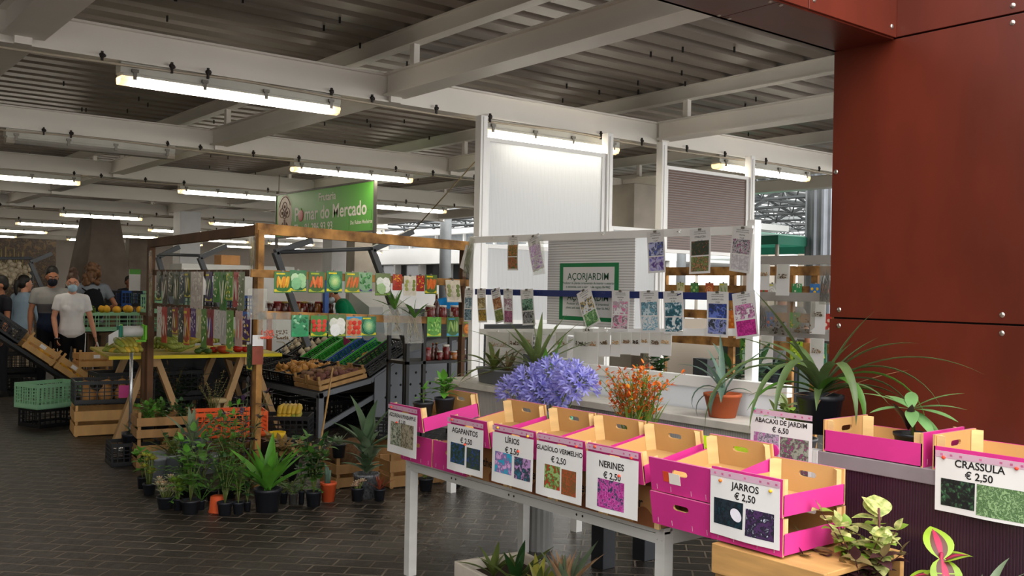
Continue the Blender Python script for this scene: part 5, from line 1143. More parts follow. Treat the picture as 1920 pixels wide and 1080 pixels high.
def tier(x, y, k): # placement on the stand's slope k
    (x0, z0), (x1, z1) = prof[k], prof[k+1]; s = math.atan2(z1-z0, x1-x0); return s
s0, s1 = tier(0, 0, 0), tier(0, 0, 1)
def on0(y): return (DX0+.31, y, .538), (0, -s0, 0)
c1 = slat_crate('wooden crate of reddish potatoes at the near corner of the steel stand', (DX0+.305, 9.27, .542), (0, -s0, 0), .58, .29, .12, rows=2)
produce(c1, 22, lambda i, l: put('red_potato', l, 'reddish potato in the wooden crate at the corner of the steel stand', 'reddish potatoes in the wooden crate', s=1.1), .5, .22, .06, 2, seed=4)
c2 = slat_crate('wooden crate of brown potatoes beside the black crates of onions', (DX0+.305, 9.58, .542), (0, -s0, 0), .58, .29, .12, rows=2)
produce(c2, 22, lambda i, l: put('potato', l, 'brown potato in the wooden crate beside the onions', 'brown potatoes in the wooden crate', s=1.1), .5, .22, .06, 2, seed=5)
for i, y in enumerate((9.9, 10.22)):
    c = lattice_crate(('black crate of onions next to the potatoes', 'black crate of onions further along the steel stand')[i], (DX0+.305, y, .542), (0, -s0, 0), .58, .29, .13, BLKP, 9)
    produce(c, 24, lambda k, l: put('onion', l, 'brown onion heaped in the black crates on the steel stand', 'onions in the black crates', s=1.15), .5, .22, .06, 2, seed=6+i)
for i, y in enumerate((10.55, 11.0, 11.45)): lattice_crate(('black crate just left of the onions on the steel stand', 'black crate second left of the onions on the steel stand', 'black crate at the far left end of the steel stand')[i], (DX0+.305, y, .542), (0, -s0, 0), .58, .38, .13, BLKP, 9, tagm=PAPER if i == 2 else None)
X1, Z1 = DX0+.62+.24, .74
lattice_crate('black crate at the near end of the upper tier of the steel stand', (X1, 9.26, Z1+.006), (0, -s1, 0), .56, .28, .15, BLKP, 9)
for i, (y, m, lb, nn) in enumerate(((9.58, GRNP, 'green crate with a few onions nearest on the upper tier', 7), (9.9, BLUP, 'blue crate with potatoes on the upper tier', 10), (10.22, GRNP, 'empty green crate with a pink card on the upper tier', 0), (10.54, GRNP, 'empty green crate at the far side of the pink card', 0))):
    c = lattice_crate(lb, (X1, y, Z1+.006), (0, -s1, 0), .56, .29, .14, m, 12, low=1)
    if nn: produce(c, nn, lambda k, l: put('onion' if nn == 7 else 'potato', l, 'onion lying in the green crate on the upper tier' if nn == 7 else 'potato lying in the blue crate on the upper tier', 'vegetables on the upper tier'), .26, .2, .02, 1, seed=nn)
p = MB(); p.slab(lambda a, b: (0, .07-.14*a, .0+.11*b), 2, 2, .002); tag(p.build('price_card', PINK, None, at(651, 650, x=5.62), (.35, -.3, .1)), 'blank pink price card standing between the green and blue crates', 'card')
for i, y in enumerate((10.9, 11.35)):
    c = lattice_crate(('black crate of garlic on the upper tier', 'second black crate of garlic further left on the upper tier')[i], (X1, y, Z1+.006), (0, -s1, 0), .56, .4, .12, BLKP, 9)
    for k in range(7):
        M_ = c.matrix_basis; q = M_ @ Vector((-.2+.06*k, -.12+.035*((k*5) % 7), .075))
        t = thing('garlic_bulb', 'garlic bulb with its dry stalk in a black crate on the upper tier', 'garlic', q, rnd.uniform(0, 6), 'garlic on the steel stand')
        p = MB(); p.lathe([(0, -.005), (.03, .0), (.045, .022), (.03, .05), (.008, .07), (.006, .08)], 12, wob=.08, lobes=6); p.build('bulb', GARL, t)
        p = MB(); p.tube([(0, 0, .07), (.03, .01, .12), (.12, .03, .13)], [.006, .005, .003], 5); p.build('stalk', DRY, t)

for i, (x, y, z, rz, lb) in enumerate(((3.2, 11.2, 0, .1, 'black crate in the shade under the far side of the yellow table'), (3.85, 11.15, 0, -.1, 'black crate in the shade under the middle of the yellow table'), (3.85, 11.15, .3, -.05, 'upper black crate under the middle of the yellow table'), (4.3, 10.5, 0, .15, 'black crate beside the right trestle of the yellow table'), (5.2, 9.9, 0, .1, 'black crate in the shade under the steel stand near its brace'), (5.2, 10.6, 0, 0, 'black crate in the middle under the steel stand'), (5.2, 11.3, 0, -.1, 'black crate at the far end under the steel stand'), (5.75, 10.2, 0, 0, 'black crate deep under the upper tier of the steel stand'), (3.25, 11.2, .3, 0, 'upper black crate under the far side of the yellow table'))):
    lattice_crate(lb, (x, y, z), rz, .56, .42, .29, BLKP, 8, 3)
p = MB(); p.lo((0, -.02, 0), (1.5, .02, .8)); tag(p.build('shade_sheet', BLKP, None, (3.3, 11.62, 0), (0, 0, -.14)), 'dark screen closing the back of the yellow trestle table', 'screen')  # added sheet, its black stands in for deep shade under the table
p = MB(); p.lo((-.02, 0, 0), (.02, 2.5, .8)); tag(p.build('shade_sheet', BLKP, None, (6.3, 9.2, 0)), 'dark screen closing the back of the steel stand', 'screen')  # likewise added, black in place of shade under the stand
# black shelf with jars
JX0, JX1, JY = at(763, 640, y=8.3).x, at(884, 640, y=8.3).x, 8.3
zS = [at(800, 677, y=JY).z, at(830, 598, y=JY).z, .2]
t = thing('jar_shelf', 'black metal shelf unit with jars of preserves', 'shelf', ((JX0+JX1)/2, JY+.2, 0)); hw = (JX1-JX0)/2; BLKM = mat('black_metal', '#1d1e21', .4, .1)
for x in (-hw, -hw+.2, hw-.04):
    for y in (-.2, .16):
        p = MB(); p.lo((x, y, 0), (x+.035, y+.035, zS[1]+.02)); p.build('post', BLKM, t)
for z in zS:
    p = MB(); p.lo((-hw, -.2, z-.03), (hw, .2, z)); p.build('shelf_board', BLKM, t)
JARM = [mat('jam_red', '#6a1512', .12, .2, 8, coat=.5), mat('sauce_brown', '#4a1c12', .12, .2, 8, coat=.5), mat('pickle_amber', '#9a5a20', .12, .2, 8, coat=.5)]; LID = {'g': mat('gold_lid', '#b39a50', .3, .05, metal=.6), 'r': mat('red_lid', '#8a1a14', .3, .05), 'w': mat('white_lid', '#d8d4cc', .4, .03)}
def jar(label, o, r, h, m, lid, bottle=False):
    t = thing('bottle' if bottle else 'jar', label, 'bottle' if bottle else 'jar', o, rnd.uniform(2.2, 3.2), 'preserves on the black shelf')
    p = MB(); p.lathe([(0, 0), (r*.95, 0), (r, .006), (r, h*.55), (r*.4, h*.72), (r*.36, h*.95)] if bottle else [(0, 0), (r*.95, 0), (r, .006), (r, h*.78), (r*.85, h*.86), (r*.85, h*.9)], 16); p.build('glass', m, t)
    p = MB(); p.lathe([(r*(.4 if bottle else .93), h*.93 if bottle else h*.86), (r*(.4 if bottle else .93), h), (0, h)], 14); p.build('lid', lid, t)
    p = MB(); n = 7; p.add([(r*1.02*math.cos(a), r*1.02*math.sin(a), z) for z in (h*.15, h*.5) for a in [-1.1+2.2*i/n for i in range(n+1)]], [(i, i+1, n+2+i, n+1+i) for i in range(n)], 0, True); p.build('paper_label', STICK, t)
k = 0
for px, py, r_, h_, m, ld, bt, lb in ((800, 676, .055, .2, 0, 'r', 0, 'tall jar of red preserve with a white label at the left of the shelf'), (811, 675, .033, .26, 1, 'r', 1, 'dark sauce bottle behind the tall red jar'), (818, 676, .033, .26, 1, 'g', 1, 'dark sauce bottle with a gold cap on the shelf'), (824, 676, .04, .14, 0, 'w', 0, 'small red jar right of the sauce bottles'), (836, 676, .05, .23, 0, 'w', 0, 'tall red jar with a pale lid in the middle of the shelf'), (840, 677, .036, .12, 0, 'r', 0, 'short red jar in front of the tall pale lidded jar'),
                              (851, 676, .045, .13, 2, 'w', 0, 'squat amber jar right of the tall jar'), (860, 676, .04, .14, 0, 'g', 0, 'small dark jar toward the right of the shelf'), (868, 676, .04, .15, 1, 'w', 0, 'small brown jar at the right end of the shelf')):
    q = at(px, py, y=JY+.06+.05*(k % 3)); q.z = zS[0]+.001; jar(lb, q, r_*.8, h_*.68, JARM[m], LID[ld], bt); k += 1
for px, bt, lb in ((806, 0, 'jar on the upper shelf seen behind the lettuce packet'), (818, 1, 'tall bottle on the upper shelf seen above the packets'), (828, 0, 'squat jar right of the bottle on the upper shelf'), (853, 0, 'jar at the right of the upper shelf')):
    q = at(px, 596, y=JY+.1); q.z = zS[1]+.001; jar(lb, q, .035 if bt else .055, .26 if bt else .14, JARM[1 if bt else 0], LID['g' if bt else 'w'], bt)
# dark slatted shutter behind the shelf
p = MB(); xA, xB = 6.1, 8.0
p.lo((xA, 9.62, 0), (xB, 9.66, 1.34))
for i in range(22): p.lo((xA, 9.6, .04+i*.06), (xB, 9.62, .075+i*.06))
tag(p.build('roller_shutter', mat('dark_shutter', '#1c1e1e', .5, .15)), 'dark ribbed shutter behind the jar shelf and the white kiosk', 'shutter')

# angled dark steel canopy arms above the fruit stand
ARM = mat('dark_arm_steel', '#565a60', .45, .1)
def arm(label, pts, Y, w_=.07, d_=.06, low=.95):
    t = thing('canopy_arm', label, 'frame', at(pts[-1][0], pts[-1][1], y=Y)); o = t.location.copy()
    P_ = [at(x, y, y=Y)-o for x, y in pts]
    for a, b in zip(P_, P_[1:]):
        k = MB(); k.bar(a, b, d_, w_, 0, (0, 1, 0)); k.build('bar', ARM, t, bevel=.002)
    a, b = P_[-2], P_[-1]; d = (b-a)/(b-a).length; e = b+d*((o.z+b.z-low)/max(.05, -d.z))
    k = MB(); k.bar(b, e, d_, w_, 0, (0, 1, 0)); k.build('bar', ARM, t, bevel=.002); return t
arm('dark angled canopy arm left of the green shop sign', [(584, 451), (516, 473), (553, 580)], 9.3)
arm('dark angled canopy arm right of the green shop sign', [(773, 434), (697, 468), (742, 590)], 8.9)
arm('dark angled canopy arm between the two stall posts', [(424, 461), (374, 483), (405, 560)], 12.2, low=0)
arm('far dark canopy arm near the far left post', [(336, 463), (296, 482), (322, 570)], 13.2, low=0)
arm('dark canopy arm above the people at the left', [(97, 475), (57, 492), (78, 540)], 16.5, low=0)
for a, b, lb in (((516, 473), (700, 466), 'horizontal dark bar joining the two arms under the green sign'),):
    A, B = at(*a, y=9.3), at(*b, y=8.92); p = MB(); p.tube([A, B], .022, 8); tag(p.build('crossbar', ARM), lb, 'bar')
A, B = at(300, 477, y=13.1), at(374, 479, y=12.3); p = MB(); p.tube([A, B], .02, 8); tag(p.build('crossbar', ARM), 'horizontal dark bar joining the arms near the far left post', 'bar')
# ================================================================ PLANTS ON THE FLOOR, CRATES AT THE LEFT
def fl(px, py): return at(px, py, z=0)
def scale_at(q): return (q.x*.621+q.y*.784)/1795
def floor_pot(label, px, py, wpx, hpx, pm, style, seed=0, mats=None, taper=.78, H=.25, cat='plant', back=.0, sp=.08, ll=.07, lw=.04, n=5, pairs=5, name='potted_plant'):
    q = fl(px, py); s = scale_at(q); r = wpx*s/2; h = hpx*s*1.0; q = q+Vector((.62, .78, 0))*r*taper
    def fn(a, b):
        if style == 'leafy': stems(a, b, n, H, sp, ll, lw, 'ovate', 0, seed, pairs, ms=list(range(len(mats))) if isinstance(mats, list) else None)
        elif style == 'lance': stems(a, b, n, H, sp, ll, lw, 'lance', 0, seed, pairs, ms=list(range(len(mats))) if isinstance(mats, list) else None)
        elif style == 'strap': rosette(a, (0, 0, 0), n, H, lw, .55, 1.5, .55, seed=seed, fold=.35)
        elif style == 'fern': fern(a, n, H, 0, seed, nl=10, ll=ll, lw=lw)
        elif style == 'succ':
            rr = random.Random(seed)
            for k in range(n):
                c = (rr.uniform(-1, 1)*r*.8, rr.uniform(-1, 1)*r*.8, H*rr.uniform(.3, 1)); b.tube([(c[0]*.4, c[1]*.4, 0), c], .005, 5)
                for j in range(14): a.leaf(c, j*2.4, .1+1.2*j/14, ll*(1-.4*j/14), lw, -.4, 'obov', 0 if j < 9 or not isinstance(mats, list) else 1, .3, 4)
        elif style == 'cactus':
            for k in range(n): a.tube([(.02*k-.02, .015*k, 0), (.025*k-.02, .02*k, H*.6), (.03*k-.03, .02*k, H*(1-.2*k))], [.012, .012, .005], 8)
    return potted(label, cat, q, r, h, pm, fn, mats=mats or G['mid'], taper=taper, name=name)
floor_pot('black pot of cream and pink succulent rosettes at the left front of the floor plants', 306, 956, 33, 23, BPOT, 'succ', 1, [G['succ'], G['tan']], H=.14, n=9, ll=.055, lw=.022)
floor_pot('black pot with yellow green succulent sprays behind the cream succulents', 276, 930, 24, 22, BPOT, 'succ', 2, [G['yel'], G['lime']], H=.26, n=9, ll=.05, lw=.024)
floor_pot('small black pot with round dark leaves at the far left edge of the floor plants', 264, 917, 20, 22, BPOT, 'leafy', 3, G['fresh'], H=.2, n=4, ll=.09, lw=.07, pairs=3)
floor_pot('wide black pot with a thin stemmed vine and broad leaves, beside the cream succulents', 352, 966, 35, 26, BPOT, 'leafy', 4, [G['fresh'], G['mid']], H=.5, n=5, sp=.18, ll=.11, lw=.065, pairs=5)
floor_pot('low black pot of yellowish rosettes just left of the wide black pot', 331, 958, 18, 22, BPOT, 'succ', 5, [G['lime'], G['olive']], H=.14, n=7, ll=.06, lw=.03)
floor_pot('small dark pot with feathery fern fronds in the middle of the floor plants', 375, 957, 15, 18, BPOT, 'fern', 6, G['mid'], H=.42, n=10, ll=.07, lw=.016)
floor_pot('dark blue black pot with reddish stemmed leafy plant in front of the orange pot', 418, 968, 28, 25, BPOT, 'leafy', 7, [G['mid'], G['dark']], H=.36, n=7, sp=.13, ll=.06, lw=.035, pairs=7)
floor_pot('grey black pot with an upright jade plant right of the reddish stemmed plant', 444, 965, 22, 22, BPOT, 'leafy', 8, [G['fresh'], G['olive']], H=.27, n=6, sp=.07, ll=.05, lw=.03, pairs=7)
floor_pot('small black pot squeezed against the large black pot', 462, 959, 14, 18, BPOT, 'lance', 9, G['dark'], H=.22, n=4, pairs=4)
floor_pot('large black pot of broad glossy strap leaves in front of the corner post', 496, 963, 51, 44, BPOT, 'strap', 10, G['fresh'], H=.56, n=17, lw=.075)
floor_pot('small black pot with arching narrow leaves right of the large strap leaved pot', 530, 944, 16, 20, BPOT, 'fern', 11, G['olive'], H=.3, n=8, ll=.05, lw=.014)
floor_pot('worn grey black pot left of the heart leaved plant', 548, 947, 18, 22, mat('worn_black', '#4a4744', .6, .3, 12), 'fern', 12, G['mid'], H=.32, n=7, ll=.06, lw=.014)
floor_pot('slim black pot half behind the heart leaved plant', 564, 945, 12, 24, BPOT, 'lance', 13, G['dark'], H=.2, n=3, pairs=4)
floor_pot('black pot with a bushy heart leaved plant beside the orange pot with a cactus', 585, 951, 30, 28, BPOT, 'leafy', 14, [G['mid'], G['dark']], H=.4, n=8, sp=.17, ll=.1, lw=.07, pairs=6)
floor_pot('orange pot with a small cactus and succulents', 613, 942, 30, 36, OPOT, 'cactus', 15, G['blue'], H=.16, n=3)
floor_pot('small black pot of whitish pink succulents in front of the speckled pot', 668, 941, 24, 25, BPOT, 'succ', 16, [mat('succ_pink', '#d8b8a0', .5, .2, trans=.1), G['succ']], H=.06, n=7, ll=.04, lw=.018)
floor_pot('small black pot with reddish spiky leaves right of the speckled pot', 710, 940, 22, 22, BPOT, 'strap', 17, G['red'], H=.16, n=14, lw=.016)
SPK = mat('speckled_black_pot', '#2c2e33', .5, .5, 60, col2='#7a7c80')
def fn(a, b):
    for k in range(26):
        z = .02+.18*k/26; az = k*2.4; e = .6+.8*k/26; a.leaf((0, 0, z), az, e, .17+.05*math.sin(k), .07, .7, 'strap', 1 if k % 5 == 0 else 0, .3, 7)
    for az, e, l in ((-2.6, .9, .55), (-.6, .6, .7), (.9, .8, .6), (2.6, .9, .5), (-1.6, 1.45, .6), (1.9, 1.4, .62), (-.8, 1.25, .6), (3.0, .5, .45), (-1.2, .3, .5), (-2.2, .35, .35)): a.leaf((0, 0, .2), az, e, l*.72, .08, .55, 'strap', 0, .4, 9)
q = fl(680, 940); s = scale_at(q); potted('large speckled black pot with a tall grey green bromeliad', 'plant', q+Vector((.09, .11, 0)), 24*s, 46*s, SPK, fn, mats=[green('bromel', '#5b7355'), G['grey']], name='potted_bromeliad')
floor_pot('black pot with a small seedling under the display table, near its front left leg', 797, 922, 28, 24, BPOT, 'lance', 19, G['olive'], H=.14, n=3, pairs=3)
floor_pot('black pot in the shade further under the display table', 853, 915, 24, 22, BPOT, 'lance', 20, G['dark'], H=.1, n=2, pairs=2)
# orange pot lying upside down
q = fl(400, 966); s = scale_at(q)
p = MB(); p.lathe([(.95, 0), (1.0, 0), (1.0, .18), (.93, .2), (.8, 1.75), (.6, 1.85), (0, 1.85)], 24); 
for i in range(len(p.v)): p.v[i] = tuple(x*17*s for x in p.v[i])
tag(p.build('upturned_pot', OPOT, None, q+Vector((.06, .08, 0))), 'orange clay coloured pot standing upside down among the floor plants', 'pot')
# taller fill of foliage behind the front pots
for i, (px, py, st, mm, H, n, lb) in enumerate(((395, 940, 'fern', G['mid'], .6, 12, 'tall feathery fern behind the upturned orange pot'), (430, 935, 'leafy', [G['mid'], G['fresh']], .62, 8, 'tall leafy vine behind the jade plant'), (345, 935, 'lance', [G['dark'], G['mid']], .4, 7, 'dark leafy plant behind the wide black pot'), (455, 925, 'lance', [G['purple'], G['black']], .75, 7, 'tall dark purple leaved plant left of the corner post'), (375, 935, 'lance', [G['purple'], G['mid']], .5, 6, 'purple tinged plant behind the fern pot'), (418, 930, 'leafy', [G['olive'], G['mid']], .5, 7, 'olive leafed plant between the fern and the corner post'))):
    floor_pot(lb, px, py, 22, 20, BPOT, st, 30+i, mm, H=H, n=n, sp=.2, ll=.085 if st != 'fern' else .08, lw=.04 if st != 'fern' else .02, pairs=6)
# stacked wooden crates of plants
q = fl(268, 884); OLDW = mat('old_crate_wood', '#9a7448', .75, .25, 3, stretch=(3, 3, .8))
cA = slat_crate('lower old wooden crate under the crate of green seedlings', (q.x+.25, q.y+.25, 0), -.15, .5, .36, .22, OLDW); cB = slat_crate('upper old wooden crate filled with green seedlings', (q.x+.25, q.y+.25, .255), -.15, .5, .36, .2, OLDW)
for i, (x, y) in enumerate(((-.15, -.08), (.0, .05), (.14, -.06), (-.1, .1))):
    def fn(a, b): stems(a, b, 8, .16, .12, .07, .045, 'ovate', 0, 90+i, 4)
    potted(('bushy green seedling at the left of the old wooden crate', 'bushy green seedling in the middle of the old wooden crate', 'bushy green seedling at the right of the old wooden crate', 'bushy green seedling at the back of the old wooden crate')[i], 'plant', cB.matrix_basis @ Vector((x, y, .018)), .06, .12, BPOT, fn, mats=[G['fresh'], G['mid'], G['dark'], G['mid']][i], name='potted_seedling')
c_ = lattice_crate('low black crate on the floor left of the old wooden crates', (*(fl(228, 878)+Vector((.15, .2, 0))).xy, 0), -.1, .4, .3, .2, BLKP, 8)
def fn(a, b): rosette(a, (0, 0, 0), 6, .2, .02, .6, 1.4, .6, seed=8)
potted('dark plant pot standing in the low black crate', 'plant', c_.matrix_basis @ Vector((0, 0, .014)), .09, .26, BPOT, fn, mats=G['dark'])
GTR = mat('grey_trough', '#8b9096', .45, .06)
for i, (px, py, r_, h_, sx, lb) in enumerate(((291, 868, .075, .2, 1, 'tall grey round pot beside the old wooden crate'), (335, 880, .16, .19, 1.2, 'wide grey pot with a pale spiky plant'), (385, 876, .13, .15, 1.4, 'grey oval trough behind the vine'))):
    q = at(px, py-18, y=7.78); 
    def fn(a, b):
        if i == 0: return
        rosette(a, (0, 0, 0), 10, .3 if i == 1 else .34, .05, .5, 1.45, .5, seed=70+i)
        if i == 1: stems(a, b, 6, .1, .12, .05, .02, 'lance', 1, 5, 4)
    potted(lb, 'plant', (q.x, 7.95 if i else 7.75, .002), r_, h_, GTR, fn, mats=[G['olive'] if i == 1 else G['blue'], G['dry']], sx=sx, taper=.88)
def fn(a, b): rosette(a, (0, 0, 0), 9, .36, .055, .9, 1.5, .5, seed=77)
potted('dark blue pot with a pale striped upright plant on the grey trough', 'plant', (at(354, 850, y=7.6).x, 7.55, .002), .08, .36, mat('navy_pot', '#3a4252', .5, .1), fn, mats=[G['grey']])
# baskets and crates further back
WICK = mat('brown_wicker', '#6a4628', .8, .35, 30)
q = Vector((3.36, 8.25, 0))
t = thing('wicker_basket', 'low brown wicker basket under the orange crate', 'basket', q); p = MB(); p.lathe([(0, 0), (.3, 0), (.36, .2), (.38, .22), (.36, .24), (.33, .22), (.28, .02), (0, .02)], 28, sx=1.25, sy=.8); p.build('body', WICK, t)
lattice_crate('bright orange plastic crate on the wicker basket', (3.37, 8.3, .245), -.25, .62, .36, .22, ORGP, 11, 3)
cb = lattice_crate('black crate holding a yellow banana hand under the steel stand', (4.05, 8.62, .085), -.6, .52, .36, .26, BLKP, 9, tagm=PAPER)
slat_crate('low wooden tray under the black crate with the yellow bananas', (4.05, 8.62, 0), -.6, .48, .34, .05, OLDW, rows=1, posth=.03)
bananas('ripe yellow banana hand in the black crate under the steel stand', cb.matrix_basis @ Vector((.05, .0, .2)), 10, .22, BAN[1], -2.2, None)
t = thing('yellow_tub', 'small yellow tub beside the black crate with bananas', 'tub', (3.6, 7.8, -.045)); p = MB(); p.lathe([(0, .3), (.06, .3), (.075, .36), (.065, .36), (.055, .31)], 18); p.build('tub', mat('yellow_plastic', '#e0b81a', .45, .06), t); p = MB(); p.lo((-.12, -.12, .045), (.12, .12, .3)); p.build('block', BLKP, t)
def fn(a, b): stems(a, b, 7, .16, .15, .13, .06, 'ovate', 0, 88, 4)
potted('pot of dried brown leaves right of the corner post', 'plant', (3.42, 7.3, 0), .14, .2, BPOT, fn, mats=[G['dry']])
q = fl(630, 921); cC = slat_crate('wooden crate on the floor behind the orange cactus pot', (q.x+.25, q.y+.2, 0), -.08, .42, .32, .21, OLDW)
p = MB(); p.ell((0, 0, 0), (.19, .14, .12), n=16, k=10, noise=.12, seed=4); tag(p.build('root_ball', mat('coir_brown', '#5a4028', .95, .4, 30, bump=.5), None, (q.x+.22, q.y+.22, .235)), 'brown root ball heaped on the wooden crate', 'root ball')
def fn(a, b): rosette(a, (0, 0, 0), 9, .15, .03, .3, 1.3, .3, seed=91)
potted('small black pot with a pale aloe on the front of the wooden crate', 'plant', (q.x+.06, q.y+.08, .245), .055, .11, BPOT, fn, mats=[G['grey']], name='potted_aloe')
q = fl(770, 915); slat_crate('wooden crate on the floor beyond the display table leg', (q.x+.1, q.y+.2, 0), -.08, .5, .34, .24, OLDW)
cN = lattice_crate('black basket with a paper label behind the bromeliad', (*(fl(715, 880)+Vector((.1, .1, 0))).xy, .26), -.7, .36, .26, .16, BLKP, 8, tagm=PAPER)
slat_crate('wooden crate under the black basket with a paper label', (*(fl(715, 880)+Vector((.1, .1, 0))).xy, 0), -.7, .42, .32, .24, OLDW)
p = MB(); write(p, 'Navelina', .05, 0, 0, lambda u, v: (-.1865, -u, .072+v), .01); p.build('lettering', INK, cN)
# cane and sticks
p = MB(); a, b = at(597, 855, y=7.6), at(624, 690, y=8.5); p.tube([a, b], .009, 6); tag(p.build('bamboo_cane', mat('bamboo', '#b08a52', .6, .15)), 'thin bamboo cane leaning against the steel stand', 'cane')
def fn(a, b):
    fern(a, 12, .55, 0, 44, nl=10, ll=.09, lw=.03, el=(.7, 1.4)); stems(a, b, 6, .5, .3, .1, .02, 'lance', 1, 45, 7)
potted('dark feathery potted plant in the shade under the yellow table', 'plant', (*at(322, 800, z=.0).xy, 0), .14, .25, BPOT, fn, mats=[G['dark'], G['dry']])
def fn(a, b): stems(a, b, 9, .45, .25, .05, .012, 'lance', 0, 46, 10)
potted('dry twiggy plant in a clay pot behind the spiky plants', 'plant', (3.6, 9.3, 0), .14, .3, TERRA, fn, mats=[G['dry']])
t = thing('melon', 'large striped dark watermelon under the yellow table', 'watermelon', (*at(310, 770, z=0).xy, .32)); p = MB(); p.ell((0, 0, .17), (.2, .17, .17), n=20, k=14); p.build('rind', mat('melon_rind', '#24351c', .3, .45, 5, col2='#4a5f34', stretch=(1, 6, 1)), t)
p = MB(); p.lo((-.3, -.25, 0), (.3, .25, .315)); tag(p.build('black_box', BLKP, None, t.location*1 - Vector((0, 0, .32)), bevel=.006), 'black box carrying the watermelon under the yellow table', 'box')
p = MB(); p.lathe([(0, .34), (.09, .34), (.1, .36), (.08, .385), (0, .39)], 14); p.tube([(0, 0, 0), (0, 0, .35)], .03, 8); tag(p.build('mushroom_stool', mat('pale_wood', '#c8b488', .7, .1), None, (*at(407, 815, z=0).xy, 0)), 'pale mushroom shaped wooden piece behind the orange crate', 'stool')

# crates left of the yellow table
NEWW = mat('new_crate_wood', '#c0955c', .7, .16, 3, stretch=(3, 3, .8)); SQ = 'squashes in the black crate'
q = fl(146, 821); cW = slat_crate('large pale wooden crate on the floor under the crate of squashes', (q.x+.42, q.y+.24, 0), -.16, .82, .5, .29, NEWW)
cS = lattice_crate('black lattice crate of squashes on the pale wooden crate', cW.matrix_basis @ Vector((-.02, .0, .325)), -.16, .78, .48, .24, BLKP, 12, 3)
produce(cS, 8, lambda i, l: put('squash', l, 'tan squash in the black lattice crate', SQ, (rnd.uniform(-.4, .4)+1.2*(i % 2), rnd.uniform(-.3, .3), rnd.uniform(0, 6))), .6, .34, .02, 1, seed=3)
p = MB(); p.slab(lambda a, b: (.09-.18*a, 0, .13*b), 2, 2, .003, ax=(0, 1, 0)); tag(p.build('price_card', PINK, None, cS.matrix_basis @ Vector((.12, -.243, .06)), (0, 0, -.16)), 'blank pink price card on the front of the crate of squashes', 'card')
q = fl(91, 803); cK = lattice_crate('black crate on the floor under the pale green crate', (q.x+.08, q.y+.28, 0), .35, .5, .4, .2, BLKP, 8, 2)
lattice_crate('empty pale green lattice crate on the black crate', cK.matrix_basis @ Vector((0, 0, .205)), .35, .58, .44, .27, PGRN, 12, 4)
q = at(143, 770, z=0); z_ = 0
for i in range(3):
    slat_crate(('lowest wooden crate of the stack in front of the people', 'middle wooden crate of the stack in front of the people', 'topmost wooden crate of the stack in front of the people')[i], (3.55, 13.35, z_), .05-.03*i, .46, .34, .2, NEWW, print_=i > 0); z_ += .235
# tilted display at the far left edge
TL = math.radians(38)
q = at(75, 690, y=13.3); t = thing('tilted_stand', 'dark sloping stand holding tilted crates at the left edge', 'stand', (q.x, 13.3, 0))
p = MB(); p.bar((.55, 0, .12), (-1.1, 0, 1.34), .5, .04); p.build('board', BLKM, t)
for x, h_ in ((.5, .15), (-.95, 1.22)):
    for y in (-.22, .2):
        p = MB(); p.lo((x, y, 0), (x+.04, y+.04, h_)); p.build('leg', BLKM, t)
ang = math.atan2(1.22, 1.65); base = Vector((q.x, 13.3, 0))
for i, (d, kind, lb) in enumerate(((.34, 'w', 'tilted wooden crate of oranges lowest on the sloping stand'), (.8, 'w', 'tilted wooden crate of oranges in the middle of the sloping stand'), (1.3, 'b', 'tilted black crate of red fruit on the sloping stand'), (1.75, 'b', 'tilted black crate highest on the sloping stand'))):
    loc = base+Vector((.55-d*math.cos(ang), -.02, .12+d*math.sin(ang)+.045)); loc += Vector((math.sin(ang), 0, math.cos(ang)))*.0
    c = slat_crate(lb, loc, (0, ang, 0), .44, .42, .2, NEWW, print_=True) if kind == 'w' else lattice_crate(lb, loc, (0, ang, 0), .46, .42, .2, BLKP, 8)
    n_ = 12
    if kind == 'w': produce(c, n_, lambda k, l: put('lemon', l, 'orange yellow fruit in the tilted wooden crates', 'fruit in the tilted wooden crates'), .36, .32, .05, 1, seed=i)
for i, (px, py, z, lb) in enumerate(((15, 730, .0, 'black crate under the sloping stand at the left edge'), (48, 720, .0, 'black crate on the floor right of the sloping stand legs'), (20, 700, .3, 'upper black crate with dark bottles under the sloping stand'))):
    q = at(px, 745, z=0); lattice_crate(lb, (q.x-.05+.1*i, q.y+.5, z), .1, .5, .36, .28, BLKP, 8)
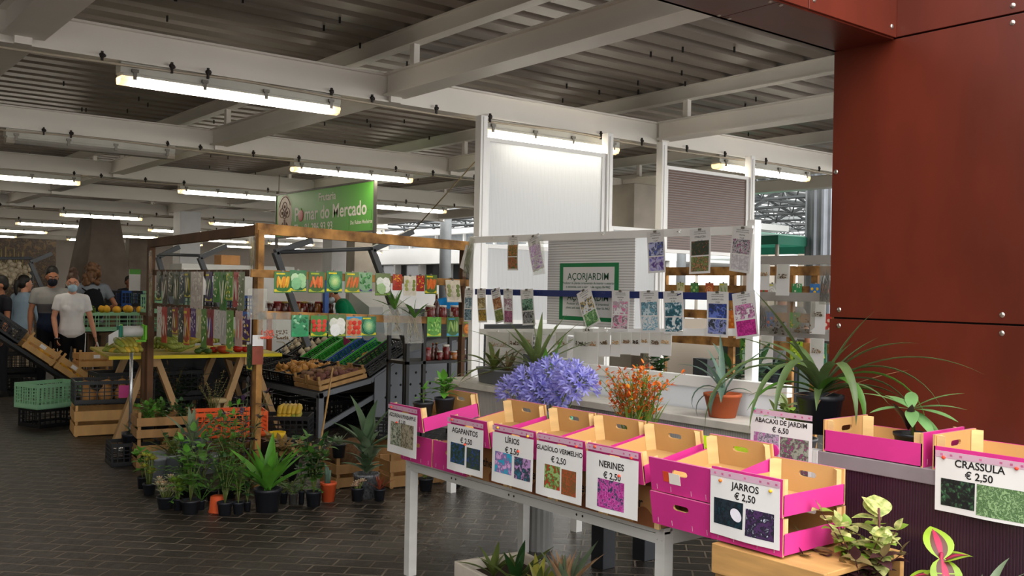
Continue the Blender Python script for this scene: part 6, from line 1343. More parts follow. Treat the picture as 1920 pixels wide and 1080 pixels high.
# ================================================================ PEOPLE
def remesh(o, v, sm=6):
    m = o.modifiers.new('skin', 'REMESH'); m.mode = 'VOXEL'; m.voxel_size = v; m.use_smooth_shade = True
    s = o.modifiers.new('soft', 'SMOOTH'); s.iterations = sm; s.factor = .5
    return o
def limb(mb, pts, rs, n=10): 
    mb.tube(pts, rs, n)
    for p, r in zip(pts, rs): mb.ell(p, (r, r, r), n=10, k=8)
SKIN = {k: mat('skin_'+k, c, .5, .06, 5) for k, c in (('fair', '#c98f72'), ('tan', '#a86f50'), ('dark', '#7a4a34'))}
HAIR = {k: mat('hair_'+k, c, .55, .35, 30, stretch=(1, 1, .15)) for k, c in (('black', '#17120f'), ('brown', '#4a3222'), ('auburn', '#6a4a30'))}
def cloth(n, c, v=.06): return mat('cloth_'+n, c, .85, v, 7, spec=.15, bump=.05)
def hand(mb, w_, d, side, k, curl=.6):
    """Palm, four curled fingers of different lengths and a thumb from the side of the palm; w_ wrist, d direction of the hand."""
    d = Vector(d).normalized(); up = Vector((0, 1, 0))*side; lat = (up-d*up.dot(d)).normalized(); fw_ = d.cross(lat)*side
    fr = d.cross(lat); palm = Vector(w_)+d*.045*k
    R = Matrix((fr, lat, d)).transposed(); mb.ell(palm, (.036*k, .016*k, .05*k), R=R, n=10, k=8)
    for i, (o, l) in enumerate(((-.027, .068), (-.009, .078), (.009, .074), (.026, .058))):
        a = palm+d*.04*k+fr*o*k; q1 = a+d*l*.45*k-lat*.006*k; q2 = q1+(d*math.cos(curl)-lat*math.sin(curl))*l*.33*k; q3 = q2+(d*math.cos(curl*1.8)-lat*math.sin(curl*1.8))*l*.28*k
        mb.tube([a, q1, q2, q3], [.0092*k, .0088*k, .008*k, .0066*k], 7)
    a = palm-d*.012*k+fr*.03*k; mb.tube([a, a+(d*.6+fr*.7-lat*.3)*.035*k, a+(d*1.0+fr*.6-lat*.5)*.055*k], [.0115*k, .0098*k, .0078*k], 7)
def person(label, px, py_top, Y, face, h, skin='fair', hair='black', hstyle='short', shirt='#888888', pants='#222222', sleeve='short', arms=None, lean=0, head=0, mask=None, fem=False, legs=None, shoes='#2a2a2a', group=None, shirt_mat=None, stripe=False, nod=0, hemz=.93, loc=None):
    q = loc or at(px, py_top, y=Y); t = thing('person', label, 'person', (q[0], q[1], 0), face); k = h/1.72
    V = lambda x, y, z: Vector((x*k, y*k, z*k))
    hip = V(0, 0, .93); RL = Matrix.Rotation(lean, 3, 'Y')
    def U(v): return hip+RL @ (v-hip) if lean else v      # upper body leans at the hips
    sw = .165 if fem else .19
    arms = arms or (((.02, .25, 1.13), (.08, .26, .88)), ((.02, -.25, 1.13), (.08, -.26, .88)))
    legs = legs or (((.02, .1, .49), (0, .11, .07)), ((.02, -.1, .49), (0, -.11, .07)))
    hc = U(V(.035+.03*math.sin(nod), 0, 1.585)); HR = RL @ Matrix.Rotation(head, 3, 'Z') @ Matrix.Rotation(nod, 3, 'Y'); Hd = lambda x, y, z: hc+HR @ V(x, y, z)
    b = MB()
    b.ell(Hd(0, 0, .02), (.093*k, .075*k, .105*k), R=HR); b.ell(Hd(.025, 0, -.045), (.068*k, .056*k, .075*k), R=HR); b.ell(Hd(.062, 0, -.095), (.026*k, .03*k, .022*k), R=HR)
    b.tube([Hd(.085, 0, .02), Hd(.107, 0, -.02), Hd(.096, 0, -.034)], [.008*k, .014*k, .013*k], 8); b.ell(Hd(.082, 0, .035), (.018*k, .05*k, .012*k), R=HR); b.ell(Hd(.084, 0, -.062), (.014*k, .026*k, .011*k), R=HR)
    for s in (-1, 1): b.ell(Hd(-.008, s*.077, -.005), (.018*k, .009*k, .03*k), R=HR)
    limb(b, [U(V(0, 0, 1.38)), U(V(.012, 0, 1.47)), Hd(-.01, 0, -.05)], [.062*k, .052*k, .052*k])
    tor = [(0, .9, .155, .115), (0, 1.0, .14, .105), (0, 1.1, .135 if fem else .15, .1), (.01, 1.22, .155 if fem else .175, .115), (.0, 1.34, .165 if fem else .19, .11), (-.005, 1.42, .12, .085)]
    def torso(mb, e):
        prof = [(-.01, .84, .11, .09), (-.01, .88, .158, .125), (0, .95, .165, .125), (0, 1.04, .142, .108), (.0, 1.12, .136 if fem else .155, .104), (.008, 1.22, .152 if fem else .172, .116), (.004, 1.31, .165 if fem else .186, .115), (-.004, 1.385, .15 if fem else .17, .095), (-.008, 1.43, .09, .07), (-.008, 1.45, .03, .03)]
        n = 20; vs = [U(V(x+(rx+e)*math.cos(2*PI*j/n), (ry+e)*math.sin(2*PI*j/n), z)) for x, z, ry, rx in prof for j in range(n)]; m_ = len(prof)
        mb.add(vs, [(i*n+j, i*n+(j+1) % n, (i+1)*n+(j+1) % n, (i+1)*n+j) for i in range(m_-1) for j in range(n)]+[tuple(range(n-1, -1, -1)), tuple((m_-1)*n+j for j in range(n))])
        if fem:
            for s in (-1, 1): mb.ell(U(V(.075, s*.068, 1.245)), ((.055+e)*k, (.062+e)*k, .062*k), R=RL)
    torso(b, -.012)
    for i, s in enumerate((1, -1)):
        sh = U(V(0, s*sw, 1.375)); el, wr = [U(V(*v)) for v in arms[i]]
        limb(b, [sh, sh.lerp(el, .5), el, el.lerp(wr, .35), wr], [.05*k, .044*k, .036*k, .038*k, .025*k]); hand(b, wr, (wr-el), s, k)
        hp = V(0, s*.085, .9); kn, an = [V(*v) for v in legs[i]]; limb(b, [hp, kn, kn.lerp(an, .35), an], [.08*k, .052*k, .05*k, .034*k]); b.ell(an+V(.06, 0, -.035), (.12*k, .042*k, .032*k))
    remesh(b.build('body', SKIN[skin], t), .0085*k)
    c = MB(); torso(c, .012); sl = {'short': .62, 'long': 1.0, 'none': .2}[sleeve]
    limb(c, [U(V(0, -sw, 1.385)), U(V(0, 0, 1.405)), U(V(0, sw, 1.385))], [.058*k, .07*k, .058*k])
    for i, s in enumerate((1, -1)):
        sh = U(V(0, s*sw, 1.375)); el, wr = [U(V(*v)) for v in arms[i]]
        if sl <= .7: c.tube([U(V(0, s*(sw-.05), 1.38)), sh, sh.lerp(el, sl)], [.06*k, .066*k, .06*k], 12)
        else: limb(c, [sh, sh.lerp(el, .5), el], [.064*k, .058*k, .05*k]); c.tube([el, el.lerp(wr, .85)], [.05*k, .038*k], 12)
    remesh(c.build('shirt', shirt_mat or cloth('shirt'+shirt[1:], shirt), t), .012*k, 4)
    d = MB(); d.ell(V(0, 0, .93), (.118*k, .16*k, .1*k)); d.ell(V(-.03, 0, .87), (.11*k, .155*k, .1*k))
    for i, s in enumerate((1, -1)):
        kn, an = [V(*v) for v in legs[i]]; limb(d, [V(0, s*.085, .88), kn, an+V(0, 0, .03)], [.094*k, .066*k, .052*k])
    remesh(d.build('trousers', cloth('pants'+pants[1:], pants), t), .013*k, 4)
    if stripe:
        for i, s in enumerate((1, -1)):
            kn, an = [V(*v) for v in legs[i]]; z = MB(); z.tube([V(0, s*.178, .9), kn+V(0, s*.068, 0), an+V(0, s*.056, .04)], .008, 6); z.build('side_stripe', cloth('white_stripe', '#e8e8e8'), t)
    for i, s in enumerate((1, -1)):
        an = V(*legs[i][1]); e = MB(); e.ell(an+V(.055, 0, -.03), (.135*k, .05*k, .042*k)); e.ell(an+V(.0, 0, .0), (.055*k, .05*k, .06*k)); e.lo(an+V(-.07, -.042, -.072), an+V(.17, .042, -.055)); remesh(e.build('shoe', cloth('shoe'+shoes[1:], shoes), t), .01)
    g = MB(); R2 = HR
    g.ell(Hd(-.012, 0, .045), (.1*k, .084*k, .098*k), R=R2); g.ell(Hd(-.035, 0, .0), (.08*k, .083*k, .09*k), R=R2)
    rr = random.Random(int(px))
    if hstyle == 'bun': g.ell(Hd(-.03, 0, .165), (.05*k, .052*k, .045*k), R=R2, noise=.12, seed=3); g.ell(Hd(-.02, .02, .13), (.055*k, .055*k, .04*k), R=R2, noise=.1)
    elif hstyle == 'tail': g.tube([Hd(-.1, 0, .04), Hd(-.135, 0, -.03), Hd(-.13, 0, -.14), Hd(-.12, 0, -.2)], [.035*k, .036*k, .028*k, .012*k], 10)
    elif hstyle == 'curly':
        for _ in range(46):
            a, z = rr.uniform(0, 6.28), rr.uniform(-.16, .14); w2 = .105 if z < .02 else .085
            if math.cos(a) > .45 and z < .06: continue
            g.ell(Hd(-.025+w2*math.cos(a)*.95, w2*math.sin(a), z), (.038*k,)*3, noise=.15, seed=_)
    hr = g.build('hair', HAIR[hair], t); remesh(hr, .009*k, 3 if hstyle != 'curly' else 1)
    # cut the face free: the hair cap sits behind the brow
    if hstyle != 'curly': hr.location = HR @ V(-.013, 0, .016)
    else: hr.location = HR @ V(-.03, 0, .01)
    for s in (-1, 1):
        e = MB(); e.ell(Hd(.083, s*.032, .012), (.011*k, .014*k, .009*k), R=HR); e.ell(Hd(.0915, s*.032, .012), (.004*k, .006*k, .006*k), 1, R=HR, n=8, k=6); e.build('eye', [mat('eye_white', '#d8d2cc', .2, 0), mat('iris', '#2a1c14', .2, 0)], t)
        w3 = MB(); w3.tube([Hd(.092, s*.016, .034), Hd(.094, s*.034, .039), Hd(.083, s*.052, .033)], [.004, .005, .003], 6); w3.build('eyebrow', HAIR[hair], t)
    m_ = MB(); m_.ell(Hd(.094, 0, -.062), (.007*k, .024*k, .007*k), R=HR); m_.build('lips', mat('lips', '#8a4a42', .5, .05), t)
    if mask:
        x = MB(); x.ell(Hd(.055, 0, -.052), (.068*k, .064*k, .062*k), R=HR); x.ell(Hd(.085, 0, -.02), (.034*k, .03*k, .03*k), R=HR)
        remesh(x.build('face_mask', cloth('mask'+mask[1:], mask), t), .009*k)
        for s in (-1, 1): y = MB(); y.tube([Hd(.06, s*.064, -.04), Hd(.0, s*.082, -.005)], .0025, 5); y.build('mask_strap', cloth('mask'+mask[1:], mask), t)
    return t, Hd, U, V
pi = PI
TO = lambda px, Y: math.atan2(-Y, -at(px, 540, y=Y).x)    # heading towards the camera
Yw = 13.9
pw, *_ = person('woman in a white t-shirt and pale blue mask walking with a phone', 136, 520, Yw, TO(136, Yw)+.1, 1.69, 'fair', 'brown', 'bun', '#d9d7d6', '#121214', arms=(((.0, .24, 1.1), (.1, .29, .86)), ((.0, -.225, 1.12), (.12, -.2, .87))), mask='#a8c4d4', fem=True, stripe=True, nod=.12, head=-.1, legs=(((.1, .09, .5), (.05, .09, .07)), ((-.05, -.09, .49), (-.15, -.1, .1))))
p = MB(); p.lo((-.01, -.035, -.08), (.0, .035, .07)); q = pw.matrix_basis @ Vector((.16, -.19, .765)); tag(p.build('phone', mat('phone_black', '#16181d', .2, 0), None, q, (0, .3, TO(136, Yw)), bevel=.004), 'dark phone held low in the right hand of the woman in white', 'phone')
t_ = thing('drinking_bottle', 'pale bottle hanging from the left hand of the woman in white', 'bottle', pw.matrix_basis @ Vector((.16, .3, .55)))
p = MB(); p.lathe([(0, 0), (.045, .01), (.05, .06), (.035, .1), (0, .105)], 14); p.build('body', mat('bottle_white', '#c8c4c0', .4, .05), t_); p = MB(); p.tube([(0, 0, .1), (.02, 0, .16), (0, 0, .22)], .012, 7); p.build('handle', mat('bottle_white', '#c8c4c0'), t_)
GT = mat('printed_tee', '#8d8b8a', .85, 0, spec=.1); nt = GT.node_tree; N = nt.nodes; L = nt.links
tc = N.new('ShaderNodeTexCoord'); sp = N.new('ShaderNodeSeparateXYZ'); L.new(tc.outputs['Object'], sp.inputs[0]); nz = N.new('ShaderNodeTexNoise'); nz.inputs['Scale'].default_value = 40; L.new(tc.outputs['Object'], nz.inputs['Vector'])
cr_ = N.new('ShaderNodeValToRGB'); e = cr_.color_ramp.elements; e[0].position = .0; e[0].color = lin('#232c3e'); e[1].position = 1; e[1].color = lin('#94928f'); cr_.color_ramp.interpolation = 'CONSTANT'; a_ = e.new(.59); a_.color = lin('#5c5b5e'); a_ = e.new(.66); a_.color = lin('#94928f')
ad = N.new('ShaderNodeMath'); ad.operation = 'MULTIPLY_ADD'; ad.inputs[1].default_value = .5; L.new(sp.outputs[2], ad.inputs[0]); L.new(nz.outputs['Fac'], ad.inputs[2])
s2 = N.new('ShaderNodeMath'); s2.operation = 'SUBTRACT'; s2.inputs[1].default_value = .48; L.new(ad.outputs[0], s2.inputs[0])
mr = N.new('ShaderNodeMath'); mr.operation = 'MULTIPLY_ADD'; mr.inputs[1].default_value = .52; mr.inputs[2].default_value = .0; L.new(sp.outputs[2], mr.inputs[0]); L.new(mr.outputs[0], cr_.inputs['Fac']); L.new(cr_.outputs['Color'], N['Principled BSDF'].inputs['Base Color'])
person('man in a grey printed t-shirt and dark mask behind the woman in white', 97, 505, 14.5, TO(97, 14.5)+.15, 1.78, 'tan', 'black', 'short', '#8d8b8a', '#15161a', mask='#23252e', shirt_mat=GT, nod=.25)
pb, *_ = person('long haired person with a backpack and grey t-shirt seen from behind', 172, 500, 16.0, TO(172, 16.0)+pi+.2, 1.86, 'tan', 'auburn', 'curly', '#7c828c', '#3f372e', arms=(((-.02, .27, 1.15), (.16, .2, 1.0)), ((-.06, -.32, 1.14), (.05, -.2, 1.0))))
t = thing('backpack', 'black backpack worn by the long haired person', 'backpack', pb.matrix_basis @ Vector((-.24, .02, 1.02)), pb.rotation_euler.z)
p = MB(); p.ell((0, 0, .2), (.12, .17, .27)); p.ell((-.03, 0, .07), (.11, .16, .14)); p.ell((.02, 0, .36), (.09, .14, .1)); remesh(p.build('body', cloth('pack_black', '#191b1f'), t), .015)
p = MB(); p.ell((-.1, 0, .1), (.06, .12, .1)); remesh(p.build('pocket', cloth('pack_black', '#191b1f'), t), .012)
for s in (-1, 1): p = MB(); p.tube([(.06, s*.1, .43), (.2, s*.13, .47), (.38, s*.12, .38)], .02, 8, sq=.5); p.build('strap', cloth('pack_black', '#191b1f'), t)
person('woman in a pale blue shirt with a dark ponytail seen from behind', 45, 518, 16.2, TO(45, 16.2)+pi-.7, 1.66, 'fair', 'black', 'tail', '#8fa5b8', '#b7a58c', 'long', fem=True, head=-.5)
person('person in a dark top with dark hair cut by the left picture edge', 4, 530, 14.6, TO(4, 14.6)-1.2, 1.64, 'tan', 'black', 'short', '#24242a', '#2a2a30', 'short')
person('person in a dusty pink top bending over the tilted crates at the left edge', 8, 560, 13.9, TO(12, 13.6)-1.4, 1.58, 'tan', 'black', 'short', '#9b8078', '#6a5a50', 'short', lean=.55, arms=(((.22, .2, 1.2), (.42, .1, 1.15)), ((.22, -.2, 1.2), (.42, -.1, 1.15))), loc=(at(2, 560, y=14).x-.15, 13.75, 0))
person('person in dark clothes far back beside the tapered pillar', 241, 520, 22.5, TO(241, 22.5)+.4, 1.72, 'dark', 'black', 'short', '#1d1e20', '#1a1a1c', 'long')
person('stall keeper in a green polo shirt bending behind the seed packets', 636, 552, 10.0, TO(636, 12.2)-1.5, 1.74, 'tan', 'black', 'short', '#0f7a50', '#22252a', lean=.55, mask='#b8c4cc', loc=(at(672, 560, y=12.2).x, 12.2, 0), nod=.35, arms=(((.1, .24, 1.14), (.34, .12, 1.1)), ((.1, -.24, 1.14), (.34, -.12, 1.1))))
person('person in a bright blue t-shirt seen through the jar shelf', 846, 520, 11.4, TO(846, 11.4)+pi+.4, 1.72, 'fair', 'black', 'short', '#1f80c8', '#2a3038', arms=(((-.02, .26, 1.14), (.2, .16, 1.02)), ((-.02, -.26, 1.14), (.2, -.16, 1.02))))
person('person in a grey shirt behind the rear seed racks at right', 1470, 600, 5.9, TO(1470, 5.9)+pi, 1.74, 'tan', 'black', 'short', '#77777a', '#2a2d33', arms=(((-.04, .27, 1.12), (.0, .3, .86)), ((-.04, -.27, 1.12), (.0, -.3, .86))), loc=(8.9, at(1466, 600, x=8.9).y, 0))

# ================================================================ HALL BACKGROUND
# green shop sign
a, b = at(520, 365, x=6.0), at(704, 341, x=6.0); zt, zb = 2.91, 2.28; L_ = a.y-b.y; yc = (a.y+b.y)/2
t = thing('shop_sign', 'green shop sign with white lettering hung above the fruit stand', 'sign', (6.0, yc, zb)); HS = zt-zb
GSIGN = mat('sign_green', '#58a83a', .45, .06, 1.5); p = MB(); p.lo((-.012, -L_/2, 0), (.012, L_/2, HS)); p.build('board', GSIGN, t)
p = MB()
for z in (0, HS): p.lo((-.02, -L_/2-.01, z-.012), (.02, L_/2+.01, z+.012))
for s in (-1, 1): p.lo((-.02, s*L_/2-.012, -.2), (.02, s*L_/2+.012, HS+.05))
p.build('frame', mat('dark_sign_frame', '#57534c', .5, .1), t)
def sg(u, v, d=.014): return (-d, L_/2-u*L_, v*HS)
SW = mat('sign_white', '#f0ece2', .5, .03); p = MB(); p.add([(-.0135, L_/2-L_*.103+L_*.085*math.cos(g), HS*.49+HS*.475*math.sin(g)) for g in [2*PI*i/40 for i in range(40)]], [tuple(range(40))]); p.build('emblem_disc', mat('sign_cream', '#d5bfae', .5, .05), t)
p = MB(); cx, cz = L_/2-L_*.103, HS*.5
def ln(pts, r=.008): p.tube([(-.015, cx+y*L_*.085, cz+z*HS*.47) for y, z in pts], r, 5)
for (y, z, r_) in ((0, .42, .3), (.36, .12, .3), (-.36, .12, .3), (0, .02, .24)): ln([(y+r_*math.cos(g), z+r_*.75*math.sin(g)) for g in [2*PI*i/16 for i in range(17)]], .006); ln([(y+.06*math.cos(g), z+.06*math.sin(g)) for g in [2*PI*i/8 for i in range(9)]], .007)
ln([(.05, -.2), (.05, -.7)]); ln([(-.05, -.2), (-.05, -.7)]); ln([(-.45, -.5), (-.25, -.35), (-.2, -.7)]); ln([(.45, -.5), (.25, -.35), (.2, -.7)]); ln([(.86*math.cos(g), .9*math.sin(g)) for g in [.5+2.1*i/14 for i in range(15)]], .006)
p.build('emblem_tree', mat('emblem_grey', '#8a7468', .6, .05), t)
p = MB(); w_s = lambda txt, sz, u, v, sx, al='LEFT': write(p, txt, sz, 0, 0, lambda a_, b_: (-.0145, L_/2-L_*u-a_, HS*v+b_), .018, al, 0, sx)
w_s('Frutaria', .15, .56, .8, 1.05, 'CENTER'); w_s('P', .27, .215, .47, 1.0); w_s('mar do Mercado', .255, .325, .47, 1.0); w_s('Tlm: 91 286 93 93', .155, .215, .17, 1.0); w_s('De: Ruben Medeiros', .07, .79, .2, .95)
p.build('lettering', SW, t)
p = MB(); p.ell((-.014, L_/2-L_*.287, HS*.455), (.004, .085, .085)); p.ell((-.014, L_/2-L_*.287-.01, HS*.455+.09), (.004, .02, .015), 1); p.build('apple', [mat('apple_red', '#c0303a', .4, .15, 9), GSIGN], t)
p = MB()
for (y0, z0, y1, z1) in ((.775, .06, .78, .42), (.975, .06, .98, .42), (.775, .42, .98, .425)): p.lo(sg(y0, z0, .0135), sg(y1, z1+.004, .0125))
p.build('patch_outline', mat('sign_dark_green', '#3f8a2a', .5, .05), t)
for i, (y_, lb) in enumerate(((L_/2-.05, 'left hanging rope of the green shop sign'), (-L_/2+.05, 'right hanging rope of the green shop sign'))):
    p = MB(); p.tube([(6.0, yc+y_, zt), (6.0, yc+y_, 3.2)], .006, 5); tag(p.build('rope', mat('rope_tan', '#8a7a5a', .8, .1)), lb, 'rope')
p = MB(); A, B = at(768, 440, y=8.95), at(905, 268, y=8.0); B.z = 3.0; p.tube([A, B], .007, 5); tag(p.build('rope', mat('rope_tan', '#8a7a5a')), 'slanting rope tying the right canopy arm up to the beam', 'rope')

# rear seed racks to the right of the kiosk
GRAIL = mat('shaded_rail', '#a09b96', .5, .06); X2 = 6.2
yR, yL = at(1575, 560, x=X2).y-.9, at(1409, 560, x=X2).y
t = thing('seed_rack', 'grey rack with three rails of seed cards, beyond the white rack at right', 'rack', (X2, (yR+yL)/2, 0)); oy = (yR+yL)/2
zz = [at(1490, 488, x=X2).z, at(1490, 557, x=X2).z, at(1490, 624, x=X2).z]
for z in zz: p = MB(); p.lo((-.012, yR-oy, z-.035), (.012, yL-oy, z+.035)); p.build('rail', GRAIL, t)
for y in (yR, yL): p = MB(); p.lo((.012, y-oy-.03, 0), (.06, y-oy+.03, zz[0]+.06)); p.build('post', GRAIL, t)
def atx(px, z, X): q = at(px, 560, x=X); q.z = z; return q
for i, (px, r_, w_, h_, kd, lb) in enumerate(((1432, 0, .11, .2, 0, 'white seed card at the left of the top rear rail'), (1468, 0, .12, .24, 0, 'white seed card in the middle of the top rear rail'), (1550, 0, .12, .3, 1, 'clear bag of dark roots at the right end of the top rear rail'), (1430, 1, .11, .24, 1, 'clear bag of twigs at the left of the middle rear rail'), (1462, 1, .2, .26, 2, 'clear bag of dark bulbs on the middle rear rail'),
                                        (1508, 1, .2, .24, 2, 'clear bag of grey seeds on the middle rear rail'), (1535, 1, .13, .24, 0, 'white seed card on the middle rear rail by the red wall'), (1440, 2, .12, .22, 0, 'white seed card at the left of the lowest rear rail'), (1534, 2, .12, .24, 0, 'white seed card on the lowest rear rail by the red wall'))):
    o = atx(px, zz[r_]-.03, X2-.03)
    if kd == 0: seed_card(lb, o, w_, h_, i, 0, bag=.45)
    else: clear_bag(lb, o, w_, h_, SEED[4] if kd == 1 or i == 4 else SEED[1], 20, 0, film_=FILMD, strands=kd == 1)
# wooden racks of small seed packets behind
X3 = 8.0; zz3 = [at(1490, 508, x=X3).z, at(1490, 545, x=X3).z, at(1490, 596, x=X3).z, at(1490, 650, x=X3).z]
y0, y1 = at(1580, 560, x=X3).y, at(1235, 560, x=X3).y
t = thing('packet_rack', 'charred wooden rack of small seed packets behind the kiosk', 'rack', (X3, (y0+y1)/2, 0)); oy = (y0+y1)/2
for z in zz3: p = MB(); p.lo((-.012, y0-oy, z-.045), (.012, y1-oy, z+.045)); p.build('rail', CHAR, t)
for px in (1243, 1370, 1480, 1525, 1570): y = at(px, 560, x=X3).y; p = MB(); p.lo((.012, y-oy-.035, 0), (.05, y-oy+.035, zz3[0]+.05)); p.build('post', CHAR, t)
sp_ = [('#d8d0a0', '#7aa04a', 'cream and green', 1276), ('#4a8a4a', '#a8d080', 'leafy green', 1302), ('#c8603a', '#e8a060', 'orange brown', 1330), ('#c0c8a8', '#8aa068', 'pale green', 1356), ('#4a9a5a', '#c8e0a0', 'bright green', 1420), ('#c84a3a', '#4a7a3a', 'red fruited', 1432), ('#d8d8d4', '#f0f0ec', 'white flowered', 1448), ('#8a9a6a', '#c87a6a', 'mottled', 1467), ('#3a9a5a', '#e8e8d0', 'emerald', 1494), ('#3a7ac0', '#f0c020', 'blue and yellow', 1528), ('#d89a7a', '#c04a3a', 'salmon', 1550)]
for i, (bg, c, nm, px) in enumerate(sp_):
    packet(f'small {nm} packet on the charred rack behind the kiosk', atx(px, zz3[1]+.075, X3-.02), .11, .17, ('leafy', 'balls', 'head', 'long')[i % 4], bg, [c, bg], '#d8d43a' if i % 3 == 0 else bg, 0, 0, seed=120+i)
for i, (px, bg, c, nm) in enumerate(((1272, '#a84a38', '#e0a080', 'brick red'), (1370, '#e07a2a', '#f0a040', 'pumpkin orange'), (1443, '#3a6ab0', '#e0603a', 'blue topped tomato'), (1491, '#6aa04a', '#e0c83a', 'green and yellow'), (1550, '#c83a30', '#f0d0c0', 'scarlet'))):
    packet(f'larger {nm} packet low on the charred rack behind the kiosk', atx(px, zz3[2]+.06, X3-.02), .12, .22, 'balls' if i != 3 else 'leafy', bg, [c, bg], bg, 0, 0, seed=150+i)
for i, (px, bg) in enumerate(((1400, '#5a9a3a'), (1495, '#a8d020'), (1540, '#4a8a6a'))):
    packet(('green packet low behind the right post of the white rack', 'lime packet on the lowest rail of the charred rack', 'dark green packet on the lowest rail of the charred rack')[i], atx(px, zz3[3]+.06, X3-.02), .14, .22, 'leafy', bg, ['#d8e870', '#3a6a2a'], bg, 0, 0, seed=160+i)
# beige partition and things inside the kiosk
struct((lambda k: k.build('wall_kiosk', mat('kiosk_beige', '#a79b8c', .7, .06, 1)))(MB().lo((9.1, 8.6, 0), (11.5, 8.7, 1.24))))
t = thing('chair', 'dark green plastic chair back seen beyond the white trough', 'chair', (5.35, at(1185, 690, x=5.35).y, 0), .5); GCH = mat('chair_green', '#0f4a34', .4, .08)
p = MB(); p.lathe([(.2, .43), (.21, .45), (.2, .46), (0, .46)], 16); p.build('seat', GCH, t)
p = MB(); p.sheet(lambda a, b: (-.2-.05*b+.05*math.cos(PI*(a-.5)*1.2), .22*(a-.5)*2*(1-.15*b), .46+.42*b*(1-.6*(abs(a-.5)*2)**2.5*b)), 12, 8); p.sheet(lambda a, b: (-.22-.05*b+.05*math.cos(PI*(a-.5)*1.2), .22*(.5-a)*2*(1-.15*b), .46+.42*b*(1-.6*(abs(a-.5)*2)**2.5*b)), 12, 8); p.build('backrest', GCH, t)
for x in (-.15, .15):
    for y in (-.15, .15): p = MB(); p.tube([(x, y, .44), (x*1.25, y*1.25, 0)], .02, 8); p.build('leg', GCH, t)
p = MB(); p.tube([(0, 0, .72), (0, 0, .98)], .02, 8); p.box((0, 0, 1.07), (.09, .13, .13)); tag(p.build('card_reader', mat('dark_device', '#2a2c30', .4, .05), None, (5.25, at(1321, 660, x=5.25).y, 0)), 'dark boxy device on a stalk above the grey counter', 'device')
# framed backdrop: produce stalls deep in the hall
def back_crate(label, px, py, Y, L, W_, h, m, z=None, rot=0, fruit=None):
    q = at(px, py, y=Y); z = q.z if z is None else z
    c = lattice_crate(label, (q.x, Y, z), rot, L, W_, h, m, 8, 2)
    return c
def bench(label, px0, px1, py, Y, depth, m):
    a, b = at(px0, py, y=Y), at(px1, py, y=Y); zt = (a.z+b.z)/2; t = thing('produce_bench', label, 'bench', ((a.x+b.x)/2, Y+depth/2, 0)); hw = (b.x-a.x)/2
    p = MB(); p.lo((-hw, -depth/2, zt-.05), (hw, depth/2, zt)); p.build('top', m, t)
    for x in (-hw+.04, hw-.1):
        for y in (-depth/2+.03, depth/2-.09): p = MB(); p.lo((x, y, 0), (x+.06, y+.06, zt-.05)); p.build('leg', m, t)
    return zt
OLDB = mat('bench_wood', '#6a5138', .75, .2, 4)
zt = bench('produce bench behind the yellow table, holding lettuce and lemons', 186, 300, 622, 14.6, .8, OLDB)
c = back_crate('pale green crate of lettuce and lemons behind the yellow table', 212, 600, 14.75, 1.2, .4, .28, PGRN, zt+.002)
for i in range(8):
    put('lemon', c.matrix_basis @ Vector((-.1+.16*(i % 5)-.02*(i//5), -.08+.14*(i//5), .27+.0*(i//5))), 'yellow orange fruit on the pale green crate behind the yellow table', 'fruit on the pale green crate', s=1.5)
t = thing('lettuce', 'curly green lettuce at the left of the pale green crate', 'lettuce', c.matrix_basis @ Vector((-.4, -.05, .26))); p = MB()
for k in range(46): az = k*2.4; p.leaf((0, 0, 0), az, .1+1.3*(k/46), .16, .12, .8, 'ovate', 0, .2, 5, wave=.12)
p.build('leaves', G['lime'], t)
for i, y in enumerate((-.06, .08)):
    t = thing('log_roll', ('pale cut root roll in front of the bench', 'second pale cut root roll beside the first')[i], 'roll', c.matrix_basis @ Vector((.75+.14*i, -.3, .1))); p = MB(); p.tube([(0, -.15, 0), (0, .2, 0)], .065, 14); p.build('roll', mat('root_pale', '#b0a08a', .7, .15), t)
zt2 = bench('long produce bench of dark crates in front of the tapered pillar', 205, 300, 575, 17.6, 1.0, OLDB)
for i, (px, m, lb) in enumerate(((215, BLKP, 'black crate far back left of the blue crate'), (232, BLKP, 'black crate of dark produce far back'), (248, BLUP, 'blue crate on the far bench'), (275, PGRN, 'pale green crate on the far bench beside the blue one'), (300, PGRN, 'pale green crate on the far bench by the far stall post'))):
    back_crate(lb, px, 570, 17.9, .55, .4, .28, m, zt2+.002, .1*(-1)**i)
zt3 = bench('produce bench seen between the two stall posts', 300, 470, 588, 13.6, .9, OLDB)
for i, (px, m, lb) in enumerate(((310, PGRN, 'pale green crate between the stall posts, leftmost on its bench'), (338, PGRN, 'pale green crate right of the leftmost one between the stall posts'), (366, BLKP, 'black crate in the middle of the bench between the stall posts'), (395, BLKP, 'black slatted crate right of the middle between the stall posts'), (425, BLKP, 'tilted black crate near the corner post in the background'), (452, BLUP, 'blue crate close behind the corner post'))):
    back_crate(lb, px, 580, 14.0, .56, .4, .26, m, zt3+.002, .12*(-1)**i)
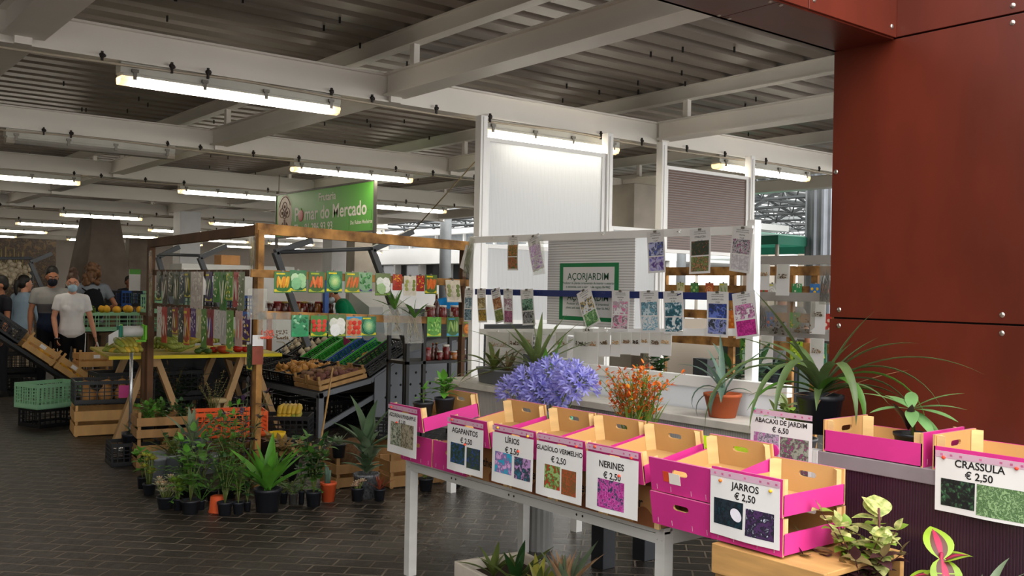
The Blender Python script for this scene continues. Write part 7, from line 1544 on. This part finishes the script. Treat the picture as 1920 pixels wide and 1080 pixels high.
# cardboard box on top, picture frames, posters, garlic bunches
p = MB(); q = at(426, 488, y=15.2); p.lo((-.16, -.15, 0), (.16, .15, .16)); tag(p.build('cardboard_carton', CARD, None, (q.x, 15.2, q.z-.08), bevel=.006), 'brown carton stored high on a cabinet between the stall posts', 'box')
t = thing('cabinet', 'white cabinet carrying a brown carton between the stall posts', 'cabinet', (q.x+.1, 15.2, 0)); p = MB(); p.lo((-.95, -.3, 0), (.95, .3, q.z-.082)); p.build('body', mat('cabinet_white', '#b9bab8', .5, .05), t)
for s in (-1, 1): p = MB(); p.lo((min(s*.02, s*.93), -.315, .1), (max(s*.02, s*.93), -.301, q.z-.16)); p.build('door', mat('cabinet_door', '#c9cac8', .4, .04), t)
q = at(122, 500, y=30); t = thing('picture', 'dark framed picture on the back wall', 'picture', (q.x, 36.5, q.z+.2)); p = MB(); p.lo((-.75, -.03, -.75), (.75, .03, .75)); p.build('frame', mat('dark_frame', '#2a2524', .5, .1), t); p = MB(); p.lo((-.62, -.04, -.62), (.62, -.031, .62)); p.build('print', photo('p_dark', ['#3a3238', '#6a5a64', '#1c181c', '#8a7a80'], .3, 3), t)
for i, (px, py, w_, h_, cs, lb) in enumerate(((18, 505, 1.7, 1.3, ['#2a1c14', '#4a3520', '#150f0c', '#5a4526'], 'dark shelf front of goods at the far left'), (70, 500, .55, .9, ['#8a6a1c', '#3a2414', '#1c1512', '#7a4a1c'], 'dark poster with yellow pictures at the far left'))):
    q = at(px, py, y=22); p = MB(); p.lo((-w_/2, -.15, -q.z+.002), (w_/2, .15, h_/2)); tag(p.build('goods_display', photo('goods%d' % i, cs, 1.6, i), None, (q.x, 22+i*.5, q.z)), lb, 'display')
for i, (px, py) in enumerate(((2, 505), (10, 500), (18, 508), (26, 503), (34, 509), (42, 507), (14, 518), (30, 518))):
    q = at(px, py, y=18.5); t = thing('garlic_bunch', 'bunch of garlic hung at the far left stall', 'garlic', q, 0, 'garlic bunches at the far left stall'); p = MB(); r = random.Random(i)
    for k in range(16): p.ell((r.uniform(-.13, .13), r.uniform(-.1, .1), r.uniform(-.16, .1)), (.045, .045, .042), n=8, k=6)
    p.build('bulbs', GARL, t); p = MB(); p.tube([(0, 0, .05), (0, 0, .35)], .012, 5); p.build('stalks', DRY, t)
p = MB(); a = at(-30, 485, y=18.5); b = at(60, 484, y=18.5); p.tube([a, b], .03, 8)
for q in (a, b): p.tube([q, (q.x, q.y, 0)], .03, 8)
tag(p.build('hanging_rail', ARM), 'dark rail of the far left stall carrying garlic bunches', 'rail')
q = at(1, 540, y=17.5); zt = bench('dark bench under the garlic bunches at the far left', -40, 40, 560, 18.2, .9, OLDB)
# tall price board and plastic bag hanging by the far pillar
q = at(253, 505, y=20); t = thing('price_board', 'small green and white hanging board far back by the pillar', 'sign', q); p = MB(); p.lo((-.11, -.01, -.5), (.11, .01, 0)); p.build('sheet', PAPER, t); p = MB(); p.lo((-.11, -.014, -.1), (.11, -.0105, 0)); p.build('header', GSIGN, t); p = MB(); p.tube([(0, .02, -.5), (0, .02, -q.z)], .02, 6); p.build('stand', ARM, t)
# stacked goods behind the seed packets
zt = bench('counter of jars and goods behind the front seed packets', 500, 625, 592, 12.6, .6, mat('orange_counter', '#b0562a', .6, .1))
for i, (px, m) in enumerate(((505, 1), (520, 0), (533, 1), (545, 0), (556, 2), (570, 0), (583, 1), (594, 2), (606, 0), (618, 1))):
    q = at(px, 590, y=12.8); q.z = zt+.001; jar('jar of preserve on the orange counter behind the seed packets', q, .06, .2, JARM[m], LID['wrg'[i % 3]]); 
for o in list(COL.objects):
    if o.get('label') == 'jar of preserve on the orange counter behind the seed packets': o['group'] = 'jars on the orange counter'
p = MB(); q = at(611, 560, y=12.0); p.lo((-.03, -.03, 0), (.03, .03, 1.72)); tag(p.build('blue_post', BLUP, None, (q.x, 12.0, 0)), 'blue post beside the stall keeper in green', 'post')
t = thing('display_cabinet', 'glass fronted white cabinet with a sloping top behind the seed packets', 'cabinet', (at(715, 570, y=12.3).x, 12.4, 0)); p = MB()
p.add([(-.32, -.3, 0), (.38, -.3, 0), (.38, .3, 0), (-.32, .3, 0), (-.32, -.3, 1.3), (.38, -.3, 1.3), (.38, .3, 1.52), (-.32, .3, 1.52)], [(0, 3, 2, 1), (0, 1, 5, 4), (1, 2, 6, 5), (2, 3, 7, 6), (3, 0, 4, 7), (4, 5, 6, 7)]); p.build('body', mat('cabinet_white', '#b9bab8'), t)
p = MB(); p.lo((-.28, -.306, .85), (.34, -.301, 1.2)); p.build('glass_front', mat('glass_grey', '#9aa4a8', .1, .08, spec=.8), t)

# ================================================================ COURTYARD BEYOND THE ROOF
WPAR = mat('white_parapet', '#e4e4e2', .7, .04, 1); DWIN = mat('dark_glazing', '#2c3034', .15, .1)
def block(name, lo_, hi_, m, label=None, cat=None):
    k = MB(); k.lo(lo_, hi_); o = k.build(name, m)
    return tag(o, label, cat) if cat else struct(o)
XF = 22
t = thing('courtyard_building', 'low white building with a strip of dark windows across the courtyard', 'building', (XF, 24, 0))
p = MB(); p.lo((0, -4, 0), (6, 16, 1.75)); p.lo((-.6, -4, 2.55), (6, 16, 3.2)); p.build('wall', WPAR, t)
p = MB(); p.lo((.3, -4, 1.75), (.4, 16, 2.55)); p.build('window_strip', DWIN, t)
p = MB(); p.lo((.2, -4, 3.2), (.3, 16, 3.75)); p.build('upper_glazing', mat('grey_glazing', '#8c9296', .2, .1), t)
for i in range(10): p = MB(); p.lo((0, -4+i*2, 1.75), (.3, -3.85+i*2, 2.55)); p.build('pillar', WPAR, t)
for i in range(10): p = MB(); p.lo((.1, -3+i*2, 3.2), (.25, -2.9+i*2, 3.75)); p.build('mullion', WPAR, t)
p = MB(); p.lo((-.2, -4, 3.75), (6, 16, 3.95)); p.build('eaves', WPAR, t)
TRS = mat('truss_steel', '#6a6e70', .5, .1)
def space_truss(label, x0, x1, y0, y1, z, d, nx, ny, roof=None):
    t = thing('space_truss', label, 'truss', ((x0+x1)/2, (y0+y1)/2, z)); p = MB(); cx, cy = (x0+x1)/2, (y0+y1)/2
    X = [x0-cx+(x1-x0)*i/nx for i in range(nx+1)]; Y = [y0-cy+(y1-y0)*j/ny for j in range(ny+1)]; q = MB()
    for i in range(nx+1):
        for j in range(ny+1):
            if i < nx: p.tube([(X[i], Y[j], d), (X[i+1], Y[j], d)], .05, 5, 0, False)
            if j < ny: p.tube([(X[i], Y[j], d), (X[i], Y[j+1], d)], .05, 5, 0, False)
            if i < nx and j < ny:
                c = ((X[i]+X[i+1])/2, (Y[j]+Y[j+1])/2, 0)
                for a in (0, 1):
                    for b in (0, 1): q.tube([c, (X[i+a], Y[j+b], d)], .035, 5, 0, False)
                if i < nx-1: p.tube([c, (c[0]+X[1]-X[0], c[1], 0)], .05, 5, 0, False)
                if j < ny-1: p.tube([c, (c[0], c[1]+Y[1]-Y[0], 0)], .05, 5, 0, False)
                p.ell(c, (.1, .1, .1), n=7, k=5)
    p.build('chord_frame', TRS, t); q.build('diagonal_lattice', TRS, t)
    if roof is not None:
        r_ = MB()
        for j in range(ny): r_.lo((X[0], Y[j]+.1, d+.12), (X[-1], Y[j+1]-.5, d+.16))
        r_.build('roof_panel', roof, t)
    for i in (0, nx):
        for j in (0, ny): k = MB(); k.tube([(X[i], Y[j], d), (X[i], Y[j], -z)], .14, 10); k.build('leg', TRS, t)
space_truss('white lit space truss over the courtyard behind the green sign', 13, 21.4, 19, 40, 3.9, .9, 4, 10)
space_truss('dark space truss roof beyond the red wall', 24, 60, 5, 47, 5.0, 1.2, 12, 14, mat('truss_roof', '#6f7876', .6, .1, 1, trans=.3))
GRC = mat('green_canvas', '#2a6a56', .7, .1, 2, trans=.25); WCC = mat('white_canvas', '#dde4e2', .7, .05, 2, trans=.3)
def canopy(label, x, y, w_, d_, z, h, m):
    t = thing('market_canopy', label, 'canopy', (x, y, 0)); p = MB(); a, b = w_/2, d_/2
    vs = [(-a, -b, z), (a, -b, z), (a, b, z), (-a, b, z), (0, 0, z+h), (-a, -b, z-.13), (a, -b, z-.13), (a, b, z-.13), (-a, b, z-.13)]
    p.add(vs, [(0, 1, 4), (1, 2, 4), (2, 3, 4), (3, 0, 4), (0, 5, 6, 1), (1, 6, 7, 2), (2, 7, 8, 3), (3, 8, 5, 0)]); p.build('canvas', m, t)
    for i in (-1, 1):
        for j in (-1, 1): k = MB(); k.tube([(i*(a-.05), j*(b-.05), 0), (i*(a-.05), j*(b-.05), z)], .03, 6); k.build('pole', LCON, t)
for px, X, w_, m, z, lb in ((1420, 13, 3.0, GRC, 2.44, 'green market canopy nearest behind the rear racks'), (1560, 17.5, 4.0, GRC, 2.66, 'green market canopy beside the red wall'), (1470, 23.5, 3.6, WCC, 2.7, 'white market canopy between the green ones'), (1520, 28, 3, GRC, 2.9, 'farthest green market canopy in the courtyard')):
    q = at(px, 470, x=X); canopy(lb, X, q.y, w_, w_, z, .18, m)
def ccol(px, X, w_, m, z1, nm='column'):
    q = at(px, 500, x=X); k = MB(); k.lo((X-w_/2, q.y-w_/2, 0), (X+w_/2, q.y+w_/2, z1)); return struct(k.build(nm, m, bevel=.01))
ccol(1437, 15.2, .32, LCON, 2.62); ccol(1517, 15.6, .3, LCON, 2.62)
q = at(1537, 500, x=12.4); k = MB(); n = 40; k.add([((.2+.022*(j % 4 < 2))*math.cos(2*PI*j/n), (.2+.022*(j % 4 < 2))*math.sin(2*PI*j/n), z) for z in (0, 3.6) for j in range(n)], [(j, (j+1) % n, n+(j+1) % n, n+j) for j in range(n)])
struct(k.build('column_fluted', mat('ribbed_steel', '#7a7f86', .4, .1, metal=.4), None, (12.4, q.y, 0)))
block('wall_courtyard', (62, -8, 0), (63, 30, 2.9), mat('courtyard_plaster', '#b5b0a6', .8, .08, 1))
for i, (px, X, c, lb) in enumerate(((1422, 9.6, '#3c4a44', 'dark stall counter beyond the rear racks'), (1500, 10.9, '#54504a', 'brown stall counter in the courtyard by the red wall'))):
    q = at(px, 600, x=X); counter(lb, (X, q.y-.6, 0), (X+.6, q.y+.6, 1.0), mat('stall_%d' % i, c, .7, .15))
for o in list(COL.objects):   # prototypes not used in a heap leave the scene
    if o.parent is None and o.get('label') == '':
        for c in list(o.children): bpy.data.objects.remove(c)
        bpy.data.objects.remove(o)
